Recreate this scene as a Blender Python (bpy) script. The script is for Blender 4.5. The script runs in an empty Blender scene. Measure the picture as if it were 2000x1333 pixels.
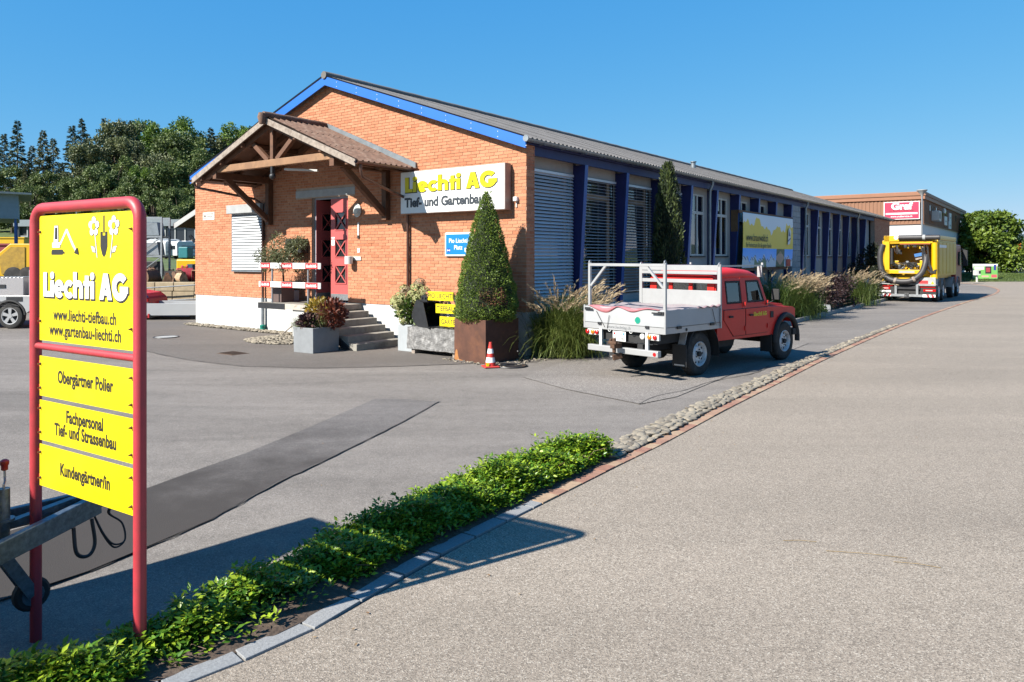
import bpy, bmesh, math, random
import numpy as np
from mathutils import Vector, Matrix, Quaternion
random.seed(7); RNG = np.random.default_rng(11)
R = math.radians
SC = bpy.context.scene
COL = SC.collection

# ------------------------------------------------------------------ camera
cam_d = bpy.data.cameras.new('camera'); cam = bpy.data.objects.new('camera', cam_d); COL.objects.link(cam)
cam.location = (0, 0, 2.2); cam.rotation_euler = (R(90), 0, 0)
cam_d.sensor_width = 36; cam_d.lens = 26.1; cam_d.shift_y = -0.0818
cam_d.clip_start = 0.05; cam_d.clip_end = 6000
SC.camera = cam
# ------------------------------------------------------------------ sky and sun
SUN_H = Vector((0.82, 0.57, 0)).normalized(); SUN_EL = R(38)
w = bpy.data.worlds.new('World'); SC.world = w; w.use_nodes = True
nt = w.node_tree; nt.nodes.clear()
sk = nt.nodes.new('ShaderNodeTexSky'); sk.sky_type = 'NISHITA'; sk.sun_disc = False
sk.sun_elevation = SUN_EL; sk.sun_rotation = math.atan2(-SUN_H.x, -SUN_H.y)
sk.altitude = 500; sk.air_density = 1.0; sk.dust_density = 0.0; sk.ozone_density = 1.6
bg = nt.nodes.new('ShaderNodeBackground'); bg.inputs['Strength'].default_value = 0.05
wo = nt.nodes.new('ShaderNodeOutputWorld')
sp_ = nt.nodes.new('ShaderNodeSeparateColor'); cb_ = nt.nodes.new('ShaderNodeCombineColor'); nt.links.new(sk.outputs[0], sp_.inputs[0])
for i_, (p_, a_) in enumerate(((1.05, .39), (.47, 1.80), (.17, 4.68))):   # clear deep-blue sky: flatter gradient in green and blue
    pw = nt.nodes.new('ShaderNodeMath'); pw.operation = 'POWER'; pw.inputs[1].default_value = p_; nt.links.new(sp_.outputs[i_], pw.inputs[0])
    ml = nt.nodes.new('ShaderNodeMath'); ml.operation = 'MULTIPLY'; ml.inputs[1].default_value = a_; nt.links.new(pw.outputs[0], ml.inputs[0]); nt.links.new(ml.outputs[0], cb_.inputs[i_])
nt.links.new(cb_.outputs[0], bg.inputs[0]); nt.links.new(bg.outputs[0], wo.inputs[0])
sd = bpy.data.lights.new('sun', 'SUN'); sd.energy = 4.9; sd.angle = R(0.53); sd.color = (1.0, 0.95, 0.86)
so = bpy.data.objects.new('sun', sd); COL.objects.link(so)
Ld = Vector((SUN_H.x*math.cos(SUN_EL), SUN_H.y*math.cos(SUN_EL), -math.sin(SUN_EL)))
so.rotation_euler = Ld.to_track_quat('-Z', 'Y').to_euler(); so.location = (-30, -20, 40)
SC.view_settings.view_transform = 'Standard'; SC.view_settings.look = 'None'
SC.view_settings.exposure = 1.42; SC.view_settings.gamma = 1
SC.render.engine = 'CYCLES'
SC.cycles.max_bounces = 6; SC.cycles.transparent_max_bounces = 8
SC.cycles.use_denoising = True

# ------------------------------------------------------------------ frames
CX, CY = 0.4, 16.4
D1 = np.array([0.59487, 0.80382]); DX = np.array([0.80382, -0.59487])
ANG = math.atan2(DX[1], DX[0])
def B(x, y, z=0.0):
    """building frame (x to the right along the gable, y back along the hall) to world"""
    return Vector((CX + x*DX[0] + y*D1[0], CY + x*DX[1] + y*D1[1], z))
Z = Vector((0, 0, 1))
def clampf(t, a=0.0, b=1.0): return max(a, min(b, t))
def sstep(a, b, t):
    t = clampf((t-a)/(b-a)); return t*t*(3-2*t)

# ------------------------------------------------------------------ mesh builder
class MB:
    def __init__(s): s.v = []; s.f = []; s.t = []; s.m = []; s.tint = 0.5; s.mi = 0; s.X = None
    def add(s, vs, fs):
        o = len(s.v)
        if s.X is not None: vs = [s.X @ Vector(p) for p in vs]
        s.v += [tuple(p) for p in vs]
        for f in fs: s.f.append([i+o for i in f]); s.t.append(s.tint); s.m.append(s.mi)
        return s
    def box(s, x0, x1, y0, y1, z0, z1):
        vs = [(x0,y0,z0),(x1,y0,z0),(x1,y1,z0),(x0,y1,z0),(x0,y0,z1),(x1,y0,z1),(x1,y1,z1),(x0,y1,z1)]
        return s.add(vs, [(0,3,2,1),(4,5,6,7),(0,1,5,4),(1,2,6,5),(2,3,7,6),(3,0,4,7)])
    def bar(s, p, q, w, h, up=(0,0,1)):
        p = Vector(p); q = Vector(q); d = (q-p).normalized(); up = Vector(up)
        if abs(d.dot(up)) > 0.98: up = Vector((1,0,0)) if abs(d.x) < 0.9 else Vector((0,1,0))
        a = d.cross(up).normalized(); b = a.cross(d).normalized()
        vs = []
        for e in (p, q):
            for i, j in ((-1,-1),(1,-1),(1,1),(-1,1)): vs.append(e + a*(i*w/2) + b*(j*h/2))
        return s.add(vs, [(3,2,1,0),(4,5,6,7),(0,1,5,4),(1,2,6,5),(2,3,7,6),(3,0,4,7)])
    def cyl(s, p, q, r, r2=None, n=14, cap=True):
        if r2 is None: r2 = r
        p = Vector(p); q = Vector(q); d = (q-p).normalized()
        a = d.orthogonal().normalized(); b = d.cross(a)
        vs = []
        for e, rr in ((p, r), (q, r2)):
            for i in range(n):
                t = 2*math.pi*i/n; vs.append(e + a*(rr*math.cos(t)) + b*(rr*math.sin(t)))
        fs = [(i, (i+1) % n, n+(i+1) % n, n+i) for i in range(n)]
        if cap: fs += [tuple(range(n-1, -1, -1)), tuple(range(n, 2*n))]
        return s.add(vs, fs)
    def tube(s, pts, r, n=8, closed=False, rib=0.0):
        pts = [Vector(p) for p in pts]; N = len(pts); vs = []; fs = []
        a = None
        for i, p in enumerate(pts):
            if closed: d = (pts[(i+1) % N]-pts[i-1]).normalized()
            else: d = (pts[min(i+1, N-1)]-pts[max(i-1, 0)]).normalized()
            if a is None: a = d.orthogonal().normalized()
            else:
                a = a - d*a.dot(d)
                a = a.normalized() if a.length > 1e-6 else d.orthogonal().normalized()
            b = d.cross(a); rr = r[i] if isinstance(r, (list, tuple)) else r*(1+rib*(1 if i % 2 else -1))
            for k in range(n):
                t = 2*math.pi*k/n; vs.append(p + a*(rr*math.cos(t)) + b*(rr*math.sin(t)))
        M = N if closed else N-1
        for i in range(M):
            j = (i+1) % N
            for k in range(n): fs.append((i*n+k, i*n+(k+1) % n, j*n+(k+1) % n, j*n+k))
        if not closed: fs += [tuple(range(n-1, -1, -1)), tuple(range((N-1)*n, N*n))]
        return s.add(vs, fs)
    def prism(s, poly, fn, d0, d1):
        """poly: 2-D outline; fn(a,b,d) -> point; extruded from depth d0 to d1"""
        n = len(poly)
        vs = [fn(a, b, d0) for a, b in poly] + [fn(a, b, d1) for a, b in poly]
        fs = [tuple(range(n-1, -1, -1)), tuple(range(n, 2*n))] + [(i, (i+1) % n, n+(i+1) % n, n+i) for i in range(n)]
        return s.add(vs, fs)
    def loft(s, rings, cap=True, closed=True):
        n = len(rings[0]); vs = [p for r in rings for p in r]; fs = []
        for i in range(len(rings)-1):
            for k in range(n if closed else n-1):
                fs.append((i*n+k, i*n+(k+1) % n, (i+1)*n+(k+1) % n, (i+1)*n+k))
        if cap: fs += [tuple(range(n-1, -1, -1)), tuple(range((len(rings)-1)*n, len(rings)*n))]
        return s.add(vs, fs)
    def lathe(s, prof, n=16, c=(0,0,0), axis='z'):
        rings = []
        for r, h in prof:
            ring = []
            for i in range(n):
                t = 2*math.pi*i/n; a, b = r*math.cos(t), r*math.sin(t)
                p = {'z': (a, b, h), 'y': (a, h, -b), 'x': (h, a, b)}[axis]
                ring.append((p[0]+c[0], p[1]+c[1], p[2]+c[2]))
            rings.append(ring)
        return s.loft(rings, cap=prof[0][0] < .06 or prof[-1][0] < .06 and prof[0][0] < .06)
    def sphere(s, c, r, n=10, m=6, sc=(1,1,1)):
        prof = [(max(1e-4, math.sin(math.pi*i/m)), -math.cos(math.pi*i/m)) for i in range(m+1)]
        rings = [[(c[0]+r*sc[0]*a*math.cos(2*math.pi*k/n), c[1]+r*sc[1]*a*math.sin(2*math.pi*k/n), c[2]+r*sc[2]*h) for k in range(n)] for a, h in prof]
        return s.loft(rings)
    def mesh(s, name, mats):
        me = bpy.data.meshes.new(name); me.from_pydata(s.v, [], s.f)
        if not isinstance(mats, (list, tuple)): mats = [mats]
        for m in mats: me.materials.append(m)
        if len(mats) > 1: me.polygons.foreach_set('material_index', s.m)
        at = me.attributes.new('tint', 'FLOAT', 'FACE'); at.data.foreach_set('value', s.t)
        bm = bmesh.new(); bm.from_mesh(me); bmesh.ops.recalc_face_normals(bm, faces=bm.faces); bm.to_mesh(me); bm.free()
        me.update(); return me
    def build(s, name, mats, parent=None, smooth=0, bevel=0, loc=None, rot=None):
        me = s.mesh(name, mats)
        if smooth:
            me.polygons.foreach_set('use_smooth', [True]*len(me.polygons)); me.set_sharp_from_angle(angle=R(smooth))
        return obj(name, me, parent, bevel, loc, rot)
def obj(name, me, parent=None, bevel=0, loc=None, rot=None):
    o = bpy.data.objects.new(name, me); COL.objects.link(o)
    if parent: o.parent = parent
    if loc is not None: o.location = loc
    if rot is not None: o.rotation_euler = rot
    if bevel:
        b = o.modifiers.new('bevel', 'BEVEL'); b.width = bevel; b.segments = 2; b.limit_method = 'ANGLE'; b.angle_limit = R(40)
    return o
def tag(o, label=None, cat=None, group=None, kind=None):
    if label: o['label'] = label
    if cat: o['category'] = cat
    if group: o['group'] = group
    if kind: o['kind'] = kind
    return o
def thing(name, label, cat, loc=(0,0,0), rz=0.0, group=None):
    o = bpy.data.objects.new(name, None); COL.objects.link(o); o.empty_display_size = 0.1
    o.location = loc; o.rotation_euler = (0, 0, rz)
    return tag(o, label, cat, group)
def copy_tree(o, parent=None):
    c = o.copy(); COL.objects.link(c)
    if parent: c.parent = parent
    for ch in [q for q in o.children]: copy_tree(ch, c)
    return c
def npmesh(name, V, F, tint, mat, smooth=False):
    """fast mesh from numpy: V (n,3), F (m,k)"""
    me = bpy.data.meshes.new(name); m, k = F.shape
    me.vertices.add(len(V)); me.vertices.foreach_set('co', np.asarray(V, dtype=np.float32).ravel())
    me.loops.add(m*k); me.loops.foreach_set('vertex_index', F.astype(np.int32).ravel())
    me.polygons.add(m); me.polygons.foreach_set('loop_start', np.arange(0, m*k, k, dtype=np.int32))
    me.update(calc_edges=True)
    at = me.attributes.new('tint', 'FLOAT', 'FACE'); at.data.foreach_set('value', np.asarray(tint, dtype=np.float32))
    if smooth: me.polygons.foreach_set('use_smooth', np.ones(m, dtype=bool))
    me.materials.append(mat); me.validate(); return me

# ------------------------------------------------------------------ materials
MATS = {}
KA = 0.6   # overall albedo level of the palette below
def mat(name, col, rough=0.6, metal=0.0, var=0.12, scale=3.0, bump=0.0, bscale=60.0, col2=None, spec=0.5, coat=0.0, dirt=None, dscale=1.2, trans=0.0, emit=0.0, dlo=.5, dhi=.72):
    """procedural: base colour varied by noise, tinted towards col2 by the face attribute 'tint', optional dirt patches and bump"""
    if name in MATS: return MATS[name]
    m = bpy.data.materials.new(name); m.use_nodes = True; nt = m.node_tree; N = nt.nodes; L = nt.links
    bs = N['Principled BSDF']; tc = N.new('ShaderNodeTexCoord')
    nz = N.new('ShaderNodeTexNoise'); nz.inputs['Scale'].default_value = scale; nz.inputs['Detail'].default_value = 5
    nz.inputs['Roughness'].default_value = 0.65
    L.new(tc.outputs['Object'], nz.inputs['Vector'])
    def rgba(c, k=KA): return (clampf(c[0]*k), clampf(c[1]*k), clampf(c[2]*k), 1)
    base = N.new('ShaderNodeMix'); base.data_type = 'RGBA'
    if col2 is not None:
        at = N.new('ShaderNodeAttribute'); at.attribute_name = 'tint'
        L.new(at.outputs['Fac'], base.inputs[0])
        base.inputs[6].default_value = rgba(col); base.inputs[7].default_value = rgba(col2)
    else:
        base.inputs[0].default_value = 0; base.inputs[6].default_value = rgba(col)
    mr = N.new('ShaderNodeMapRange'); mr.inputs[1].default_value = 0.3; mr.inputs[2].default_value = 0.7
    mr.inputs[3].default_value = 1-var; mr.inputs[4].default_value = 1+var
    L.new(nz.outputs[0], mr.inputs[0])
    mu = N.new('ShaderNodeVectorMath'); mu.operation = 'SCALE'
    L.new(base.outputs[2], mu.inputs[0]); L.new(mr.outputs[0], mu.inputs['Scale'])
    out = mu.outputs[0]
    if dirt is not None:
        n2 = N.new('ShaderNodeTexNoise'); n2.inputs['Scale'].default_value = dscale; n2.inputs['Detail'].default_value = 8
        n2.inputs['Roughness'].default_value = 0.7
        L.new(tc.outputs['Object'], n2.inputs['Vector'])
        r2 = N.new('ShaderNodeMapRange'); r2.inputs[1].default_value = dlo; r2.inputs[2].default_value = dhi
        L.new(n2.outputs[0], r2.inputs[0])
        mx = N.new('ShaderNodeMix'); mx.data_type = 'RGBA'; L.new(r2.outputs[0], mx.inputs[0])
        L.new(out, mx.inputs[6]); mx.inputs[7].default_value = rgba(dirt); out = mx.outputs[2]
    L.new(out, bs.inputs['Base Color'])
    bs.inputs['Roughness'].default_value = rough; bs.inputs['Metallic'].default_value = metal
    bs.inputs['Specular IOR Level'].default_value = spec; bs.inputs['Coat Weight'].default_value = coat
    if emit: 
        bs.inputs['Emission Strength'].default_value = emit; L.new(out, bs.inputs['Emission Color'])
    if bump:
        n3 = N.new('ShaderNodeTexNoise'); n3.inputs['Scale'].default_value = bscale; n3.inputs['Detail'].default_value = 4
        L.new(tc.outputs['Object'], n3.inputs['Vector'])
        bp = N.new('ShaderNodeBump'); bp.inputs['Strength'].default_value = bump; bp.inputs['Distance'].default_value = 0.01
        L.new(n3.outputs[0], bp.inputs['Height']); L.new(bp.outputs[0], bs.inputs['Normal'])
    if trans:
        tl = N.new('ShaderNodeBsdfTranslucent'); L.new(out, tl.inputs[0])
        ms = N.new('ShaderNodeMixShader'); ms.inputs[0].default_value = trans
        L.new(bs.outputs[0], ms.inputs[1]); L.new(tl.outputs[0], ms.inputs[2])
        L.new(ms.outputs[0], N['Material Output'].inputs[0])
    MATS[name] = m; return m
def glass(name, tint=(0.55, 0.62, 0.62), gl=0.12):
    if name in MATS: return MATS[name]
    m = bpy.data.materials.new(name); m.use_nodes = True; nt = m.node_tree; N = nt.nodes; L = nt.links; N.remove(N['Principled BSDF'])
    tr = N.new('ShaderNodeBsdfTransparent'); tr.inputs[0].default_value = (*tint, 1)
    g = N.new('ShaderNodeBsdfGlossy'); g.inputs['Roughness'].default_value = 0.02; g.inputs[0].default_value = (1, 1, 1, 1)
    fr = N.new('ShaderNodeFresnel'); fr.inputs[0].default_value = 1.5
    ad = N.new('ShaderNodeMath'); ad.inputs[1].default_value = gl; L.new(fr.outputs[0], ad.inputs[0])
    ms = N.new('ShaderNodeMixShader'); L.new(ad.outputs[0], ms.inputs[0]); L.new(tr.outputs[0], ms.inputs[1]); L.new(g.outputs[0], ms.inputs[2])
    L.new(ms.outputs[0], N['Material Output'].inputs[0]); MATS[name] = m; return m
def asphalt(name, c, grain=90.0, contrast=0.5, stain=0.18, bump=0.5, light=(0.62, 0.6, 0.57), warm=(1.0, 0.97, 0.93)):
    c = tuple(q*KA for q in c); light = tuple(q*KA for q in light)
    m = bpy.data.materials.new(name); m.use_nodes = True; nt = m.node_tree; N = nt.nodes; L = nt.links
    bs = N['Principled BSDF']; ge = N.new('ShaderNodeNewGeometry'); pos = ge.outputs['Position']
    vo = N.new('ShaderNodeTexVoronoi'); vo.inputs['Scale'].default_value = grain; L.new(pos, vo.inputs['Vector'])
    sx = N.new('ShaderNodeSeparateColor'); L.new(vo.outputs['Color'], sx.inputs[0])
    rp = N.new('ShaderNodeValToRGB'); e = rp.color_ramp.elements
    e[0].position = 0.0; e[0].color = (*[q*(1-contrast) for q in c], 1); e[1].position = 1.0; e[1].color = (*light, 1)
    a = e.new(0.45); a.color = (*c, 1); b = e.new(0.86); b.color = (*[q*1.25 for q in c], 1)
    L.new(sx.outputs[0], rp.inputs[0])
    n1 = N.new('ShaderNodeTexNoise'); n1.inputs['Scale'].default_value = 0.35; n1.inputs['Detail'].default_value = 7; n1.inputs['Roughness'].default_value = .62; n1.inputs['Distortion'].default_value = .6
    mp = N.new('ShaderNodeMapping'); mp.inputs['Scale'].default_value = (0.35, 1.9, 1); mp.inputs['Rotation'].default_value = (0, 0, R(-20)); L.new(pos, mp.inputs[0]); L.new(mp.outputs[0], n1.inputs['Vector'])
    n2 = N.new('ShaderNodeTexNoise'); n2.inputs['Scale'].default_value = 5.0; n2.inputs['Detail'].default_value = 6; n2.inputs['Roughness'].default_value = .7; L.new(pos, n2.inputs['Vector'])
    ad = N.new('ShaderNodeMath'); ad.operation = 'MULTIPLY_ADD'; ad.inputs[1].default_value = 0.45; L.new(n2.outputs[0], ad.inputs[0]); L.new(n1.outputs[0], ad.inputs[2])
    mr = N.new('ShaderNodeMapRange'); mr.inputs[1].default_value = 0.45; mr.inputs[2].default_value = 1.0; mr.inputs[3].default_value = 1-stain; mr.inputs[4].default_value = 1+stain
    L.new(ad.outputs[0], mr.inputs[0])
    mu = N.new('ShaderNodeVectorMath'); mu.operation = 'SCALE'; L.new(rp.outputs[0], mu.inputs[0]); L.new(mr.outputs[0], mu.inputs['Scale'])
    L.new(mu.outputs[0], bs.inputs['Base Color']); bs.inputs['Roughness'].default_value = 0.85; bs.inputs['Specular IOR Level'].default_value = 0.3
    bp = N.new('ShaderNodeBump'); bp.inputs['Strength'].default_value = bump; bp.inputs['Distance'].default_value = 0.006
    L.new(vo.outputs['Distance'], bp.inputs['Height']); L.new(bp.outputs[0], bs.inputs['Normal'])
    MATS[name] = m; return m

m_road = asphalt('light_asphalt', (0.338, 0.284, 0.228), 130, 0.46, 0.16, 0.45, (0.57, 0.51, 0.43))
m_yard = asphalt('yard_asphalt', (0.235, 0.210, 0.188), 140, 0.28, 0.34, 0.35, (0.38, 0.35, 0.32))
m_patch = asphalt('dark_asphalt', (0.18, 0.164, 0.155), 150, 0.3, 0.35, 0.3, (0.32, 0.30, 0.28))
m_apron = asphalt('apron_asphalt', (0.165, 0.145, 0.130), 140, 0.3, 0.2, 0.3, (0.28, 0.26, 0.24))
m_coarse = asphalt('coarse_asphalt', (0.255, 0.228, 0.205), 100, 0.4, 0.2, 0.5, (0.56, 0.52, 0.48))
def worn_patch(m, dark):
    # oily dark wear over the lower half of the repair, with a ragged edge of its own
    N = m.node_tree.nodes; L = m.node_tree.links; bs = N['Principled BSDF']; src = bs.inputs['Base Color'].links[0].from_socket
    ge = N.new('ShaderNodeNewGeometry'); sp = N.new('ShaderNodeSeparateXYZ'); L.new(ge.outputs['Position'], sp.inputs[0])
    nz = N.new('ShaderNodeTexNoise'); nz.inputs['Scale'].default_value = .9; nz.inputs['Detail'].default_value = 8; nz.inputs['Roughness'].default_value = .68; L.new(ge.outputs['Position'], nz.inputs['Vector'])
    ma = N.new('ShaderNodeMath'); ma.operation = 'MULTIPLY_ADD'; ma.inputs[1].default_value = 5.5; L.new(nz.outputs[0], ma.inputs[0]); L.new(sp.outputs['Y'], ma.inputs[2])
    mr = N.new('ShaderNodeMapRange'); mr.interpolation_type = 'SMOOTHSTEP'; mr.inputs[1].default_value = 12.6; mr.inputs[2].default_value = 9.4; L.new(ma.outputs[0], mr.inputs[0])
    mx = N.new('ShaderNodeMix'); mx.data_type = 'RGBA'; L.new(mr.outputs[0], mx.inputs[0]); L.new(src, mx.inputs[6]); mx.inputs[7].default_value = (*dark, 1); L.new(mx.outputs[2], bs.inputs['Base Color'])
worn_patch(m_patch, (.036, .031, .028))
m_crack = mat('crack', (0.10, 0.09, 0.082), .9, var=.3, scale=8)
m_grass = mat('grass_ground', (0.085, 0.13, 0.025), .9, var=.35, scale=.6, col2=None, dirt=(0.16, 0.17, 0.05), dscale=.25, bump=.6, bscale=6)
m_soil = mat('soil', (0.09, 0.06, 0.042), .95, var=.4, scale=14, bump=.9, bscale=40, dirt=(0.2, 0.15, 0.11), dscale=18)
m_white = mat('white_paint', (0.86, 0.86, 0.84), .55, var=.05, dirt=(0.5, 0.48, 0.44), dscale=2.2, dlo=.6, dhi=.95)
m_plinth = mat('plinth_white', (0.68, 0.68, 0.665), .8, var=.07, scale=1.5, dirt=(0.40, 0.38, 0.33), dscale=1.3, dlo=.52, dhi=.9, bump=.25, bscale=35)
m_conc = mat('concrete', (0.33, 0.31, 0.27), .9, var=.2, scale=5, bump=.5, bscale=60, dirt=(0.17, 0.15, 0.12), dscale=3)
m_lconc = mat('light_concrete', (0.42, 0.43, 0.43), .85, var=.15, scale=4, bump=.3, bscale=50)
m_steel = mat('galvanised', (0.48, 0.50, 0.52), .42, .75, var=.2, scale=16)
m_alu = mat('aluminium', (0.56, 0.56, 0.56), .4, .35, var=.08, scale=3, dirt=(0.55, .54, .52), dscale=2.5, dlo=.55, dhi=.95)
m_dark = mat('dark_metal', (0.035, 0.036, 0.04), .5, .3, var=.25, scale=6)
m_black = mat('black_rubber', (0.022, 0.022, 0.023), .75, var=.25, scale=10)
m_tyre = mat('tyre', (0.028, 0.027, 0.026), .85, var=.25, scale=12, dirt=(.09, .08, .07), dscale=5)
m_ink = mat('print_black', (0.018, 0.017, 0.016), .6, var=.05)
m_pwhite = mat('print_white', (0.98, 0.98, 0.96), .5, var=.03)
m_yel = mat('sign_yellow', (0.98, 0.78, 0.006), .38, var=.03, scale=1.5, dirt=(.78, .62, .03), dscale=1.3, dlo=.55, dhi=.9)
m_red = mat('sign_red_tube', (0.56, 0.045, 0.062), .5, var=.13, scale=5, dirt=(.40, .05, .055), dscale=6, bump=.06, bscale=120)
m_glass = glass('window_glass', (.30, .35, .36), .10)
m_cglass = glass('car_glass', (.55, .62, .6), .07)
m_pane = mat('dark_pane', (0.02, 0.024, 0.028), .06, var=.1, spec=.9)
m_blue = mat('fascia_blue', (0.012, 0.155, 0.62), .45, var=.06, scale=1.5, dirt=(.02, .12, .45), dscale=2, dlo=.6, dhi=1)
m_navy = mat('fin_navy', (0.011, 0.019, 0.135), .55, var=.15, scale=3)
m_navyedge = mat('fin_edge_blue', (0.05, 0.13, 0.42), .5, var=.1, scale=3)
m_brick = mat('brick', (0.64, 0.285, 0.150), .85, var=.12, scale=9, col2=(0.52, 0.175, 0.078), bump=.35, bscale=70)
m_mortar = mat('mortar', (0.54, 0.42, 0.33), .95, var=.15, scale=6, bump=.3)
m_wood = mat('timber_brown', (0.15, 0.062, 0.028), .7, var=.3, scale=7, bump=.2, bscale=30)
m_oldwood = mat('weathered_board', (0.36, 0.30, 0.25), .85, var=.3, scale=9, dirt=(.15, .10, .075), dscale=5, bump=.4, bscale=45)
m_copper = mat('brown_copper', (0.17, 0.095, 0.075), .4, .6, var=.25, scale=8)
m_zinc = mat('zinc', (0.34, 0.38, 0.41), .45, .6, var=.2, scale=6)
m_corr = mat('fibre_cement_roof', (0.23, 0.215, 0.205), .95, var=.3, scale=5, dirt=(.10, .095, .08), dscale=2.5, bump=.5, bscale=30, dlo=.45, dhi=.75)
m_corrb = mat('brown_fibre_roof', (0.17, 0.095, 0.065), .95, var=.35, scale=5, dirt=(.30, .22, .17), dscale=4, bump=.5, bscale=35, dlo=.5, dhi=.75)
m_stucco = mat('grey_stucco', (0.46, 0.45, 0.43), .9, var=.1, scale=3, bump=.2, bscale=70)
m_frame = mat('window_frame_white', (0.72, 0.72, 0.69), .5, var=.06)
m_slat = mat('blind_slat', (0.86, 0.90, 0.95), .38, .25, var=.06, scale=2)
m_door = mat('door_red', (0.58, 0.115, 0.11), .45, var=.07, scale=2)
m_interior = mat('interior_dark', (0.03, 0.028, 0.027), .9, var=.3)
m_olive = mat('leaf_olive', (0.085, 0.115, 0.035), .55, col2=(0.24, 0.25, 0.12), var=.15, trans=.2)
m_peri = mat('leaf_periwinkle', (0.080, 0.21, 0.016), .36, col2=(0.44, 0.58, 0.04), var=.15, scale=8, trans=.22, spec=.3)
m_yew = mat('leaf_yew', (0.075, 0.155, 0.016), .6, col2=(0.29, 0.39, 0.04), var=.2, trans=.15)
m_bark = mat('bark', (0.10, 0.075, 0.055), .95, var=.35, scale=9, bump=.8, bscale=25)
# ------------------------------------------------------------------ lettering
def text(body, size, m, parent, loc, rot=(R(90), 0, 0), bold=0.0, sx=1.0, depth=0.002, align='LEFT', name='lettering', space=1.0):
    cu = bpy.data.curves.new('txt', 'FONT'); cu.body = body; cu.size = size;  cu.offset = bold*size; cu.extrude = depth
    cu.align_x = align; cu.resolution_u = 5; cu.space_character = space
    t = bpy.data.objects.new('txt', cu); me = bpy.data.meshes.new_from_object(t)
    bpy.data.objects.remove(t); bpy.data.curves.remove(cu)
    me.materials.clear(); me.materials.append(m)
    o = obj(name, me, parent, 0, loc, rot); o.scale = (sx, 1, 1); return o
def ring(cx, cy, Ro, ri, a0, a1, n=20, ry=1.0):
    out = [(cx+Ro*math.cos(R(a0+(a1-a0)*i/n)), cy+ry*Ro*math.sin(R(a0+(a1-a0)*i/n))) for i in range(n+1)]
    inn = [(cx+ri*math.cos(R(a0+(a1-a0)*i/n)), cy+ry*ri*math.sin(R(a0+(a1-a0)*i/n))) for i in range(n+1)]
    return [[out[i], out[i+1], inn[i+1], inn[i]] for i in range(n)]
def disc(cx, cy, r, n=18): return [(cx+r*math.cos(2*math.pi*i/n), cy+r*math.sin(2*math.pi*i/n)) for i in range(n)]
def rect(x0, y0, x1, y1): return [(x0, y0), (x1, y0), (x1, y1), (x0, y1)]
def company_polys(grow=0.0):
    """the heavy geometric firm name, cap height 1; returns (polys, width)"""
    g = grow; P = []; x = 0
    def sh(ps, dx): P.append([[(a+dx, b) for a, b in p] for p in ps])
    sh([[(-g, -g), (.52+g, -g), (.52+g, .23+g), (.27+g, .23+g), (.27+g, 1+g), (-g, 1+g)]], x); x += .56
    sh([rect(-g, -g, .26+g, .68+g), disc(.13, .88, .15+g)], x); x += .31
    sh(ring(.35, .34, .37+g, max(.02, .13-g), 0, 318, 18) + [rect(.15, .26-g, .715+g, .40+g)], x); x += .76
    sh(ring(.35, .34, .37+g, max(.02, .14-g), 42, 318, 18), x); x += .66
    sh([rect(-g, -g, .26+g, 1.03+g)] + ring(.37, .38, .33+g, max(.02, .09-g), 0, 150, 12) + [rect(.45-g, -g, .70+g, .385)], x); x += .75
    sh([rect(.09-g, -g, .35+g, .9+g), rect(-g, .5-g, .45+g, .69+g)], x); x += .48
    sh([rect(-g, -g, .26+g, .68+g), disc(.13, .88, .15+g)], x); x += .62
    sh([[(-g, -g), (.28+g, -g), (.54+g, 1+g), (.28-g, 1+g)], [(.30-g, 1+g), (.57+g, 1+g), (.85+g, -g), (.57-g, -g)], rect(.25, .17-g, .62, .36+g)], x); x += .88
    sh(ring(.5, .5, .52+g, max(.05, .24-g), 38, 345, 24) + [rect(.5-g, .28-g, 1.02+g, .52+g)], x); x += 1.02
    return P, x
def company(parent, x0, z0, width, height, y, m, depth=0.003, axis='-y', grow=0.0, name='lettering', shear=0.0):
    """firm name lying in a vertical plane, facing -y (axis '-y') or +x"""
    P, W = company_polys(grow); mb = MB(); k = 0
    for L in P:
        for p in L:
            k += 1; e = depth + 0.00012*(k % 9)
            if axis == '-y': fn = lambda a, b, d: (x0+(a+shear*b)*width/W, y-d, z0+b*height)
            else: fn = lambda a, b, d: (y+d, x0+(a+shear*b)*width/W, z0+b*height)
            mb.prism(p, fn, 0.0, e)
    return mb.build(name, m, parent)
def plaque(mb, polys, y, e=0.002):
    for k, p in enumerate(polys): mb.prism(p, lambda a, b, d: (a, y-d, b), 0, e+0.00012*(k % 7))
    return mb

# ------------------------------------------------------------------ kerb curve (road edge), as a path in plan
KP = [(-30, -24), (-16, -10), (-6.0, 0.0), (-4.4, 1.5), (-3.4, 2.4), (-2.6, 3.05), (-1.97, 3.55), (-1.67, 3.84), (-1.25, 4.27), (-.92, 4.82), (-.56, 5.43), (-.205, 5.94), (.27, 6.62), (1.06, 7.75), (1.80, 8.78), (3.11, 10.74), (4.45, 12.66), (7.53, 17.06), (13.5, 25.1), (22.6, 36.7), (29.0, 44.5), (34.0, 52.0), (37.5, 60.0), (39, 68), (39.5, 72)]
def catmull(P, n=14):
    out = []; P = [np.array(p, float) for p in P]; Q = [2*P[0]-P[1]] + P + [2*P[-1]-P[-2]]
    for i in range(1, len(Q)-2):
        p0, p1, p2, p3 = Q[i-1:i+3]
        for k in range(n):
            t = k/n; out.append(.5*((2*p1)+(-p0+p2)*t+(2*p0-5*p1+4*p2-p3)*t*t+(-p0+3*p1-3*p2+p3)*t**3))
    out.append(P[-1]); return np.array(out)
KC = catmull(KP); KS = np.concatenate([[0], np.cumsum(np.linalg.norm(np.diff(KC, axis=0), axis=1))])
def kpos(s):
    return np.array([np.interp(s, KS, KC[:, 0]), np.interp(s, KS, KC[:, 1])])
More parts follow.
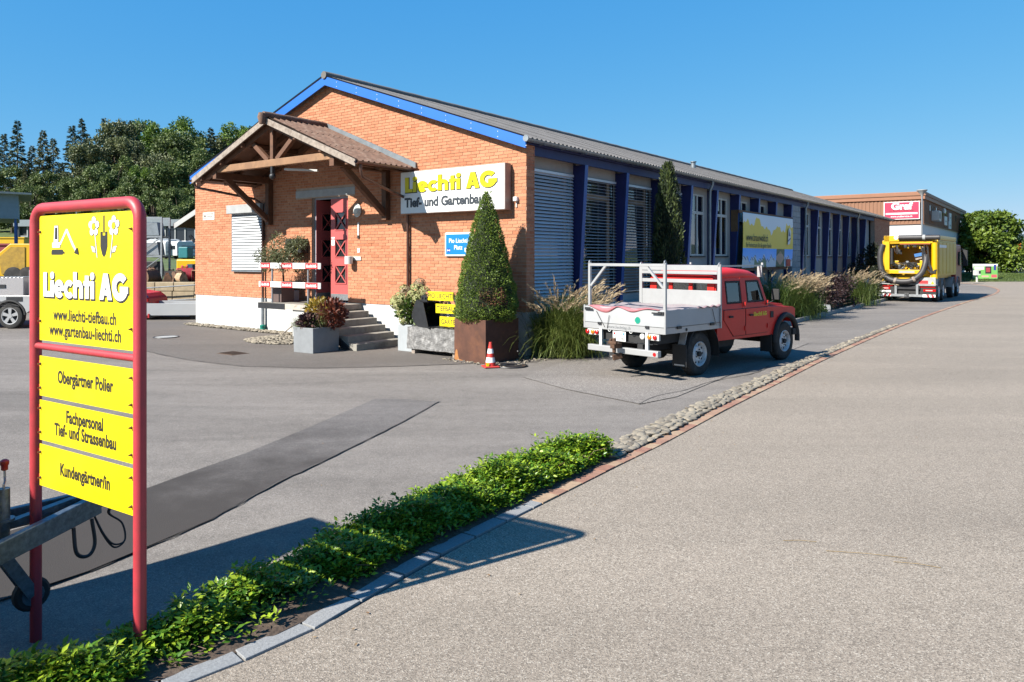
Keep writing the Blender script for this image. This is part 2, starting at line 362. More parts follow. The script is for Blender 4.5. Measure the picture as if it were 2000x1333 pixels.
def kfr(s):
    p = kpos(s); d = kpos(s+.05)-kpos(s-.05); d = d/np.linalg.norm(d); return p, d, np.array([-d[1], d[0]])   # point, tangent, left normal
def s_at_y(y): return float(np.interp(y, KC[:, 1], KS))
def kx(y): return float(np.interp(y, KC[:, 1], KC[:, 0]))
def yardz(x, y): return -0.22*math.exp(-(((x+3.1)/1.9)**2 + ((y-4.9)/1.7)**2))
def terrain(x, y):
    m = 1-sstep(-14, -7, x)
    z = np.interp(y, [0, 31.2, 31.4, 60, 115, 145, 210, 320, 500], [0, 0, 1.12, 1.4, 2.0, 3.4, 11, 16, 10])*m
    z += m*(1-sstep(-85, -50, x))*np.interp(y, [45, 95, 150], [0, 3.4, 2])
    return float(z)

def arc_pts(P, n=14): return [tuple(p) for p in catmull3(P, n)]
def catmull3(P, n):
    out = []; P = [np.array(p, float) for p in P]; Q = [2*P[0]-P[1]]+P+[2*P[-1]-P[-2]]
    for i in range(1, len(Q)-2):
        p0, p1, p2, p3 = Q[i-1:i+3]
        for k in range(n): t = k/n; out.append(.5*((2*p1)+(-p0+p2)*t+(2*p0-5*p1+4*p2-p3)*t*t+(-p0+3*p1-3*p2+p3)*t**3))
    out.append(P[-1]); return out
# ground sheet to the horizon
xs = list(np.concatenate([np.linspace(-2500, -160, 14), np.linspace(-140, 60, 81), np.linspace(80, 2500, 14)]))
ys = list(np.concatenate([np.linspace(-400, -30, 6), np.linspace(-20, 31.2, 12), np.linspace(31.4, 75, 16), np.linspace(80, 240, 33), np.linspace(260, 500, 7), np.linspace(700, 3000, 8)]))
mb = MB(); mb.v = [(x, y, terrain(x, y)-(0.5 if (y < 20 and -30 < x < 30) else 0.05)) for y in ys for x in xs]; nx = len(xs)
mb.f = [(j*nx+i, j*nx+i+1, (j+1)*nx+i+1, (j+1)*nx+i) for j in range(len(ys)-1) for i in range(nx-1)]; mb.t = [.5]*len(mb.f); mb.m = [0]*len(mb.f)
tag(mb.build('ground', m_grass, smooth=60), kind='structure')
# far blue hills on the right
mh = mat('far_hill', (0.035, 0.065, 0.055), .95, var=.2, scale=.01)
mb = MB(); pts = []
for i in range(41):
    x = 600+i*60; h = 22+26*math.sin(i*.31+.6)+14*math.sin(i*.83)+30*sstep(0, 12, i)
    pts.append((x, 1700+120*math.sin(i*.4), max(h, 4)))
mb.v = []
for p in pts: mb.v += [(p[0], p[1]-350, -2), (p[0], p[1], p[2]), (p[0], p[1]+500, -2)]
mb.f = [(i*3+a, i*3+3+a, i*3+4+a, i*3+1+a) for i in range(40) for a in (0, 1)]; mb.t = [.5]*80; mb.m = [0]*80
tag(mb.build('hills', mh, smooth=60), kind='structure')

# yard (left of the kerb) and road (right of it), as rows across the kerb curve
def strip(name, m, rows, zf, kind='structure'):
    mb = MB(); n = len(rows[0]); mb.v = [(x, y, zf(x, y)) for r in rows for x, y in r]
    mb.f = [(j*n+i, j*n+i+1, (j+1)*n+i+1, (j+1)*n+i) for j in range(len(rows)-1) for i in range(n-1)]
    mb.t = [.5]*len(mb.f); mb.m = [0]*len(mb.f); return tag(mb.build(name, m, smooth=60), kind=kind)
yy = [-22, -12, -5, 0, 1.5, 2.4, 3, 3.4, 3.8, 4.2, 4.6, 5, 5.4, 5.8, 6.2, 6.6, 7, 7.5, 8, 9, 10, 12, 14, 17, 20, 25, 30, 31.0]
rows = []
for y in yy:
    a = kx(y)-.02; rows.append([(a-t, y) for t in (70, 50, 35, 22, 14, 9, 7, 5.5, 4.5, 3.8, 3.2, 2.7, 2.2, 1.8, 1.4, 1.1, .8, .6, .4, .2, 0)])
yard = strip('yard', m_yard, rows, lambda x, y: yardz(x, y)-.004)
rows = [[(-8+(kx(y)-.02+8)*t, y) for t in (0, .25, .5, .75, 1)] for y in (31.0, 36, 42, 48, 54, 60, 66)]
strip('lane', m_yard, rows, lambda x, y: -.004)
rows = []
for s in np.concatenate([np.linspace(0, KS[-1]-4, 90), [KS[-1]]]):
    p = kpos(s); rows.append([(p[0]+.02+t, p[1]-.35*t) for t in (0, 1, 3, 8, 20, 60)])
tag(strip('road', m_road, rows, lambda x, y: 0.0))

def sheet(name, m, pts, z=0.004, parent=None):
    from mathutils.geometry import tessellate_polygon
    mb = MB(); c = [(x, y) for x, y in pts]; dense = []
    for i in range(len(c)):
        a, b = c[i], c[(i+1) % len(c)]; k = max(1, int(math.dist(a, b)/.5))
        dense += [(a[0]+(b[0]-a[0])*j/k, a[1]+(b[1]-a[1])*j/k) for j in range(k)]
    vs = [Vector((x, y, 0)) for x, y in dense]
    fs = [tuple(t) for t in tessellate_polygon([vs])]
    bm = bmesh.new(); bv = [bm.verts.new(v) for v in vs]
    for f in fs:
        try: bm.faces.new([bv[i] for i in f])
        except ValueError: pass
    bmesh.ops.subdivide_edges(bm, edges=[e for e in bm.edges if e.calc_length() > .8], cuts=3, use_grid_fill=True)
    bmesh.ops.triangulate(bm, faces=bm.faces)
    for v in bm.verts: v.co.z = yardz(v.co.x, v.co.y)*.94+z+(.004 if yardz(v.co.x, v.co.y) < -.004 else 0)
    bmesh.ops.recalc_face_normals(bm, faces=bm.faces)
    me = bpy.data.meshes.new(name); bm.to_mesh(me); bm.free(); me.materials.append(m)
    for p in me.polygons:
        if p.normal.z < 0: p.flip()
    return tag(obj(name, me, parent), kind='structure')
# darker repairs in the yard
sheet('asphalt_patch', m_patch, [(-2.12, 11.55), (-1.62, 11.5), (-1.11, 11.30), (-1.50, 9.75), (-1.97, 8.2), (-2.30, 7.30), (-2.62, 6.45), (-3.2, 5.6), (-4.6, 3.9), (-5.6, 4.4), (-4.3, 6.0), (-3.55, 7.1), (-3.0, 8.3), (-2.62, 9.6)], .003)
ap = [B(*q).to_2d() for q in ((-20, -3.6), (-12, -3.9), (-9, -4.35), (-7.3, -4.6), (-5.6, -4.75), (-3.9, -4.62), (-2.4, -3.85), (-1.3, -2.75), (-.35, -1.55), (.6, -.6), (.2, .4), (-13.6, .4), (-20, 1.2))]
sheet('apron', m_apron, [tuple(p) for p in ap], .003)
co = [(.2, 13.6), (.9, 12.35), (1.92, 11.11), (2.6, 11.7), (4.3, 14.2), (7.6, 19), (6.2, 20.5), (2.6, 17.0), (1.1, 15.6)]
sheet('coarse_patch', m_coarse, co, .0065)
def crack(pts, wd=.018, name='asphalt_seam'):
    mb = MB(); P = catmull([(p[0], p[1]) for p in pts], 8); prev = None; rng = random.Random(len(pts))
    for i in range(len(P)):
        d = P[min(i+1, len(P)-1)]-P[max(i-1, 0)]; d = d/np.linalg.norm(d); n = np.array([-d[1], d[0]]); wv = wd*(.5+.8*rng.random())
        q = P[i]+n*rng.uniform(-.012, .012); mb.v += [(*(q+n*wv/2), yardz(*q)+.0095), (*(q-n*wv/2), yardz(*q)+.0095)]
    mb.f = [(2*i, 2*i+1, 2*i+3, 2*i+2) for i in range(len(P)-1)]; mb.t = [.5]*len(mb.f); mb.m = [0]*len(mb.f)
    return tag(mb.build(name, m_crack), kind='structure')
crack([(-1.11, 11.32), (-1.50, 9.77), (-1.97, 8.22), (-2.30, 7.32), (-2.62, 6.47), (-3.2, 5.62)], .016)
crack([tuple(B(*q).to_2d()) for q in ((-9, -4.37), (-7.3, -4.62), (-5.6, -4.77), (-3.9, -4.64), (-2.4, -3.87), (-1.3, -2.77), (-.35, -1.57))], .02)
crack([(1.9, 11.1), (2.3, 11.75), (2.9, 12.3), (3.6, 13.2), (4.6, 14.1), (5.2, 15)], .03)



# ------------------------------------------------------------------ kerb stones, paving bricks, cobbles
kerb = thing('stone_kerb', 'row of grey granite kerb stones edging the leafy bed beside the road', 'kerb', (0, 0, 0))
m_gran = mat('granite_kerb', (0.27, 0.285, 0.30), .85, col2=(0.46, 0.43, 0.39), var=.22, scale=60, bump=.3, bscale=120)
s0, s1 = s_at_y(2.0), s_at_y(6.62); s = s0; k = 0
while s < s1-.05:
    ln = random.uniform(.36, .46); ln = min(ln, s1-s); a, da, na = kfr(s+.008); b, db, nb = kfr(s+ln-.008)
    mb = MB(); mb.tint = random.choice([0, .1, .2, .05, 1.0 if k % 9 == 4 else .3]); h = .016+random.uniform(-.004, .004)
    pl = [a-na*.005, b-nb*.005, b+nb*.125, a+na*.125]
    mb.prism([tuple(p) for p in pl], lambda x, y, d: (x, y, d), -.1, h)
    mb.build('kerbstone', m_gran, kerb, bevel=.004); s += ln; k += 1
edging = thing('paver_edging', 'single row of reddish brown paving stones between cobbles and road', 'edging', (0, 0, 0))
m_paver = mat('red_paver', (0.36, 0.18, 0.125), .85, col2=(0.46, 0.32, 0.21), var=.2, scale=18, bump=.3, bscale=70)
s = s1; n = 0; rest = MB()
while s < KS[-1]-4:
    ln = random.uniform(.17, .29); a, da, na = kfr(s+.005); b, db, nb = kfr(s+ln-.005)
    mb = MB() if n < 190 else rest
    mb.tint = random.choice([0, 0, .2, .5, .8, 1]); h = .012+random.uniform(-.003, .003)
    mb.prism([tuple(p) for p in (a-na*.005, b-nb*.005, b+nb*.125, a+na*.125)], lambda x, y, d: (x, y, d), -.05, h)
    if n < 190: mb.build('paver', m_paver, edging)
    s += ln; n += 1
tag(rest.build('far_pavers', m_paver, edging), kind='stuff')

cob = thing('cobble_strip', 'strip of rounded river cobbles set beside the red paving stones', 'cobbles', (0, 0, 0))
m_cob = mat('river_stone', (0.36, 0.31, 0.235), .8, col2=(0.16, 0.135, 0.105), var=.2, scale=9, bump=.3, bscale=50)
m_bedding = mat('cobble_mortar', (0.30, 0.27, 0.22), .95, var=.3, scale=20, bump=.8, bscale=60)
def pebble(tint, seed):
    r = random.Random(seed); bm = bmesh.new(); bmesh.ops.create_icosphere(bm, subdivisions=2, radius=1)
    for v in bm.verts:
        v.co *= 1+.16*math.sin(3*v.co.x+seed)*math.cos(2.3*v.co.y+seed*2)+r.uniform(-.05, .05); v.co.z *= .62
    me = bpy.data.meshes.new('pebble'); bm.to_mesh(me); bm.free(); me.materials.append(m_cob)
    me.attributes.new('tint', 'FLOAT', 'FACE').data.foreach_set('value', [tint]*len(me.polygons))
    me.polygons.foreach_set('use_smooth', [True]*len(me.polygons)); return me
PEB = [pebble(t, i) for i, t in enumerate([0, .15, .3, .5, .7, .95, .05, -.25, -.2, .4])]
ca, cb = s_at_y(8.0), s_at_y(24); mb = MB(); L = []
for s in np.linspace(ca, cb, 60):
    p, d, nn = kfr(s); wd = np.interp(s, [ca, ca+1.0, ca+6, cb], [.26, .36, .27, .13]); L.append((p+nn*.12, p+nn*(.12+wd*.5), p+nn*(.12+wd)))
mb.v = [(q[0], q[1], z) for r in L for q, z in zip(r, (.006, .028, .0))]
mb.f = [(i*3+a, i*3+3+a, i*3+4+a, i*3+1+a) for i in range(len(L)-1) for a in (0, 1)]; mb.t = [.5]*len(mb.f); mb.m = [0]*len(mb.f)
mb.build('bedding', m_bedding, cob)
spots = []
s = ca
while s < cb:
    wd = np.interp(s, [ca, ca+1.0, ca+6, cb], [.26, .36, .27, .13]); o = .155+random.uniform(0, .02)
    while o < .12+wd:
        spots.append((s+random.uniform(-.035, .035), o, random.uniform(.042, .078))); o += random.uniform(.06, .09)
    s += random.uniform(.095, .125)
for i, (s, o, r) in enumerate(spots):
    p, d, nn = kfr(s); q = p+nn*o
    me = random.choice(PEB)
    if i < 300:
        c = obj('cobble', me, cob); c.location = (q[0], q[1], .022+.022*math.sin(min(1, (o-.12)/.4)*math.pi))
        c.scale = (r*random.uniform(1.0, 1.6), r*.78, r*random.uniform(.42, .6)); c.rotation_euler = (random.uniform(-.2, .2), random.uniform(-.2, .2), math.atan2(d[1], d[0])+random.uniform(-.5, .5))
    else:
        if i == 300: far = []
        far.append((q[0], q[1], r, math.atan2(d[1], d[0])))
mb = MB()
for x, y, r, a in far:
    mb.tint = random.choice([0, .2, .5, .9, -.2]); mb.X = Matrix.Translation((x, y, .025)) @ Matrix.Rotation(a, 4, 'Z') @ Matrix.Diagonal((r*1.25, r*.8, r*.5, 1)); mb.sphere((0,0,0), 1, 7, 4)
tag(mb.build('far_cobbles', m_cob, cob, smooth=60), kind='stuff')

# ------------------------------------------------------------------ leafy bed beside the kerb
def bedw(y): return float(np.interp(y, [2.0, 3.4, 4.2, 4.8, 5.4, 5.9, 6.8, 7.6, 8.05], [.42, .46, .60, .68, .66, .62, .60, .56, .34]))
mb = MB(); L = []; ss = np.linspace(s_at_y(2.0), s_at_y(8.1), 60)
for s in ss:
    p, d, nn = kfr(s); wd = bedw(p[1])
    for t in (0, .12, .3, .6, .85, 1):
        q = p+nn*(.105+(wd+.045)*t); L.append((q[0], q[1], yardz(*q)*t*t + .012 + .09*math.sin(math.pi*min(1, t*1.1))*(.3+.7*t) + random.uniform(-.008, .008)))
mb.v = L; mb.f = [(j*6+i, j*6+6+i, j*6+7+i, j*6+i+1) for j in range(59) for i in range(5)]; mb.t = [.5]*len(mb.f); mb.m = [0]*len(mb.f)
tag(mb.build('soil_bed', m_soil, smooth=80), kind='structure')
def leaves(C, D, Up, ln, wd, fold=.25, base=0.0):
    """diamond leaves: centre-base points C, directions D, ups Up (n,3), lengths, widths -> V,F"""
    D = D/np.linalg.norm(D, axis=1, keepdims=True); S = np.cross(D, Up); S /= np.linalg.norm(S, axis=1, keepdims=True)+1e-9
    U = np.cross(S, D); ln = ln[:, None]; wd = wd[:, None]
    a = C; b = C+D*ln*.45+S*wd*.5+U*wd*fold; c = C+D*ln; d = C+D*ln*.45-S*wd*.5+U*wd*fold
    n = len(C); V = np.stack([a, b, c, d], 1).reshape(-1, 3); i = np.arange(n)*4
    F = np.concatenate([np.stack([i, i+1, i+2], 1), np.stack([i, i+2, i+3], 1)]); return V, F
n = 9000; C = []; 
ss = RNG.uniform(s_at_y(2.2), s_at_y(8.0), n*2)
sp = []
for s in ss:
    p, d, nn = kfr(s); wd = bedw(p[1]); t = RNG.beta(1.25, 1.1)
    bare = (3.72 < p[1] < 4.85) and (t < .34+.10*math.sin(s*5))
    if t < .02 or (bare and RNG.random() < .9): continue
    q = p+nn*(.16+wd*(t+(.10*math.sin(s*6.1)+.07*math.sin(s*13.7)+abs(RNG.normal(0, .05)))*t*t)+RNG.normal(0, .015)); h = (.06+.15*math.sin(math.pi*min(1, t*.95))**.7)*(.8+.28*math.sin(s*3.1)*math.sin(s*1.3+t*3)+.22*math.sin(s*9.3+t*5)+RNG.normal(0, .16))
    h *= 1.05 if p[1] > 7.2 else (.75 if p[1] < 3.9 else 1)
    sp.append((q[0], q[1], yardz(*q)*t*t+.02, max(h, .04), t))
sp = np.array(sp); V = []; D = []; U = []; LN = []; T = []
for x, y, z, h, t in sp:
    zz = z+h*RNG.uniform(.35, 1.12); az = RNG.uniform(0, 2*math.pi); b = RNG.uniform(.35, .7)
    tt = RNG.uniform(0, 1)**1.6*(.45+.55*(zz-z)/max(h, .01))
    for k in range(int(RNG.integers(4, 8))):
        a = az+k*2.4+RNG.normal(0, .3); el = RNG.normal(.25, .35)
        V.append((x+.012*math.cos(a), y+.012*math.sin(a), zz+.008*k*RNG.uniform(-1, 1))); D.append((math.cos(a)*math.cos(el), math.sin(a)*math.cos(el), math.sin(el)))
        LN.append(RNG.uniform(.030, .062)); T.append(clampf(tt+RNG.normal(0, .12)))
V = np.array(V); D = np.array(D); LN = np.array(LN); U = np.tile([0, 0, 1.0], (len(V), 1))+RNG.normal(0, .35, (len(V), 3))
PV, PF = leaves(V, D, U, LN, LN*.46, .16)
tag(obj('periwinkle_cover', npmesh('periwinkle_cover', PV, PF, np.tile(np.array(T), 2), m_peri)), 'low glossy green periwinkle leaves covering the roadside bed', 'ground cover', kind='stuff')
# runners, dry twigs and soil litter
mb = MB(); rr = random.Random(4)
for i in range(110):
    s = rr.uniform(s_at_y(2.6), s_at_y(7.9)); p, d, nn = kfr(s); q = p+nn*(.15+bedw(p[1])*rr.uniform(.15, 1.0)); a = rr.uniform(0, 6.3); ln = rr.uniform(.08, .22); z0 = yardz(*q)*.5+.06
    mb.tube([(q[0], q[1], z0), (q[0]+ln*.4*math.cos(a), q[1]+ln*.4*math.sin(a), z0+ln*.5), (q[0]+ln*math.cos(a), q[1]+ln*math.sin(a), z0+ln*rr.uniform(.2, .9))], .0018, 3)
tag(mb.build('twigs', mat('twig', (.24, .15, .09), .8)), 'thin dry twigs sticking out of the periwinkle', 'twigs', kind='stuff')
for x, y, r, tn in ((-1.60, 4.42, .045, 3), (-1.05, 4.98, .04, 0), (-.62, 5.62, .035, 1), (-1.83, 4.14, .05, 2)):
    c = obj('stone', PEB[tn]); c.location = (x-.12, y+.1, .05); c.scale = (r, r*.8, r*.8); tag(c, 'small rounded stone lying on bare soil of the roadside bed', 'stone', 'stones on the bare soil')
# ------------------------------------------------------------------ red tube sign with yellow boards
sg = thing('yellow_sign', 'yellow company sign boards in a red steel tube frame standing in the leafy bed', 'sign', (-2.035, 4.06, 0), R(-32.7))
mb = MB(); W = 1.15; T = 2.505; rc = .10; pr = .034
path = [(0, 0, -.12), (0, 0, 1.2), (0, 0, T-rc)]
path += [(-rc+rc*math.cos(R(a)), 0, T-rc+rc*math.sin(R(a))) for a in range(15, 91, 15)]
path += [(-W+rc+rc*math.cos(R(a)), 0, T-rc+rc*math.sin(R(a))) for a in range(90, 181, 15)]
path += [(-W, 0, 1.2), (-W, 0, -.42)]
mb.tube(path, pr, 16); mb.build('frame', m_red, sg, smooth=50)
MB().cyl((-.02, 0, 1.645), (-W+.02, 0, 1.645), .021, n=14).build('crossbar', m_red, sg, smooth=50)
PX0, PX1 = -1.092, -.058; PW = PX1-PX0
def panel_z(t): return t
pan = []
for k, (z1, z0) in enumerate(((2.457, 1.683), (1.585, 1.336), (1.310, 1.060), (1.035, .775))):
    p = MB().box(PX0, PX1, -.004, 0, z0, z1).build('board', m_yel, sg); pan.append(p)
    zs = (z1-.10, z0+.12) if k == 0 else (z1-.05, z0+.05)
    br = MB()
    for z in zs:
        for x, sgn in ((PX0, 1), (PX1, -1)):
            br.box(min(x-sgn*.045, x+sgn*.03), max(x-sgn*.045, x+sgn*.03), .001, .008, z-.018, z+.018)
            bo = MB(); bo.cyl((x+sgn*.014, -.004, z), (x+sgn*.014, -.013, z), .0095, .006, 8); bo.cyl((x+sgn*.014, -.0125, z), (x+sgn*.014, -.022, z), .0045, n=6); bo.build('bolt', mat('rusty_bolt', (.25, .16, .08), .5, .6, var=.4, scale=60), p)
    br.build('bracket', m_red, p)
def fr(s): return PX0+PW*(s*1.155/(1+.155*s))
p = pan[0]
company(p, fr(.045), 1.957, fr(.95)-fr(.045), .150, -.004, m_ink, .0012, grow=.035, name='lettering_outline').location = (.005, 0, -.006)
company(p, fr(.045), 1.957, fr(.95)-fr(.045), .150, -.0055, m_pwhite, .0015)
text('www.liechti-tiefbau.ch', .098, m_ink, p, ((fr(.14)+fr(.83))/2, -.005, 1.818), bold=.024, align='CENTER', depth=.0006, sx=.74, space=1.06)
text('www.gartenbau-liechti.ch', .098, m_ink, p, ((fr(.10)+fr(.88))/2, -.005, 1.724), bold=.024, align='CENTER', depth=.0006, sx=.74, space=1.06)
for q, s, z in ((pan[1], 'Obergärtner Polier', 1.437), (pan[2], 'Fachpersonal', 1.204), (pan[2], 'Tief- und Strassenbau', 1.115), (pan[3], 'Kundengärtner/in', .878)):
    text(s, .104, m_ink, q, ((PX0+PX1)/2+.01, -.005, z), bold=.030, align='CENTER', depth=.0006, sx=.72, space=1.04)
# pictograms: a small digger, a spade between two flowers
ex, ez = fr(.125), 2.215; K = MB(); H = MB()
def dg(a, b): return (ex+a*.17/100, ez+b*.17/100)
def both(poly, gk=2.2):
    cx = sum(a for a, b in poly)/len(poly); cy = sum(b for a, b in poly)/len(poly)
    big = [(a+gk*(1 if a > cx else -1), b+gk*(1 if b > cy else -1)) for a, b in poly]
    plaque(K, [[dg(*q) for q in big]], -.004, .001); plaque(H, [[dg(*q) for q in poly]], -.0055, .001)
plaque(K, [[dg(*q) for q in ((0, 0), (78, 0), (84, 6), (84, 13), (78, 19), (6, 19), (0, 13))], [dg(*q) for q in ((70, 8), (92, 2), (92, 12))]], -.004, .0012)
both([(8, 26), (62, 26), (62, 44), (8, 44)]); both([(18, 46), (50, 46), (48, 104), (24, 104)])
plaque(K, [[dg(*q) for q in ((28, 56), (45, 56), (44, 98), (30, 98))]], -.0075, .001)
both([(60, 40), (66, 34), (110, 84), (104, 92)]); both([(100, 88), (112, 92), (158, 34), (150, 26)]); both([(148, 32), (160, 34), (176, 12), (168, 8)])
plaque(K, [[dg(*q) for q in ((160, 6), (190, 0), (182, 26), (170, 18))]], -.0075, .0012)
K.build('digger_outline', m_ink, p); H.build('digger', m_pwhite, p); K = MB(); H = MB()
fx = fr(.685); fz = 2.20
sh = [[(fx-.007, fz+.14), (fx+.007, fz+.14), (fx+.007, fz+.24), (fx-.007, fz+.24)], [(fx-.037, fz+.147), (fx-.037, fz+.06), (fx-.018, fz+.015), (fx, fz), (fx+.018, fz+.015), (fx+.037, fz+.06), (fx+.037, fz+.147), (fx+.013, fz+.147), (fx+.013, fz+.125), (fx-.013, fz+.125), (fx-.013, fz+.147)]]
plaque(K, sh, -.004, .0012); K.build('spade', m_ink, p)
for sx_ in (-1, 1):
    cx, cz = fx+sx_*.105, fz+.178; K = MB(); H = MB()
    for a in range(5):
        t = R(90+72*a); px_, pz_ = cx+.037*math.cos(t), cz+.037*math.sin(t)
        plaque(K, [disc(px_, pz_, .0245, 14)], -.004, .001+.0001*a); plaque(H, [disc(px_, pz_, .0212, 14)], -.0057, .001+.0001*a)
    plaque(K, [disc(cx, cz, .0215, 14)], -.0072, .001)
    mbc = plaque(MB(), [disc(cx, cz, .018, 14)], -.0083, .001); mbc.build('flower_centre', m_yel, p)
    for wd, dst, yy_ in ((.011, K, -.004), (.006, H, -.0055)):
        plaque(dst, [[(cx-sx_*.012-wd/2, cz-.05), (cx-sx_*.012+wd/2, cz-.05), (cx-sx_*.035+wd/2, cz-.18), (cx-sx_*.035-wd/2, cz-.18)]], yy_, .0009)
    for gk, dst, yy_ in ((1.0, K, -.004), (.8, H, -.0055)):
        ax, az = cx-sx_*.0+sx_*.012, cz-.13; plaque(dst, [[(ax-sx_*.038*gk, az-.026*gk), (ax-sx_*.0, az-.02*gk), (ax+sx_*.024*gk, az+.022*gk), (ax-sx_*.022*gk, az+.014*gk)]], yy_, .0011)
    K.build('flower_outline', m_ink, p); H.build('flower', m_pwhite, p)

# ------------------------------------------------------------------ box trailer (draw bar in the picture, box beyond its left edge)
a53 = math.atan2(D1[1], D1[0])
tr = thing('box_trailer', 'galvanised trailer draw bar with jockey wheel parked behind the yellow sign', 'trailer', (-3.48, 4.08, -.12), a53)
MB().box(-3.2, -.02, -.75, 1.04, .50, 1.42).build('dropside_body', m_white, tr, bevel=.02); MB().box(-1.6, -.02, .64, 1.04, 1.421, 2.52).build('shadow_caster', m_white, tr, bevel=.02)  # unseen upright block added to cast the yard shadow; body sized for it too
MB().box(-3.15, .0, -.72, 1.0, .40, .495).build('chassis', m_steel, tr)
for y in (-.72, .72):
    wl = MB().lathe([(.02, -.09), (.24, -.09), (.30, -.06), (.30, .06), (.24, .09), (.02, .09)], 20, (-1.7, y*1.1, .30), 'y').build('wheel', m_tyre, tr, smooth=40)
    MB().lathe([(.02, -.10), (.17, -.1), (.18, .1), (.02, .10)], 16, (-1.7, y*1.1, .30), 'y').build('rim', m_steel, wl, smooth=40)
m_galv = mat('galvanised_spangle', (0.22, 0.27, 0.32), .4, .7, var=.35, scale=30)
for y in (-.52, .52): MB().bar((-.1, y, .56), (1.13, y*.12, .68), .05, .13).build('draw_bar_beam', m_galv, tr, bevel=.005)
MB().bar((.35, -.40, .57), (.35, .40, .57), .05, .06).build('cross_member', m_galv, tr)
MB().bar((.42, .03, .63), (1.15, .0, .74), .06, .045).build('brake_rod', m_galv, tr)
mb = MB(); mb.tube([(1.02, 0, .68), (1.12, 0, .685), (1.16, 0, .69)], [.05, .05, .06], 12); mb.tube([(1.16+.02*i, 0, .69) for i in range(9)], [.055 if i % 2 else .04 for i in range(9)], 12); mb.build('coupling_bellows', m_black, tr, smooth=40)
MB().bar((1.33, 0, .69), (1.40, 0, .695), .06, .05).build('coupling_head', m_dark, tr, bevel=.01)
mb = MB(); mb.tube([(.60, 0, .46), (.60, 0, .90)], .034, 14); mb.cyl((.60, 0, .70), (.60, 0, .715), .06, n=14); mb.build('jockey_tube', m_galv, tr, smooth=40)
mb = MB(); mb.tube([(.60, 0, .88), (.60, 0, .92), (.62, .04, .93), (.63, .07, .95), (.63, .075, 1.0)], .007, 6); mb.build('crank', m_steel, tr)
MB().lathe([(.012, .99), (.02, .995), (.02, 1.02), (.026, 1.03), (.026, 1.05), (.012, 1.06)], 10, (.63, .075, 0)).build('crank_knob', mat('red_plastic', (.35, .02, .02), .4), tr, smooth=40)
wl = MB().lathe([(.02, -.035), (.09, -.035), (.105, -.02), (.105, .02), (.09, .035), (.02, .035)], 18, (.75, 0, .20), 'y').build('jockey_wheel', m_black, tr, smooth=40)
MB().lathe([(.01, -.038), (.065, -.038), (.07, .038), (.01, .038)], 14, (.75, 0, .20), 'y').build('rim', m_galv, wl, smooth=40)
mb = MB(); [mb.bar((.60, y, .47), (.75, y, .20), .008, .07) for y in (-.05, .05)]; mb.build('wheel_fork', m_galv, tr)
mb = MB(); mb.tube(arc_pts([(.95, -.12, .58), (.96, -.14, .42), (1.03, -.14, .38), (1.08, -.12, .44), (1.07, -.1, .60)], 6), .012, 6); mb.build('support_loop', m_dark, tr)
mb = MB()
for k in range(2): mb.tube(arc_pts([(1.1, -.05, .62), (1.14, -.1-.02*k, .48), (1.2, -.13, .38+.02*k), (1.28, -.11, .40), (1.29, -.05, .50), (1.22, -.02+.02*k, .58), (1.27, 0, .64)], 6), .006, 6)
mb.build('cable', m_black, tr)
MB().box(.30, .34, -.335, -.33, .50, .56).build('type_plate', m_pwhite, tr)

# ------------------------------------------------------------------ the brick hall
hall = thing('industrial_hall', 'long brick hall with white plinth, blue fascia and grey corrugated roof', 'building', (CX, CY, 0), ANG)
GX0, GX1 = -13.45, -.1; PLT = .98; LEN = 43.3; RX = -6.7; EZ = 4.86; RZ = 7.16
SL = (RZ-EZ)/(0.02-RX)
def roofz(x): return RZ-SL*abs(x-RX)
DOOR = (-7.5, -5.98, 1.02, 3.86); SHUT = (-11.25, -9.75, 1.80, 3.56)
# plinth, with the wall sheets behind the bricks
gw = MB(); 
outl = [(GX0+.01, PLT), (DOOR[0], PLT), (DOOR[0], DOOR[3]), (DOOR[1], DOOR[3]), (DOOR[1], PLT), (GX1-.01, PLT), (GX1-.01, roofz(0)-.12), (RX, RZ-.12), (GX0+.01, roofz(GX0)-.12)]
gw.prism(outl, lambda a, b, d: (a, d, b), .008, .30)
gable = gw.build('gable_wall', m_mortar, hall)
pl = MB(); pl.box(GX0+.015, DOOR[0], .015, .3, 0, PLT); pl.box(DOOR[1], GX1-.015, .015, .3, 0, PLT); pl.box(DOOR[0], DOOR[1], .03, .3, 0, PLT)
pl.box(GX1-.3, GX1-.015, .3, LEN, 0, PLT); pl.box(GX0+.015, GX0+.3, .3, LEN, 0, PLT)
pl.build('plinth', m_plinth, hall)
# bricks: the nearest are single pieces, the rest one mesh
CRS = .0755; BL = .262; bricks = []
def course_fill(ax0, ax1, row):
    off = (0 if row % 2 == 0 else BL/2) + (.03 if row % 3 == 0 else 0); x = ax0-off; out = []
    while x < ax1:
        a, b = max(x, ax0), min(x+BL, ax1)
        if b-a > .05: out.append((a+.005, b-.005))
        x += BL
    return out
row = 0; z = PLT
while z < RZ-.2:
    half = (RZ-.2-z-CRS)/SL
    xa, xb = max(GX0, RX-half), min(GX1, RX+half)
    if xb-xa > .1:
        for a, b in course_fill(GX0, GX1, row):
            a, b = max(a, xa), min(b, xb)
            if b-a < .04: continue
            segs = [(a, b)]
            if z+CRS > DOOR[2] and z < 4.08 and b > -8.2 and a < -5.7:
                lo, hi = (-8.2, -5.7) if z+CRS > 3.89 else (DOOR[0], DOOR[1])
                segs = [(p, q) for p, q in ((a, min(b, lo)), (max(a, hi), b)) if q-p > .03]
            for p, q in segs: bricks.append((p, q, z+.005, z+CRS-.005))
    z += CRS; row += 1
def bdist(b): P = B((b[0]+b[1])/2, 0); return (P-Vector((0, 0, P.z))).length + abs(b[2]-2.2)*.12
bricks.sort(key=bdist)
BM = {}
rest = MB()
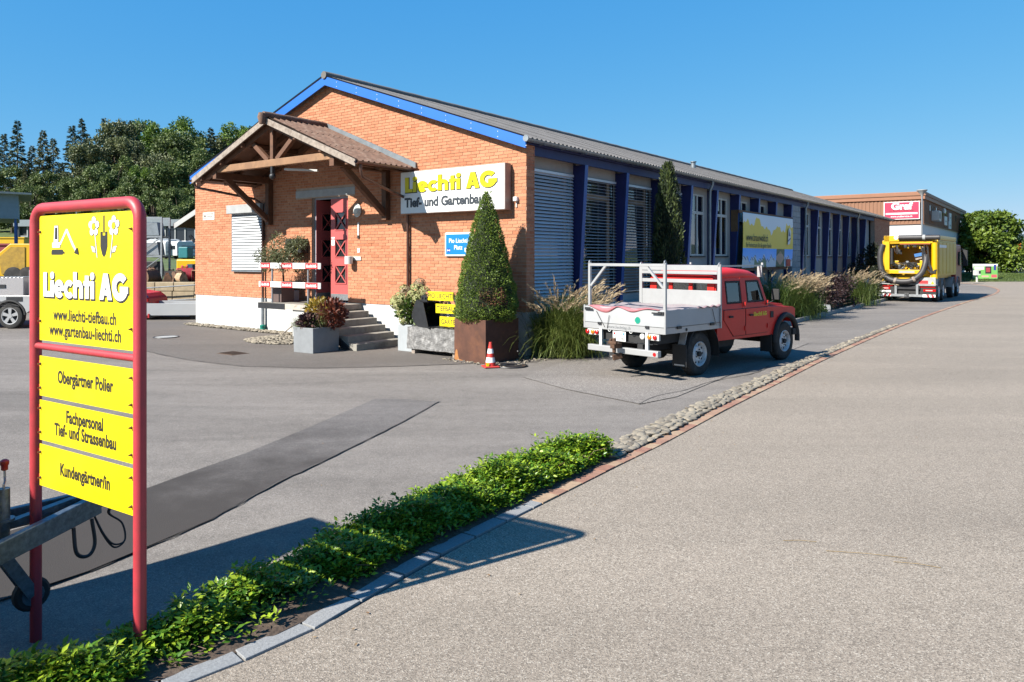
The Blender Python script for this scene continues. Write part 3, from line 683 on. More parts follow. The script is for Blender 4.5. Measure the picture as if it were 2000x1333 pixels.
for i, (a, b, z0, z1) in enumerate(bricks):
    t = clampf(random.gauss(.38, .27), -.15, 1.1); pd = random.uniform(0, .004)
    if i < 300:
        key = (round(b-a, 2), int(t*6)); 
        if key not in BM:
            q = MB(); q.tint = key[1]/6; h = key[0]/2; q.box(-h, h, 0, .02, -(CRS-.01)/2, (CRS-.01)/2); BM[key] = q.mesh('brick', m_brick)
        o = obj('brick', BM[key], gable); o.location = ((a+b)/2, -pd, (z0+z1)/2)
    else:
        rest.tint = t; rest.box(a, b, -pd, .018, z0, z1)
tag(rest.build('brickwork', m_brick, gable), kind='stuff')
# brick returns on the long sides (front pier and rear bay)
def side_bricks(y0, y1, ztop, name):
    q = MB(); q.box(GX1-.25, GX1-.008, y0+.001, y1-.001, PLT, ztop); wall = q.build(name, m_mortar, hall)
    r_ = MB(); z = PLT; row = 0
    while z < ztop-.05:
        off = 0 if row % 2 == 0 else BL/2; y = y0-off
        while y < y1:
            a, b = max(y, y0), min(y+BL, y1)
            if b-a > .04: r_.tint = clampf(random.gauss(.5, .3)); r_.box(GX1-.02, GX1+random.uniform(0, .004), a+.005, b-.005, z+.005, min(z+CRS, ztop)-.005)
            y += BL
        z += CRS; row += 1
    tag(r_.build('brickwork', m_brick, wall), kind='stuff')
side_bricks(.005, .32, 4.74, 'front_pier'); side_bricks(38.2, LEN, 4.74, 'rear_wall')
# dark inside of the hall so the glass has something behind it
q = MB(); q.box(GX0+.3, GX1-1.6, 2.2, LEN-.3, 0.02, .9); q.build('interior_floor', m_interior, hall)
MB().box(-7.0, -6.8, 2.2, LEN-.3, .9, 4.7).build('inner_wall', mat('inner_wall', (.20, .19, .18), .9), hall)
q = MB(); q.box(GX0+.02, GX0+.28, .3, LEN, PLT, 4.7); q.box(GX0+.3, GX1-.3, LEN-.28, LEN, 0, 4.7); q.prism([(GX0+.3, 4.7), (GX1-.3, 4.7), (RX, RZ-.2)], lambda a, b, d: (a, d, b), LEN-.27, LEN-.02); q.build('back_wall', m_brick, hall)
# roof: deck, corrugated sheets, ridge, fascia
def deck(x):
    return roofz(x)
q = MB(); xr = .0; xl = 2*RX
q.prism([(xr, roofz(xr)-.12), (xr, roofz(xr)-.05), (RX, RZ-.05), (xl, roofz(xl)-.05), (xl, roofz(xl)-.12), (RX, RZ-.12)], lambda a, b, d: (a, d, b), -.16, LEN+.2)
roof = q.build('roof', m_wood, hall)
WV = .177; NW = 6
def corr_sheet(width_waves, length, amp=.024, seg=5, rows=2):
    mb = MB(); n = width_waves*seg+1; v = []
    for j in range(rows):
        for i in range(n):
            t = i/seg; v.append((j/(rows-1)*length, t*WV, amp*math.cos(2*math.pi*t)))
    v2 = [(a, b, c-.007) for a, b, c in v]
    f = [(j*n+i, j*n+i+1, (j+1)*n+i+1, (j+1)*n+i) for j in range(rows-1) for i in range(n-1)]
    o = len(v); fb = [(i[0]+o, i[3]+o, i[2]+o, i[1]+o) for i in f]
    e = [(i, i+1, o+i+1, o+i) for i in range(n-1)] + [((rows-1)*n+i+1, (rows-1)*n+i, o+(rows-1)*n+i, o+(rows-1)*n+i+1) for i in range(n-1)]
    mb.add(v+v2, f+fb+e); return mb
slope_len = math.hypot(xr-RX, roofz(RX)-roofz(xr))+.10; rows_ = 3; sl = slope_len/rows_
def smoothme(me): me.polygons.foreach_set('use_smooth', [True]*len(me.polygons)); me.set_sharp_from_angle(angle=R(60)); return me
me_sheet = smoothme(corr_sheet(NW, sl+.14).mesh('sheet', m_corr)); ncol = int((LEN+.5)/(WV*NW)); pit = math.atan(SL)
for r_ in range(rows_):
    for c in range(ncol+1):
        t = r_*sl   # distance up from the eave
        o = obj('roof_sheet', me_sheet, roof); dx = math.cos(pit); dz = math.sin(pit)
        o.location = (xr+.10*dx-t*dx, -.22+c*NW*WV, roofz(xr)-.10*dz+t*dz-.02+.006*(c % 2)+random.uniform(0, .004))
        o.rotation_euler = (0, math.pi+pit-.010, 0); o.rotation_euler = Matrix(((-dx, 0, -dz), (0, 1, 0), (dz, 0, -dx))).to_euler() if False else (0, 0, 0)
        # x axis runs up the slope
        o.rotation_euler = Matrix(((-dx, 0, dz), (0, -1, 0), (dz, 0, dx))).to_euler(); o.location.y += NW*WV
# far slope, one piece (turned away)
q = corr_sheet(int(LEN/WV)+3, slope_len+.1, seg=4); o = q.build('roof_back_slope', m_corr, roof, smooth=60)
dx, dz = math.cos(pit), math.sin(pit); o.rotation_euler = Matrix(((dx, 0, -dz), (0, 1, 0), (dz, 0, dx))).to_euler(); o.location = (xl-.1*dx, -.22, roofz(xl)-.1*dz)
q = MB(); q.tube([(RX, -.24+i*.5, RZ+.0) for i in range(int((LEN+.6)/.5)+1)], .11, 10, rib=.04); q.build('ridge_cap', m_corr, roof, smooth=50)
fq = MB()
for sgn in (1, -1):
    xe = 0.02 if sgn > 0 else 2*RX-.02
    fq.prism([(RX, RZ-.03), (xe, roofz(xe)-.03), (xe, roofz(xe)-.27), (RX, RZ-.27)], lambda a, b, d: (a, d, b), -.205-.001*sgn, -.165)
fq.build('gable_fascia', m_blue, hall)
q = MB(); 
for i in range(9):
    x = RX+.5+i*.78
    for dz_ in (-.09, -.21): q.cyl((x, -.206, roofz(x)+dz_), (x, -.212, roofz(x)+dz_), .012, n=6)
q.build('fascia_screws', m_frame, hall)
q = MB(); q.box(-.19, -.12, .32, LEN-5.2, 4.50, 4.70); q.box(-.105, -.04, -.1, LEN, 4.70, 4.79); q.build('eaves_beam', m_navy, hall)
# gutter, half round
gq = MB(); n = 9; pr_ = [(.075*math.cos(R(180+180*i/(n-1))), .075*math.sin(R(180+180*i/(n-1)))) for i in range(n)] + [(.068*math.cos(R(360-180*i/(n-1))), .068*math.sin(R(360-180*i/(n-1)))) for i in range(n)]
gq.loft([[(.055+a, y, 4.80+b) for a, b in pr_] for y in (-.24, LEN+.2)]); gq.cyl((.055, -.24, 4.795), (.055, -.25, 4.795), .074, n=14)
gut = gq.build('gutter', m_zinc, hall, smooth=40)
q = MB()
for i in range(int(LEN/.9)): q.box(-.03, .135, .4+i*.9, .43+i*.9, 4.718, 4.728)
q.build('gutter_brackets', m_zinc, gut)
for y in (10.55, 22.15, 33.0):
    q = MB(); q.tube([(.055, y, 4.74), (.04, y, 4.62), (-.03, y-.02, 4.45), (-.04, y-.02, 4.2), (-.05, y-.02, .1)], .045, 10); q.build('downpipe', m_zinc, hall, smooth=40)
# slanted fins and the bays between
FS = [2.5+2.2*i for i in range(16)]; WX = -.44
fin = MB(); fin.prism([(WX, .9), (-.30, .9), (-.085, 4.50), (WX, 4.50)], lambda a, b, d: (a, d, b), 0, .13); me_fin = fin.mesh('fin', m_navy)
fe = MB(); fe.prism([(-.299, .9), (-.288, .9), (-.073, 4.50), (-.084, 4.50)], lambda a, b, d: (a, d, b), -.006, .136); me_fe = fe.mesh('fin_edge', m_navyedge)
for s in FS:
    o = obj('fin', me_fin, hall); o.location = (0, s, 0); e = obj('fin_edge', me_fe, o)
EDG = [.32]+FS+[38.2]
def bay_wall(y0, y1, z0, z1, m=m_stucco): MB().box(WX-.2, WX, y0, y1, z0, z1).build('bay_panel', m, hall)
me_sl = None
def slats(parent, x, y0, y1, z0, z1, pitch, tilt, wd=.075):
    q = MB(); q.box(-.0015, .0015, 0, y1-y0, -wd/2, wd/2); me = q.mesh('blind_slat', m_slat); z = z0+pitch/2
    while z < z1:
        o = obj('blind_slat', me, parent); o.location = (x, y0, z); o.rotation_euler = (0, tilt+random.uniform(-.03, .03), 0); z += pitch
    MB().box(x-.01, x+.01, y0, y1, z0-.03, z0).build('blind_rail', m_slat, parent); MB().box(x-.03, x+.03, y0, y1, z1, z1+.06).build('blind_rail', m_slat, parent)
    q = MB(); [q.cyl((x+.03, y0+f*(y1-y0), z0), (x+.03, y0+f*(y1-y0), z1), .003, n=4) for f in (.08, .5, .92)]; q.build('blind_cord', m_frame, parent)
def win(y0, y1, z0, z1, split=True, curtain=0.0):
    f = MB(); a = .055; X0, X1 = WX-.06, WX+.005
    f.box(X0, X1, y0, y0+a, z0, z1); f.box(X0, X1, y1-a, y1, z0, z1); f.box(X0, X1-.002, y0+a, y1-a, z0, z0+a); f.box(X0, X1-.002, y0+a, y1-a, z1-a, z1)
    tz = z0+(z1-z0)*.70 if split else None; ym = (y0+y1)/2
    f.box(X0, X1+.004, ym-.045, ym+.045, z0+a, z1-a)
    if split: f.box(X0, X1-.003, y0+a, ym-.045, tz-.05, tz+.05); f.box(X0, X1-.003, ym+.045, y1-a, tz-.05, tz+.05)
    w_ = f.build('window', m_frame, hall, bevel=.004)
    zz = [(z0+a, tz-.05), (tz+.05, z1-a)] if split else [(z0+a, z1-a)]
    for ya, yb in ((y0+a, ym-.045), (ym+.045, y1-a)):
        for za, zb in zz: MB().box(WX-.035, WX-.03, ya, yb, za, zb).build('pane', m_glass, w_)
    if curtain:
        q = MB(); n = 40; q.loft([[(WX-.22+.02*math.sin(i*1.3+math.sin(i)), y0+(y1-y0)*(.02+i/n*curtain), z) for i in range(n)] for z in (z0, z1)], cap=False, closed=False)
        q.build('curtain', mat('curtain', (.62, .60, .56), .9, var=.08, trans=.3), w_)
    MB().box(WX+.001, WX+.05, y0-.05, y1+.05, z0-.05, z0-.004).build('window_sill', m_dark, w_)
    return w_
for i in range(len(EDG)-1):
    y0 = EDG[i]+(.0 if i == 0 else .13); y1 = EDG[i+1]
    if i < 4:      # glazed bays behind external blinds
        bay_wall(y0, y1, 4.28, 4.70); bay_wall(y0, y1, PLT-.1, 1.18, m_plinth)
        f = MB(); f.box(WX-.14, WX-.07, y0, y1, 1.18, 1.24); f.box(WX-.14, WX-.07, y0, y1, 4.2, 4.28); f.box(WX-.14, WX-.07, y1-.32, y1-.2, 1.24, 4.2); f.box(WX-.14, WX-.07, y0, y0+.08, 1.24, 4.2); f.box(WX-.14, WX-.072, y0+.08, y1-.32, 3.72, 3.86)
        w_ = f.build('window', mat('timber_frame_pale', (.42, .36, .28), .6), hall)
        MB().box(WX-.11, WX-.105, y0+.08, y1-.32, 1.9, 3.72).build('pane', m_glass, w_); MB().box(WX-.11, WX-.105, y0+.08, y1-.32, 3.86, 4.2).build('pane', m_glass, w_); MB().box(WX-.11, WX-.105, y1-.2, y1-.01, 1.24, 4.2).build('pane', m_glass, w_)
        MB().box(WX-.12, WX-.09, y0+.08, y1-.32, 1.24, 1.89).build('spandrel', m_stucco, w_)
        slats(w_, WX+.03, y0+.03, y1-.05, 1.26, 4.2, .082, R(-38 if i == 0 else -72 if i < 3 else -60), .08)
    elif i in (6, 7, 8):    # behind the banner: only the upper lights
        bay_wall(y0, y1, PLT-.1, 3.55); bay_wall(y0, y1, 4.34, 4.70); bay_wall(y0, y0+.45, 3.55, 4.34); bay_wall(y1-.35, y1, 3.55, 4.34)
        if i < 8: win(y0+.45, y1-.35, 3.55, 4.34, False)
        else: bay_wall(y0+.45, y1-.35, 3.55, 4.34)
    elif i == 9:   # block pier
        bay_wall(y0, y1, PLT-.1, 4.70); q = MB(); z = 1.0; r_ = 0
        while z < 4.5:
            yb = y0+(.0 if r_ % 2 else -.25)
            while yb < y0+1.3:
                a, b = max(yb, y0), min(yb+.5, y0+1.3)
                if b-a > .05: q.tint = random.random(); q.box(WX, WX+.33, a+.006, b-.006, z+.006, min(z+.244, 4.5))
                yb += .5
            z += .25; r_ += 1
        q.build('block_pier', mat('grey_block', (.36, .38, .40), .9, col2=(.42, .44, .46), var=.12, scale=6), hall)
    elif i >= 15: bay_wall(y0, y1, PLT-.1, 4.70)
    else:
        wy0, wy1 = y0+.62, y1-.32
        bay_wall(y0, wy0, PLT-.1, 4.70); bay_wall(wy1, y1, PLT-.1, 4.70); bay_wall(wy0, wy1, PLT-.1, 2.25); bay_wall(wy0, wy1, 4.32, 4.70)
        win(wy0, wy1, 2.25, 4.32, True, (0, .45, .5, .4)[i % 4])
# brown boards on the fins beside the banner
for s in FS[5:9]: MB().box(-.40, -.135 if s < 14 else -.155, s-.012, s-.002, 3.15 if s == FS[5] else 3.62, 3.95).build('board_cover', mat('cover_board', (.20, .115, .055), .7, var=.3, scale=6), hall)
MB().box(-.2, .0, 8.0, 8.35, 7.0, 7.0).build('vent', m_dark, hall) if False else None
q = MB(); q.cyl((-4.6, 20.0, roofz(-4.6)-.1), (-4.6, 20.0, roofz(-4.6)+.26), .11, n=14); q.cyl((-4.6, 20.0, roofz(-4.6)+.26), (-4.6, 20.0, roofz(-4.6)+.30), .15, n=14); q.build('roof_vent', m_zinc, hall, smooth=40)
# concrete lintel, doors, shutter window
MB().box(-8.2, -5.7, -.012, .2, 3.885, 4.085).build('lintel', mat('lintel', (.46, .48, .49), .85, var=.15, bump=.3), hall, bevel=.006)
q = MB(); q.box(DOOR[0]-.0, DOOR[0]+.07, .10, .17, DOOR[2]-.02, DOOR[3]); q.box(DOOR[0]+.07, DOOR[1], .10, .17, DOOR[3]-.05, DOOR[3]); q.build('door_frame', mat('door_frame_grey', (.33, .35, .40), .5), hall)
q = MB(); q.box(DOOR[0]-.3, DOOR[1]+.3, 2.0, 2.1, 1.0, 4.0); q.box(DOOR[0]-.3, DOOR[0]-.2, .3, 2.0, 1.0, 4.0); q.box(DOOR[1]+.2, DOOR[1]+.3, .3, 2.0, 1.0, 4.0); q.box(DOOR[0]-.3, DOOR[1]+.3, .3, 2.1, .9, 1.0); q.box(DOOR[0]-.3, DOOR[1]+.3, .3, 2.1, 4.0, 4.1); q.build('vestibule', m_interior, hall)
def leaf(name, hinge, wid, sgn, ang, mt):
    """a door leaf with three square lights; hinge x, opening sgn"""
    f = MB(); d = .05; h = DOOR[3]-.06-DOOR[2]; m = wid*.24; e = wid-m; ws = wid-2*m; zs = [.47, 1.19, 1.93]; hh = .47
    f.box(0, m, 0, d, 0, h); f.box(e, wid, 0, d, 0, h); zz = 0
    for z in zs: f.box(m, e, 0, d, zz, z); zz = z+hh
    f.box(m, e, 0, d, zz, h)
    o = f.build('door', mt, hall); o.location = (hinge, .10, DOOR[2]+.005); o.rotation_euler = (0, 0, ang)
    for z in zs:
        b = MB(); t = .03
        b.box(m-.025, m, -.018, 0, z-.025, z+hh+.025); b.box(e, e+.025, -.018, 0, z-.025, z+hh+.025); b.box(m, e, -.018, 0, z-.025, z); b.box(m, e, -.018, 0, z+hh, z+hh+.025)
        b.bar((m, .0, z), (e, .0, z+hh), .02, t); b.bar((m, .002, z+hh), (e, .002, z), .02, t)
        b.build('muntin', mt, o); MB().box(m, e, .024, .028, z, z+hh).build('pane', m_pane, o)
    MB().box(.01, wid-.01, -.004, -.001, .0, .17).build('kick_plate', m_steel, o)
    return o
dl = leaf('door', DOOR[1]-.82, .82, 1, 0, m_door)
text('EINGANG', .035, m_ink, dl, (.05, -.006, 1.62), depth=.001, name='notice_lettering') if False else None
q = MB(); q.box(.03, .16, -.004, -.0005, 1.50, 1.66); q.box(.03, .16, -.004, -.0005, 1.69, 1.73); q.build('notice', m_pwhite, dl)
leaf('door', DOOR[0]+.08, .80, 1, R(86), m_door)
sw = MB(); a0, a1, b0, b1 = SHUT; sw.box(a0-.06, a0, -.05, .05, b0, b1); sw.box(a1, a1+.06, -.05, .05, b0, b1)
sw.box(a0-.02, a1+.02, -.09, -.02, b0-.04, b0); shw = sw.build('shutter_window', m_zinc, hall)
MB().box(a0-.12, a1+.12, -.20, -.01, b1-.02, b1+.24).build('shutter_box', m_lconc, shw, bevel=.01)
MB().box(a0, a1, -.012, -.008, b0, b1).build('dark_backing', m_interior, shw)  # plain dark sheet that makes the gaps between the slats dark
q = MB(); q.box(0, a1-a0, -.002, .002, -.036, .036); me = q.mesh('shutter_slat', mat('shutter_white', (.70, .72, .74), .4, var=.05)); z = b0+.05
while z < b1-.02:
    o = obj('shutter_slat', me, shw); o.location = (a0, -.06, z); o.rotation_euler = (R(-28)+random.uniform(-.02, .02), 0, 0); z += .084
# ------------------------------------------------------------------ things fixed to the gable
lb = thing('lightbox_sign', 'large white company light box with yellow lettering on the brick gable', 'sign', B(-2.13, -.03, 3.26), ANG)
sw_, shh = 1.63, 1.05
MB().box(-sw_, sw_, -.22, 0, 0, shh).build('box', mat('sign_case', (.40, .29, .25), .45, .3, var=.1), lb, bevel=.012)
MB().box(-sw_+.02, sw_-.02, -.226, -.2205, .02, shh-.02).build('face', m_pwhite, lb)
company(lb, -sw_+.17, .53, 2.86, .37, -.2262, m_ink, .004, grow=.028, name='lettering_outline').location = (.012, 0, -.012)
company(lb, -sw_+.17, .53, 2.86, .37, -.231, mat('letter_yellow', (.86, .72, .0), .4, var=.03), .004)
text('Tief- und Gartenbau', .31, mat('letter_slate', (.03, .04, .055), .5), lb, (-sw_+.16, -.229, .175), bold=.042, sx=.98, depth=.002)
bs_ = thing('street_sign', 'blue square name board with white rim beside the clipped yew', 'sign', B(-2.03, -.02, 2.22), ANG)
MB().box(-.43, .43, -.045, 0, 0, .57).build('rim', m_pwhite, bs_, bevel=.025); MB().box(-.385, .385, -.049, -.0455, .045, .525).build('board', mat('street_blue', (.0, .22, .62), .4, var=.03), bs_)
text('Pio Liechti', .145, m_pwhite, bs_, (0, -.0505, .325), align='CENTER', bold=.012, sx=.95, depth=.0008); text('Platz', .145, m_pwhite, bs_, (0, -.0505, .165), align='CENTER', bold=.012, sx=.95, depth=.0008)
q = MB(); plaque(q, [disc(-.30, .145, .06, 14)], -.0495, .0008); q.build('emblem_disc', mat('emblem_blue', (.01, .10, .45), .5), bs_)
q = MB(); plaque(q, [[(-.345, .165), (-.345, .125), (-.30, .14), (-.255, .125), (-.255, .165), (-.30, .15)], [(.20, .20), (.20, .12), (.25, .08), (.30, .12), (.30, .20)]], -.0505, .0008); q.build('emblem', m_pwhite, bs_)
q = MB(); plaque(q, [[(.225, .165), (.275, .165), (.26, .185), (.26, .11), (.24, .11), (.24, .185)]], -.052, .0008); q.build('emblem_mark', m_ink, bs_)
ac = thing('warning_sign', 'small white warning notice with red symbol on the brick wall', 'sign', B(-12.65, -.004, 3.40), ANG)
MB().box(-.33, .33, -.008, 0, 0, .25).build('board', mat('notice_cream', (.78, .74, .68), .5), ac); q = MB(); [plaque(q, [r_], -.0085, .001) for r_ in (rect(-.29, .04, -.12, .055), rect(-.29, .195, -.12, .21), rect(-.29, .055, -.275, .195), rect(-.135, .055, -.12, .195))]; q.build('symbol_frame', mat('notice_red', (.7, .05, .12), .5), ac)
q = MB(); plaque(q, [disc(-.205, .125, .04)], -.0085, .001); q.build('symbol', m_ink, ac)
text('ACHTUNG', .075, m_ink, ac, (-.08, -.0095, .165), depth=.0006, sx=.95); text('Videoüberwachung', .042, m_ink, ac, (-.08, -.0095, .10), depth=.0006, sx=.9); text('rund um die Uhr', .042, m_ink, ac, (-.08, -.0095, .05), depth=.0006, sx=.9)
lm = thing('wall_lamp', 'oval white bulkhead lamp beside the red door', 'lamp', B(-5.57, 0, 3.44), ANG)
q = MB(); q.sphere((0, -.02, 0), .16, 16, 8, (.75, .6, 1.0)); q.build('diffuser', mat('opal', (.74, .72, .66), .35), lm, smooth=60)
q = MB(); q.tube([(.125*math.cos(t), -.045, .165*math.sin(t)) for t in np.linspace(0, 2*math.pi, 25)[:-1]], .018, 6, closed=True); [q.bar((-.105, -.10, z), (.105, -.10, z), .01, .012) for z in (-.03, -.06, -.09)]; q.build('grille', m_frame, lm, smooth=40)
tg = thing('wall_ashtray', 'small white cylinder ashtray on the wall beside the door', 'ashtray', B(-5.78, 0, 2.02), ANG); MB().lathe([(.02, 0), (.11, .0), (.11, .2), (.09, .21), (.02, .205)], 14, (0, -.15, 0)).build('cup', m_frame, tg, smooth=40); MB().box(.0, .33, -.03, 0, .10, .2).build('arm', m_frame, tg)
tg = thing('door_bell', 'little white bell button on the brick wall near the door', 'bell', B(-5.55, 0, 2.32), ANG); MB().box(-.045, .045, -.02, 0, 0, .12).build('plate', m_pwhite, tg, bevel=.004); MB().cyl((0, -.02, .06), (0, -.026, .06), .015, n=8).build('button', m_dark, tg)
tg = thing('wall_thermometer', 'slim white rod holder on the brick wall above the bell', 'holder', B(-5.55, 0, 2.70), ANG); MB().box(-.022, .022, -.03, 0, .08, .42).build('rod', m_pwhite, tg); MB().box(-.03, .03, -.04, 0, 0, .08).build('holder', m_black, tg)
tg = thing('letter_box', 'black letter box with small yellow sticker beside the door', 'letter box', B(-8.0, 0, 2.32), ANG); MB().box(-.36, .36, -.26, 0, 0, .40).build('body', m_dark, tg, bevel=.012); MB().box(-.33, .33, -.264, -.2605, .24, .37).build('flap', m_black, tg); MB().box(.12, .25, -.2655, -.261, .10, .20).build('sticker', m_yel, tg)
tg = thing('corner_sensor', 'small white motion sensor at the right end of the light box sign', 'sensor', B(-.36, 0, 3.45), ANG); MB().box(-.05, .05, -.09, 0, 0, .10).build('body', m_pwhite, tg, bevel=.015); MB().box(-.012, .012, -.03, 0, -.13, -.001).build('stalk', m_frame, tg)

# ------------------------------------------------------------------ timber porch roof
pc = thing('porch_canopy', 'brown timber porch roof with corrugated covering on braces above the red door', 'canopy', B(-6.84, 0, 0), ANG)
HW, PJ, PZ, EZc = 3.36, 2.0, 5.80, 4.47; PS = (PZ-EZc)/HW; pt = math.atan(PS); plen = HW/math.cos(pt)
dxp, dzp = math.cos(pt), math.sin(pt)
for sgn in (1, -1):
    q = MB(); q.prism([(0, PZ-.10), (sgn*HW, EZc-.10), (sgn*HW, EZc-.13), (0, PZ-.13)], lambda a, b, d: (a, d, b), -PJ+.05, -.01); dk = q.build('roof_boarding', m_wood, pc)
    rows_ = 3; L_ = plen/rows_; nw = 11
    q = corr_sheet(nw, L_+.12, .034, 5); me = smoothme(q.mesh('roof_sheet', m_corrb))
    for r_ in range(rows_):
        o = obj('roof_sheet', me, dk); t = r_*L_
        rot = Matrix(((-sgn*dxp, 0, sgn*dzp), (0, -sgn, 0), (dzp, 0, dxp)))
        o.rotation_euler = rot.to_euler(); o.location = (sgn*(HW+.06-t*dxp), -.02 if sgn > 0 else -.02-nw*WV, EZc-.05+t*dzp+.012*(r_)+(-.02))
    for y, m_ in ((-PJ+.03, m_oldwood), ):
        q = MB(); q.prism([(0, PZ-.045), (sgn*(HW+.03), EZc-.045), (sgn*(HW+.03), EZc-.20), (0, PZ-.20)], lambda a, b, d: (a, d, b), y-.03, y+.003); q.build('barge_board', m_, pc)
    for y in (-PJ+.22, -1.05, -.12):
        q = MB(); q.prism([(0, PZ-.14), (sgn*(HW-.15), EZc-.07-.02), (sgn*(HW-.15), EZc-.20), (0, PZ-.30)], lambda a, b, d: (a, d, b), y-.05, y+.05); q.build('rafter', m_wood, pc)
    for f in (.33, .62, .9): q = MB(); xx = sgn*HW*f; zz = PZ-(PZ-EZc)*f; q.bar((xx, -PJ+.06, zz-.20), (xx, 0, zz-.20), .09, .12); q.build('purlin', m_wood, pc)
    # bracket: wall post, beam, brace
    bx_ = sgn*2.45-.05
    MB().box(bx_-.08, bx_+.08, -.17, -.012, 3.15, 4.62).build('wall_post', m_wood, pc, bevel=.008)
    MB().box(bx_-.08, bx_+.08, -1.85, -.17, 4.36, 4.55).build('bracket_beam', m_wood, pc, bevel=.008)
    MB().bar((bx_, -.14, 3.30), (bx_, -1.50, 4.40), .13, .15).build('brace', m_wood, pc, bevel=.008)
    # gutter and spout
    g_ = MB(); n = 8; pr_ = [(.07*math.cos(R(180+180*i/(n-1))), .07*math.sin(R(180+180*i/(n-1)))) for i in range(n)] + [(.063*math.cos(R(360-180*i/(n-1))), .063*math.sin(R(360-180*i/(n-1)))) for i in range(n)]
    g_.loft([[(sgn*(HW+.09)+a, y, EZc-.085+b) for a, b in pr_] for y in (-PJ-.02, -.03)]); g_.build('gutter', m_copper, pc, smooth=40)
q = MB(); q.tube([(0, -PJ-.04+i*.25, PZ+.01) for i in range(9)], .10, 10, rib=.05); q.build('ridge_tile', m_corrb, pc, smooth=50)
q = MB(); q.tube([(0, -PJ-.06, PZ+.04), (0, -PJ-.08, PZ-.05), (0, -PJ-.07, PZ-.22)], [.10, .11, .07], 10); q.build('ridge_end', m_corrb, pc, smooth=50)
for sgn in (1, -1):
    q = MB(); q.prism([(0, PZ+.10), (sgn*(HW+.05), EZc+.08), (sgn*(HW+.05), EZc-.08), (0, PZ-.06)], lambda a, b, d: (a, d, b), -.06+.001*sgn, -.012); q.build('flashing', m_zinc, pc)
MB().bar((-2.75, -1.74, 4.62), (2.65, -1.74, 4.62), .14, .18).build('tie_beam', mat('tie_beam_wood', (.33, .175, .085), .7, var=.3, scale=6, dirt=(.18, .08, .04), dscale=3), pc, bevel=.01)
MB().bar((-.0, -1.74, 4.70), (0, -1.74, 5.62), .11, .12).build('king_post', m_wood, pc)
for sgn in (1, -1): MB().bar((sgn*.18, -1.74, 4.70), (sgn*.95, -1.74, 5.28), .10, .12).build('strut', m_wood, pc)
q = MB(); q.box(-.04, .04, -1.80, -1.72, 4.36, 4.53); q.sphere((0, -1.76, 4.28), .085, 12, 7); q.build('hanging_lamp', m_dark, pc, smooth=60)
q = MB(); q.bar((.3, -1.6, 4.45), (1.1, -1.2, 4.40), .10, .05); q.build('lamp_tube', m_frame, pc)
# copper pipes: from gutter ends down the wall
q = MB(); x = HW+.09; q.tube([(x, -PJ+.12, EZc-.16), (x, -PJ+.12, EZc-.30), (x-.03, -PJ+.2, EZc-.42), (x-.15, -1.0, EZc-.62), (x-.28, -.14, EZc-.80), (x-.29, -.07, EZc-.95), (x-.29, -.07, 1.0), (x-.29, -.07, .05)], .036, 10); q.build('downpipe', m_copper, pc, smooth=50)
q = MB(); x = -HW-.09; q.tube([(x, -PJ+.12, EZc-.16), (x+.05, -PJ+.14, EZc-.30), (x+.4, -1.6, EZc-.38), (-2.9, -.3, EZc-.55), (-2.82, -.08, EZc-.7), (-2.82, -.08, 1.0)], .036, 10); q.build('downpipe', m_copper, pc, smooth=50)
q = MB(); q.tube([(-2.82, -.08, 1.0), (-2.82, -.08, .12)], .05, 12); q.build('standpipe', m_zinc, pc, smooth=50)
q = MB(); q.lathe([(.05, 0), (.085, 0), (.085, .06), (.075, .07), (.085, .10), (.085, .16), (.05, .18)], 14, (-2.82, -.08, .02)); q.build('pipe_boot', mat('green_plastic', (.0, .23, .17), .4), pc, smooth=40)

# ------------------------------------------------------------------ entrance platform, steps, barrier boards
st = thing('entrance_steps', 'concrete entrance platform with six steps leading down along the white plinth', 'steps', B(0, 0, 0), ANG)
MB().box(-8.25, -5.42, -1.17, -.005, .83, .97).build('platform', m_conc, st, bevel=.01)
MB().box(-8.27, -7.10, -1.205, -1.171, .81, .965).build('edge_channel', m_dark, st); MB().box(-7.095, -5.43, -1.195, -1.171, .82, .967).build('edge_plank', mat('peeling_plank', (.55, .50, .43), .8, var=.2, scale=12, dirt=(.25, .13, .06), dscale=9), st)
for i in range(6):
    z1 = .97-.162*i; x0 = -5.42+.31*(i-1) if i else -5.43; 
    if i: MB().box(x0, x0+.36, -1.62, -.10, z1-.162-.02, z1).build('step', m_conc, st, bevel=.012)
q = MB(); q.prism([(-5.40, .82), (-3.95, .02), (-4.25, .02), (-5.40, .62)], lambda a, b, d: (a, d, b), -1.66, -1.60); q.build('stringer', m_dark, st)
q = MB(); q.box(-3.92, -3.88, -1.7, -.1, 0, .02); 
MB().box(-6.85, -5.75, -1.14, -.02, 0, .828).build('support_block', m_plinth, st, bevel=.01)
q = MB(); q.cyl((-6.35, -1.141, .45), (-6.35, -1.155, .45), .25, n=24); q.build('pipe_opening', m_interior, st); q = MB(); q.tube([(-6.35+.26*math.cos(t), -1.15, .45+.26*math.sin(t)) for t in np.linspace(0, 6.2832, 29)[:-1]], .02, 6, closed=True); q.build('pipe_rim', m_lconc, st, smooth=50)
q = MB(); q.tube([(-7.6, -.6, .30), (-6.86, -.7, .30)], .02, 6); q.tube([(-7.6, -.6, .30), (-7.7, -.85, .08)], .015, 6); q.build('pipe_stub', m_oldwood, st)
bar_ = thing('barrier_railing', 'railing of two red and white company boards on steel posts', 'railing', B(-6.98, -1.16, .97), ANG)
for x in (-.78, .74): MB().cyl((x, .05, -.0), (x, .05, 1.06), .026, n=12).build('post', m_steel, bar_, smooth=40)
m_bred = mat('board_red', (.62, .03, .035), .5, var=.05)
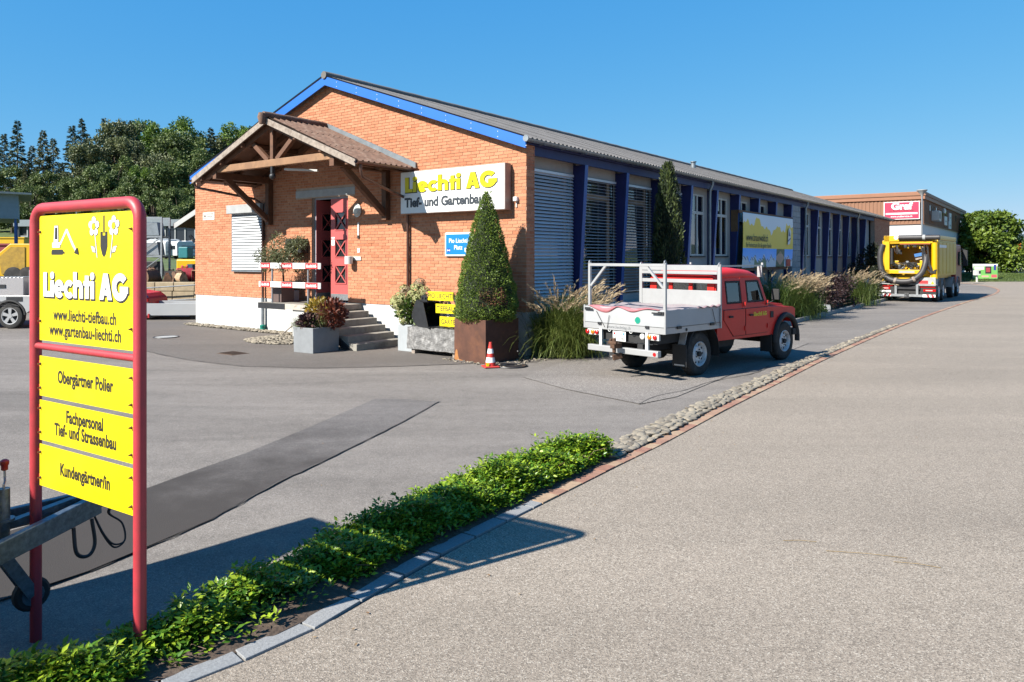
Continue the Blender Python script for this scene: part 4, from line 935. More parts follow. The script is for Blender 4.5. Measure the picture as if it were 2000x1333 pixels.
for z in (.930, .425):
    b_ = MB().box(-1.30, 1.30, -.012, .018, z, z+.150).build('board', m_pwhite, bar_, bevel=.004)
    for a0, a1 in ((-1.22, -.78), (-.30, .18), (.70, 1.20)):
        MB().box(a0, a1, -.0165, -.0125, z+.002, z+.148).build('red_field', m_bred, b_)
        company(b_, a0+.05, z+.035, a1-a0-.1, .075, -.0168, m_pwhite, .0012)

# ------------------------------------------------------------------ foliage helpers
def rand_dirs(n):
    v = RNG.normal(size=(n, 3)); return v/np.linalg.norm(v, axis=1, keepdims=True)
def leaf_mesh(name, C, ln, ratio, mat_, tint, D=None, up=None, fold=.2):
    n = len(C); D = rand_dirs(n) if D is None else D; up = rand_dirs(n) if up is None else up
    V, F = leaves(C, D, up, ln, ln*ratio, fold); return npmesh(name, V, F, np.tile(tint, 2), mat_)
def blob_points(blobs, n, shell=.6):
    """points in the outer shell of many small blobs (x,y,z,r)"""
    b = np.array(blobs); wgt = b[:, 3]**2; idx = RNG.choice(len(b), n, p=wgt/wgt.sum()); d = rand_dirs(n)
    rad = b[idx, 3]*(1-shell*RNG.random(n)**1.6); P = b[idx, :3]+d*rad[:, None]; return P, d, idx

# planter with autumn plants
pp = thing('concrete_planter', 'grey square concrete planter filled with autumn plants by the steps', 'planter', B(-4.60, -2.16, 0), ANG+R(4))
def planter(parent, w_, d_, h, m_, taper=.0, wall_=.04):
    q = MB(); a, b = w_/2, d_/2; rr_ = [[(-a*s, -b*s, z), (a*s, -b*s, z), (a*s, b*s, z), (-a*s, b*s, z)] for s, z in ((1-taper, 0), (1, h), ((a-wall_)/a, h), ((a-wall_)/a, h-.08))]
    q.loft(rr_); q.build('pot', m_, parent, bevel=.008); MB().box(-a+wall_, a-wall_, -b+wall_, b-wall_, h-.075, h-.06).build('soil', m_soil, parent)
m_pot = mat('grey_fibre_pot', (.27, .285, .30), .8, var=.1, scale=5, bump=.15, bscale=80)
planter(pp, .66, .82, .58, m_pot, .03)
def clump(name, parent, c, r, n, ln, ratio, mt, hsc=1.0, up_bias=.3, t0=0, t1=1):
    d = rand_dirs(n); rad = r*(RNG.random(n)**.4); P = np.array(c)+d*rad[:, None]*np.array([1, 1, hsc]); D = d+np.array([0, 0, up_bias])+RNG.normal(0, .5, (n, 3))
    return obj(name, leaf_mesh(name, P, RNG.uniform(.7, 1.3, n)*ln, ratio, mt, clampa(t0+(t1-t0)*RNG.random(n)), D), parent)
def clampa(a): return np.clip(a, 0, 1)
m_coly = mat('coleus_yellow', (.62, .38, .04), .55, col2=(.22, .20, .02), trans=.2); m_colr = mat('coleus_red', (.12, .018, .012), .55, col2=(.22, .05, .02), trans=.2); m_purp = mat('heuchera', (.06, .02, .022), .5, col2=(.12, .06, .05))
m_gr = mat('grass_green', (.07, .12, .02), .6, col2=(.16, .2, .04), trans=.25); m_dry = mat('dry_grass', (.50, .36, .17), .75, col2=(.36, .24, .10), trans=.25); m_flow = mat('orange_flower', (.65, .16, .02), .6, col2=(.7, .5, .06))
clump('coleus_yellow', pp, (-.08, .12, .95), .28, 620, .09, .5, m_coly, 1.0); clump('coleus_red', pp, (.30, .2, .88), .34, 850, .095, .55, m_colr, 1.0); clump('heuchera', pp, (-.02, -.22, .72), .25, 420, .085, .8, m_purp, .7)
clump('green_filler', pp, (.1, -.1, .68), .26, 420, .06, .4, m_gr, .6)
def blades(name, c, n, length, lean, wd, mt, droop=.6, spread=.12, segs=5, tint=None, parent=None, az=None, as_mesh=False):
    V = []; F = []; T = []
    for i in range(n):
        a = RNG.uniform(0, 2*math.pi) if az is None else az[0]+RNG.normal(0, az[1]); L_ = length*RNG.uniform(.6, 1.1); ln0 = abs(RNG.normal(0, lean)); x0 = c[0]+RNG.normal(0, spread); y0 = c[1]+RNG.normal(0, spread); o = len(V); th = math.pi/2-ln0
        px_, py_, pz_ = x0, y0, c[2]; w0 = wd*RNG.uniform(.7, 1.3); sx_, sy_ = -math.sin(a), math.cos(a)
        for k in range(segs+1):
            ww = w0*(1-(k/segs)**2*.9)/2; V += [(px_+sx_*ww, py_+sy_*ww, pz_), (px_-sx_*ww, py_-sy_*ww, pz_)]
            t_ = th-droop*(k/segs)**1.5*(1+ln0); st_ = L_/segs; px_ += math.cos(a)*math.cos(t_)*st_; py_ += math.sin(a)*math.cos(t_)*st_; pz_ += math.sin(t_)*st_
        pz_ = max(pz_, .01); tv = RNG.random() if tint is None else clampf(RNG.normal(tint, .2))
        for k in range(segs): F.append((o+2*k, o+2*k+1, o+2*k+3, o+2*k+2)); T.append(tv)
    V = np.array(V); V[:, 2] = np.maximum(V[:, 2], .005); me = npmesh(name, V, np.array(F), T, mt)
    return me if as_mesh else obj(name, me, parent)
blades('dry_stems', (.25, -.05, .55), 60, .75, .25, .006, m_dry, .35, .05, parent=pp); blades('trailing_grass', (-.30, -.2, .58), 260, .42, 1.0, .006, m_gr, 2.4, .08, parent=pp, az=(R(200), .7))
clump('orange_flowers', pp, (-.28, -.1, .72), .14, 40, .03, .9, m_flow, .6)

# olive tree in a brown pot on the platform
ol = thing('olive_tree', 'small olive tree in a square brown pot on the entrance platform', 'tree', B(-7.82, -.72, .97), ANG)
planter(ol, .42, .42, .40, mat('brown_pot', (.13, .085, .075), .6, var=.1), .0)
q = MB(); q.tube([(0, 0, .32), (.02, 0, .6), (-.02, .01, .85), (.0, 0, 1.05)], [.032, .026, .024, .022], 8)
bl = []; rr = random.Random(9)
for i in range(22):
    a = rr.uniform(0, 6.28); r_ = rr.uniform(.2, .66); z_ = rr.uniform(.95, 1.75); e_ = (r_*math.cos(a)*1.15, r_*math.sin(a), z_); bl.append((*e_, rr.uniform(.12, .24)))
    q.tube([(0, 0, rr.uniform(.85, 1.05)), (e_[0]*.45, e_[1]*.45, (1+z_)/2+.05), e_], [.016, .011, .004], 5)
q.build('trunk', m_bark, ol, smooth=50)
P, d, ix = blob_points(bl, 5200, .9); obj('crown', leaf_mesh('crown', P, RNG.uniform(.055, .10, 5200), .28, m_olive, RNG.random(5200), d+RNG.normal(0, .6, (5200, 3)), None, .1), ol)
tg = thing('grey_bin', 'grey and white metal box standing beside the olive pot', 'bin', B(-8.06, -.26, .97), ANG); MB().box(-.16, .16, -.14, .14, 0, .30).build('body', m_lconc, tg, bevel=.01); MB().box(-.16, .16, -.14, .14, .303, .55).build('lid', m_dark, tg, bevel=.01)

# hydrangea in grey planter
hy = thing('hydrangea_planter', 'greenish hydrangea in a light grey planter beside the stone block', 'planter', B(-2.92, -.72, 0), ANG)
planter(hy, .46, .46, .62, mat('light_pot', (.42, .45, .47), .7, var=.08), .02)
m_hyd = mat('hydrangea_bloom', (.44, .46, .17), .7, col2=(.36, .26, .16), trans=.2, var=.15, scale=9); m_hl = mat('hydrangea_leaf', (.06, .13, .02), .5, col2=(.13, .19, .03), trans=.2)
clump('leaf_mass', hy, (.05, 0, .95), .36, 520, .12, .6, m_hl, .95)
q = MB(); [q.tube([(rr.uniform(-.05, .05), rr.uniform(-.05, .05), .55), (rr.uniform(-.15, .15), rr.uniform(-.1, .1), .9), (rr.uniform(-.3, .3), rr.uniform(-.2, .2), 1.2)], .007, 5) for i in range(10)]; q.build('stems', m_bark, hy)
for i, (x, y, z, r_) in enumerate(((-.42, -.1, 1.10, .13), (-.27, -.12, 1.26, .11), (-.20, -.2, 1.05, .12), (-.08, -.1, 1.38, .13), (-.05, -.25, 1.20, .14), (.12, -.1, 1.30, .12), (.28, -.05, 1.42, .14), (.42, 0, 1.38, .13), (.18, .1, 1.58, .12), (-.30, .05, 1.44, .10), (.35, -.15, 1.22, .12), (-.10, -.22, .88, .11), (.10, .05, 1.48, .12), (-.55, 0, 1.16, .11), (-.05, -.2, .72, .10))):
    n = 210; d = rand_dirs(n); P = np.array((x, y, z))+d*r_*1.1; t_ = .95 if i in (8, 3) else 0.0
    obj('flower_head', leaf_mesh('flower_head', P, np.full(n, .045), .9, m_hyd, clampa(t_+RNG.normal(.15, .2, n)), np.cross(d, rand_dirs(n)), d, .1), hy)

# stone block, excavator bucket, three yellow boards
sb = thing('stone_block', 'long rough grey granite block on timber bearers beside the rusty planter', 'stone block', B(-1.86, -.84, 0), ANG)
def rough_block(w_, d_, h, amp, seed, cuts=14):
    bm = bmesh.new(); bmesh.ops.create_cube(bm, size=1); bmesh.ops.subdivide_edges(bm, edges=bm.edges, cuts=cuts, use_grid_fill=True)
    from mathutils import noise
    for v in bm.verts:
        n_ = v.co.copy(); v.co = Vector((v.co.x*w_, v.co.y*d_, v.co.z*h))
        f = noise.noise(Vector((v.co.x*4+seed, v.co.y*4, v.co.z*1.2)))*.6+noise.noise(v.co*11+Vector((seed, 0, 0)))*.4
        v.co += Vector((n_.x*.6, n_.y*1.6, n_.z*.25))*amp*f*2
    me = bpy.data.meshes.new('block'); bm.to_mesh(me); bm.free(); return me
me = rough_block(1.58, .62, .50, .045, 3); me.materials.append(mat('rough_granite', (.20, .195, .19), .95, var=.35, scale=26, dirt=(.42, .41, .40), dscale=9, bump=.9, bscale=35, dlo=.48, dhi=.66)); o = obj('block', me, sb, 0, (0, 0, .36))
for x in (-.62, .62): MB().box(x-.05, x+.05, -.28, .28, 0, .12).build('bearer', m_oldwood, sb)
q = MB(); rr = random.Random(2)
for i in range(26): x = rr.uniform(-.1, .75); y = rr.uniform(-.22, .22); q.X = Matrix.Translation((x, y, .615+rr.uniform(0, .02))) @ Matrix.Rotation(rr.uniform(0, 3), 4, 'Z') @ Matrix.Rotation(rr.uniform(-.25, .25), 4, 'X'); q.box(-.10, .10, -.06, .06, -.008, .008)
tag(q.build('slate_flakes', m_dark, sb), kind='stuff')
def bucket_parts(root, w_, m_, m_in=None, teeth=4):
    """excavator bucket: curved shell between two cheeks, opening towards +x, hinge plates on top"""
    prof = [(.30, .72), (.0, .78), (-.06, .66), (-.17, .48), (-.20, .30), (-.12, .12), (.05, .02), (.30, .0), (.58, .02)]
    q = MB()
    for yo, yi in ((-w_/2, -w_/2+.02), (w_/2-.02, w_/2)): q.prism([(.32, .70), (.02, .775), (-.055, .66), (-.165, .48), (-.195, .30), (-.115, .12), (.05, .023), (.30, .004), (.56, .01)], lambda a, b, d: (a, d, b), yo, yi)
    q.build('cheek', m_, root, bevel=.004)
    q = MB(); inn = [(a*.93+.01, b*.955+.018) for a, b in prof]; rings = [[(a, y, b) for a, b in prof+inn[::-1]] for y in (-w_/2+.0205, w_/2-.0205)]; q.loft(rings, cap=False); q.build('shell', m_in or m_, root, smooth=40)
    q = MB(); q.box(.52, .62, -w_/2-.004, w_/2+.004, -.004, .03); [q.box(.6, .70, -w_/2+w_*(i+.5)/teeth-.025, -w_/2+w_*(i+.5)/teeth+.025, .0, .025) for i in range(teeth)]; q.build('cutting_edge', m_, root)
    q = MB()
    for y in (-.12, .12): q.prism([(.02, .74), (.30, .68), (.28, .86), (.16, .93), (.02, .88)], lambda a, b, d: (a, d, b), y-.018, y+.018)
    for x in (.09, .22): q.cyl((x, -.17, .83), (x, .17, .83), .03, n=10)
    q.build('hinge', m_, root)
bk = thing('excavator_bucket', 'black excavator bucket standing on the grey granite block', 'bucket', B(-2.42, -.80, .605), ANG+R(-14)); bk.scale = (.92, .80, .80)
bucket_parts(bk, .60, mat('black_bucket', (.03, .031, .035), .5, .2, var=.3, scale=7))
ysn = thing('yellow_name_boards', 'three small black-lettered yellow boards on dark slanted stakes behind the stone block', 'sign', B(-1.5, -.95, 0), ANG)
for s_, x0, x1, z0, z1 in (('PIO LIECHTI', -.67, .09, 1.225, 1.425), ('TIEFBAU', -.43, .155, .945, 1.150), ('GARTENBAU', -.31, .56, .655, .87)):
    b_ = MB().box(x0, x1, -.012, 0, z0, z1).build('board', m_yel, ysn); text(s_, .155, m_ink, b_, ((x0+x1)/2, -.0125, z0+.05), bold=.012, align='CENTER', depth=.0008, sx=.92 if s_ != 'GARTENBAU' else .88)
for dx_ in (-.05, .15): MB().bar((-.10+dx_, .02, 1.40), (.25+dx_, .02, .60), .03, .05).build('stake', m_dark, ysn)

# rusty steel planter with clipped yew
cp = thing('corten_planter', 'large rusty steel cube planter holding the clipped yew cone', 'planter', B(-.50, -.92, 0), ANG+R(-8))
m_rust = mat('corten', (.115, .045, .026), .75, .15, var=.35, scale=3, dirt=(.22, .085, .035), dscale=2.2, dlo=.5, dhi=.8, bump=.1, bscale=60)
planter(cp, .98, .98, .90, m_rust, .0, .02)
q = MB(); q.prism([(-.48, .005), (-.48, .05), (-.46, .12), (-.44, .21), (-.41, .235), (-.38, .2), (-.36, .1), (-.33, .03), (-.2, .012), (.4, .005)], lambda a, b, d: (a, d, b), -.4925, -.4890); q.build('rust_stain', mat('rust_bright', (.42, .17, .045), .8, var=.3, scale=8), cp)
yw = thing('yew_cone', 'dense clipped yew cone growing in the rusty planter', 'tree', B(-.50, -.92, .82), ANG)
HT = 2.76
def yewr(t): return .72*(1-t)**.73*(1-.32*math.exp(-((t)/.05)**1))+.015
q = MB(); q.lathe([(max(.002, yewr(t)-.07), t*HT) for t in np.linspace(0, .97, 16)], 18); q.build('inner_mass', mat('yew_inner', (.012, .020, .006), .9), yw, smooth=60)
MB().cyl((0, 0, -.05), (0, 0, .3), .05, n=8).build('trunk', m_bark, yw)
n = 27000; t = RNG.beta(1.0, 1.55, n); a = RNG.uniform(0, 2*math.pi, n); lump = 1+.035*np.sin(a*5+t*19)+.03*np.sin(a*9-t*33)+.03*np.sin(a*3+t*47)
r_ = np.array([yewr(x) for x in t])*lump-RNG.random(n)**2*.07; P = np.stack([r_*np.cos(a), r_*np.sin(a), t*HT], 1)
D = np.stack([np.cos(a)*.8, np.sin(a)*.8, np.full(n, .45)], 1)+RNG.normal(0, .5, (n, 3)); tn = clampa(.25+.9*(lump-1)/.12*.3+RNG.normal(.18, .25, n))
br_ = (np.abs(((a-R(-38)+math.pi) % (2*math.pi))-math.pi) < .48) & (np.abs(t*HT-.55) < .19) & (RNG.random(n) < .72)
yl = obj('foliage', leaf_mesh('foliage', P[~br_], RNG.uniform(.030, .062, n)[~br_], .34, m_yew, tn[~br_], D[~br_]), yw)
tag(obj('dead_patch', leaf_mesh('dead_patch', P[br_], RNG.uniform(.035, .06, n)[br_], .34, mat('leaf_dead', (.10, .035, .014), .8, col2=(.24, .10, .04)), RNG.random(n)[br_], D[br_]), yw), kind='stuff')
k_ = 240; tag(obj('leading_shoots', leaf_mesh('leading_shoots', np.stack([RNG.normal(0, .05, k_), RNG.normal(0, .05, k_), HT*.96+RNG.uniform(-.12, .12, k_)], 1), RNG.uniform(.04, .08, k_), .3, m_yew, RNG.random(k_), np.stack([RNG.normal(0, .5, k_), RNG.normal(0, .5, k_), np.full(k_, 1.)], 1)), yw), kind='stuff')

# traffic cone, covers, drain
tc_ = thing('traffic_cone', 'red and white banded traffic cone in front of the rusty planter', 'cone', (-.43, 14.84, .004), .3)
MB().box(-.155, .155, -.155, .155, 0, .03).build('base', mat('cone_base', (.62, .06, .05), .5), tc_, bevel=.015)
def crz(z): return .115-(.115-.028)*z/.50
for a0, a1, m_, nm in ((.03, .10, 'r', 'red_band'), (.10, .20, 'w', 'white_band'), (.20, .28, 'r', 'red_band'), (.28, .37, 'w', 'white_band'), (.37, .50, 'r', 'red_band')):
    MB().cyl((0, 0, a0), (0, 0, a1), crz(a0), crz(a1), 20, cap=(a1 >= .5)).build(nm, mat('cone_red', (.66, .045, .03), .45) if m_ == 'r' else m_pwhite, tc_, smooth=40)
MB().box(-.12, -.06, -.115, -.105, .035, .10).build('sticker', m_yel, tc_)
def cover(name, label, x, y, r, m_, z=.008):
    o = thing(name, label, 'cover', (x, y, z)); MB().cyl((0, 0, -.02), (0, 0, .006), r, n=32).build('plate', m_, o); q = MB(); q.tube([(r*1.06*math.cos(t), r*1.06*math.sin(t), .0) for t in np.linspace(0, 6.2832, 33)[:-1]], r*.06, 6, closed=True); q.build('rim', m_dark, o, smooth=50); return o
cover('manhole_cover', 'round pale concrete manhole cover in the dark asphalt apron', -9.50, 20.4, .30, m_lconc)
mc = cover('manhole_cover', 'round rusty iron manhole cover beside the traffic cone', -.02, 15.0, .30, mat('rusty_iron', (.10, .065, .045), .7, .4, var=.3, scale=10)); q = MB(); [q.box(-.22, .22, -.2+i*.08, -.17+i*.08, .006, .012) for i in range(6)]; q.build('ribs', m_dark, mc)
dr = thing('drain_grate', 'rusty drain grate sunk in the dark asphalt in front of the steps', 'drain', (-6.38, 16.97, .008), ANG)
MB().box(-.30, .30, -.22, .22, -.03, .002).build('frame', mat('rusty_frame', (.13, .08, .055), .8, .2, var=.3), dr); q = MB(); [q.box(-.26+i*.065, -.225+i*.065, -.18, .18, .002, .010) for i in range(8)]; q.build('bars', MATS['rusty_iron'], dr)

# river gravel along the plinth and in front of the platform
def gravel(name, label, region, n, rmin, rmax):
    mb = MB(); V0 = np.array([v.co[:] for v in PEB[0].vertices]); F0 = np.array([p.vertices[:] for p in PEB[0].polygons]); Vs = []; Fs = []; T = []
    for i in range(n):
        x, y, z = region(); r_ = RNG.uniform(rmin, rmax); a = RNG.uniform(0, 6.28); Vr = V0*np.array([r_*1.3, r_*.85, r_*.8]); c, s = math.cos(a), math.sin(a)
        Vr = np.stack([Vr[:, 0]*c-Vr[:, 1]*s+x, Vr[:, 0]*s+Vr[:, 1]*c+y, Vr[:, 2]+z+r_*.2], 1); Fs.append(F0+len(V0)*i); Vs.append(Vr); T += [RNG.choice([-.35, -.2, 0, .2, .5, .9])]*len(F0)
    return tag(obj(name, npmesh(name, np.concatenate(Vs), np.concatenate(Fs), T, m_cob, True)), label, 'gravel', kind='stuff')
def reg1():
    x = RNG.uniform(-13.6, -6.3); y = -RNG.uniform(.02, .38); p = B(x, y); return p.x, p.y, .01+.03*RNG.random()
def reg2():
    r_ = math.sqrt(RNG.random()); a = RNG.uniform(0, 6.28); x = -7.1+1.1*r_*math.cos(a); y = -1.25+.85*r_*math.sin(a); p = B(x, y); return p.x, p.y, .01+.12*(1-r_)
def reg3():
    x = RNG.uniform(-1.35, .6); y = RNG.uniform(-1.62, .15); p = B(x, y); return p.x, p.y, .005
gravel('gravel_strip', 'strip of pale river gravel along the foot of the white plinth', reg1, 1100, .022, .05); gravel('gravel_heap', 'heap of pale river gravel in front of the entrance platform', reg2, 900, .025, .05); gravel('planter_gravel', 'scattered pale pebbles around the rusty planter', reg3, 260, .015, .032)
q = MB(); q.tube([B(.35, -.95, .25), B(.25, -.6, .12), B(.1, -.35, .3), B(-.05, -.1, .35)], .012, 6); q.tube([B(.35, -.95, .05), B(.30, -.75, .02), B(.1, -.4, .02)], .012, 6); tag(q.build('garden_hose', m_dark), 'dark hose lying at the foot of the plinth corner', 'hose')
# ------------------------------------------------------------------ red double-cab pickup with aluminium dropside bed
m_lrred = mat('vehicle_red', (.80, .028, .020), .42, var=.06, scale=1.5, spec=.3, coat=.05, dirt=(.52, .05, .04), dscale=2.5, dlo=.6, dhi=1.0)
lr = thing('pickup_truck', 'red double-cab off-road pickup with white dropside bed and ladder frame parked beside the hall', 'pickup', (2.9366, 14.3751, 0), R(42.45))
def lat(z): return .82 if z <= 1.18 else .82-(z-1.18)*.115
def sideprism(mb, poly, sg_, d0, d1): mb.prism(poly, lambda a, b, d: (a, sg_*(lat(b)+d), b), d0, d1)
body = MB()
for sg_ in (-1, 1):
    # lower side with wheel arch opening at the front
    arch = [(3.22+.47*math.cos(R(a)), .45+.50*math.sin(R(a))) for a in range(168, 11, -13)]
    sideprism(body, [(.57, .60), (2.70, .58), (2.75, .55)] + arch + [(3.66, .62), (3.66, 1.08), (3.55, 1.13), (2.45, 1.175), (.57, 1.175)], sg_, -.05, 0)
    sideprism(body, [(.60, 1.177), (.93, 1.177), (.93, 1.79), (.60, 1.79)], sg_, -.045, -.002); sideprism(body, [(1.50, 1.177), (1.69, 1.177), (1.69, 1.79), (1.50, 1.79)], sg_, -.045, -.002)
    sideprism(body, [(2.40, 1.177), (2.52, 1.177), (2.26, 1.79), (2.17, 1.79)], sg_, -.045, -.002)
    for a, b, c in ((.93, 1.50, 1.50), (1.69, 2.40, 2.20)):
        sideprism(body, [(a, 1.177), (b, 1.177), (b, 1.285), (a, 1.285)], sg_, -.045, -.003); sideprism(body, [(a, 1.735), (c, 1.735), (c-.02, 1.79), (a, 1.79)], sg_, -.045, -.003)
# bonnet, wings, front
body.prism([(2.45, 1.10), (2.45, 1.22), (2.75, 1.225), (3.5, 1.19), (3.60, 1.15), (3.62, .75), (3.5, .7), (2.5, .7)], lambda a, b, d: (a, d, b), -.58, .58)
for sg_ in (-1, 1): body.prism([(2.45, 1.12), (2.45, 1.18), (3.45, 1.14), (3.62, 1.08), (3.64, .80), (3.6, .8), (3.56, 1.06)], lambda a, b, d: (a, sg_*d, b), .57, .775)
bd = body.build('body', m_lrred, lr, bevel=.012)
q = MB(); q.box(.57, .62, -.76, .76, .62, 1.28); q.box(.575, .62, -.75, -.60, 1.28, 1.74); q.box(.575, .62, .60, .75, 1.28, 1.74); q.box(.575, .62, -.72, .72, 1.70, 1.80); [q.box(.575, .62, y-.04, y+.04, 1.28, 1.70) for y in (-.22, .25)]; q.build('cab_back', m_lrred, lr)
q = MB(); rings = []
for x, hz, ww in ((.56, .0, .74), (.60, .10, .735), (.9, .20, .73), (1.5, .215, .725), (2.0, .17, .715), (2.3, .06, .70), (2.36, .0, .69)):
    rings.append([(x, ww*math.copysign(abs(math.cos(t))**.35, math.cos(t)), 1.785+max(hz, .002)*abs(math.sin(t))**.55*(1 if math.sin(t) >= 0 else 0)-(0.0 if math.sin(t) >= 0 else .012)) for t in np.linspace(0, 2*math.pi, 25)[:-1]])
q.loft(rings); q.build('roof', m_lrred, lr, smooth=55)
# doors, proud of the side, with dark joints
for sg_ in (-1, 1):
    for nm, poly in (('rear', [(.80, .98), (1.14, .655), (1.575, .655), (1.575, 1.172), (.80, 1.172)]), ('front', [(1.605, .655), (2.46, .655), (2.46, 1.172), (1.605, 1.172)])):
        q = MB(); g_ = .011; cx = sum(a for a, b in poly)/len(poly); cz = sum(b for a, b in poly)/len(poly)
        sideprism(q, [(a+g_*(1 if a > cx else -1), b+g_*(1 if b > cz else -1)) for a, b in poly], sg_, .0008, .0016); jt = q.build('door_joint', m_black, lr)
        q = MB(); sideprism(q, poly, sg_, .0016, .012); dr_ = q.build('door', m_lrred, lr, bevel=.004)
        hx = .96 if nm == 'rear' else 1.72; q = MB(); q.box(hx, hx+.13, min(sg_*.835, sg_*.865), max(sg_*.835, sg_*.865), 1.02, 1.055); q.build('door_handle', m_black, dr_, bevel=.008)
        q = MB(); [q.box(hx2, hx2+.05, min(sg_*.832, sg_*.85), max(sg_*.832, sg_*.85), z_, z_+.09) for hx2, z_ in ((poly[2][0]-.03, .74), (poly[2][0]-.03, 1.22))]; q.build('hinge', m_lrred, dr_)
        if nm == 'front' and sg_ < 0:
            co_ = company(dr_, 1.90, 1.005, .52, .085, 0, mat('door_letter_yellow', (.85, .7, .02), .5), .0015, name='lettering'); co_.location = (0, -.834, 0)
    for a, b, c in ((.95, 1.48, 1.48), (1.71, 2.37, 2.20)):
        q = MB(); o_ = [(a, 1.295), (b, 1.295), (c, 1.725), (a, 1.725)]; i_ = [(a+.03, 1.325), (b-.045, 1.325), (c-.035, 1.695), (a+.03, 1.695)]
        for k in range(4): sideprism(q, [o_[k], o_[(k+1) % 4], i_[(k+1) % 4], i_[k]], sg_, -.02, .001)
        wf = q.build('side_window', m_black, lr); q = MB(); sideprism(q, i_, sg_, -.014, -.010); q.build('pane', m_cglass, wf)
    q = MB(); q.tube([(3.22+.50*math.cos(R(a)), sg_*.84, .45+.52*math.sin(R(a))) for a in range(-8, 196, 12)], .055, 8); q.build('wheel_arch_trim', m_black, lr, smooth=50)
    q = MB(); q.box(2.58, 2.70, min(sg_*.822, sg_*.834), max(sg_*.822, sg_*.834), .94, 1.07); q.build('wing_vent', m_black, lr)
    q = MB(); q.tube([(2.42, sg_*.80, 1.22), (2.45, sg_*.95, 1.30), (2.45, sg_*1.0, 1.36)], .012, 6); q.box(2.43, 2.47, min(sg_*.93, sg_*1.09), max(sg_*.93, sg_*1.09), 1.33, 1.55); q.build('mirror', m_black, lr, bevel=.01)
q = MB(); q.prism([(2.47, 1.20), (2.48, 1.20), (2.255, 1.775), (2.245, 1.775)], lambda a, b, d: (a, d, b), -.68, .68); q.build('windscreen', m_cglass, lr)
MB().box(.59, .60, -.60, .60, 1.29, 1.70).build('rear_window', m_cglass, lr)
MB().box(3.50, 3.72, -.86, .86, .52, .66).build('front_bumper', m_black, lr, bevel=.01)
q = MB(); [q.cyl((3.60, y, .92), (3.66, y, .92), .10, n=16) for y in (-.68, .68)]; q.build('headlamps', m_frame, lr, smooth=40)
MB().box(2.5, 2.75, -.18, .18, 1.22, 1.225).build('bonnet_vent', m_black, lr)
for x, y in ((1.15, -.35), (1.15, .35), (2.0, -.4), (2.0, .4)): q = MB(); q.box(x-.2, x+.2, y-.22, y+.22, .75, .95); q.prism([(x-.25, .9), (x-.12, .9), (x-.2, 1.52), (x-.3, 1.5)], lambda a, b, d: (a, y+d, b), -.22, .22); q.build('seat', mat('seat_grey', (.22, .2, .2), .9), lr, bevel=.03)
MB().box(2.25, 2.44, -.7, .7, .9, 1.20).build('dashboard', m_black, lr)
MB().box(.62, 2.45, -.76, .76, .60, .70).build('cab_floor', m_black, lr)
# bed
m_drop = mat('dropside_white', (.50, .51, .52), .45, .1, var=.05, scale=2, dirt=(.55, .53, .49), dscale=3, dlo=.55, dhi=.95)
for sg_ in (-1, 1): MB().box(-1.21, .50, min(sg_*.915, sg_*.94), max(sg_*.915, sg_*.94), .975, 1.275).build('dropside', m_drop, lr, bevel=.004)
tgate = MB().box(-1.245, -1.22, -.935, .935, .975, 1.275).build('tailgate', m_drop, lr, bevel=.004)
for x0_, x1_ in ((-1.25, -1.215), (.49, .53)):
    for y0_ in (-.947, .916): MB().box(x0_, x1_, y0_, y0_+.031, .86, 1.295).build('corner_post', m_alu, lr)
q = MB(); q.box(-1.24, .50, -.93, -.88, .86, .965); q.box(-1.24, .50, .88, .93, .86, .965); q.box(-1.245, -1.20, -.93, .93, .858, .968); q.box(-1.2, .5, -.88, .88, .90, .955); q.build('bed_frame', m_alu, lr)
text('www.liechtiag.ch', .082, mat('grey_print', (.16, .17, .18), .6), lr, (-1.2462, .36, .888), rot=(R(90), 0, R(-90)), depth=.0006, sx=.98, bold=.006)
q = MB(); q.X = Matrix.Translation((-1.2465, -.34, 1.07)) @ Matrix.Rotation(R(-90), 4, 'Z'); plaque(q, [disc(0, 0, .062, 20)], 0, .0012); q.build('round_sticker', mat('sticker_green', (.0, .30, .20), .5), tgate); q = MB(); q.X = Matrix.Translation((-1.2465, -.34, 1.07)) @ Matrix.Rotation(R(-90), 4, 'Z'); plaque(q, [[(-.062, -.055), (-.02, -.06), (-.02, .06), (-.062, .055)], [(.0, -.02), (.045, -.03), (.045, -.015), (.0, -.005)], [(.0, .01), (.045, 0), (.045, .015), (.0, .025)]], .0006, .0012); q.build('sticker_mark', mat('sticker_cream', (.75, .72, .55), .5), tgate)
q = MB()
for y in (-.90, .80): q.box(-1.275, -1.246, y-.02, y+.10, 1.20, 1.25); q.box(-1.29, -1.27, y-.1 if y > 0 else y+.02, y+.06 if y > 0 else y+.22, 1.21, 1.235)
for y in (-.55, .55): q.box(-1.27, -1.246, y-.05, y+.03, .94, .985)
for x in (-.85, .2): q.box(x-.06, x+.06, -.965, -.941, .935, .985)
q.build('latch', m_dark, tgate)
q = MB(); [q.cyl((x, -.931, .905), (x, -.936, .905), .03, n=10) for x in (-.6,)]; q.build('rail_holes', m_black, lr)
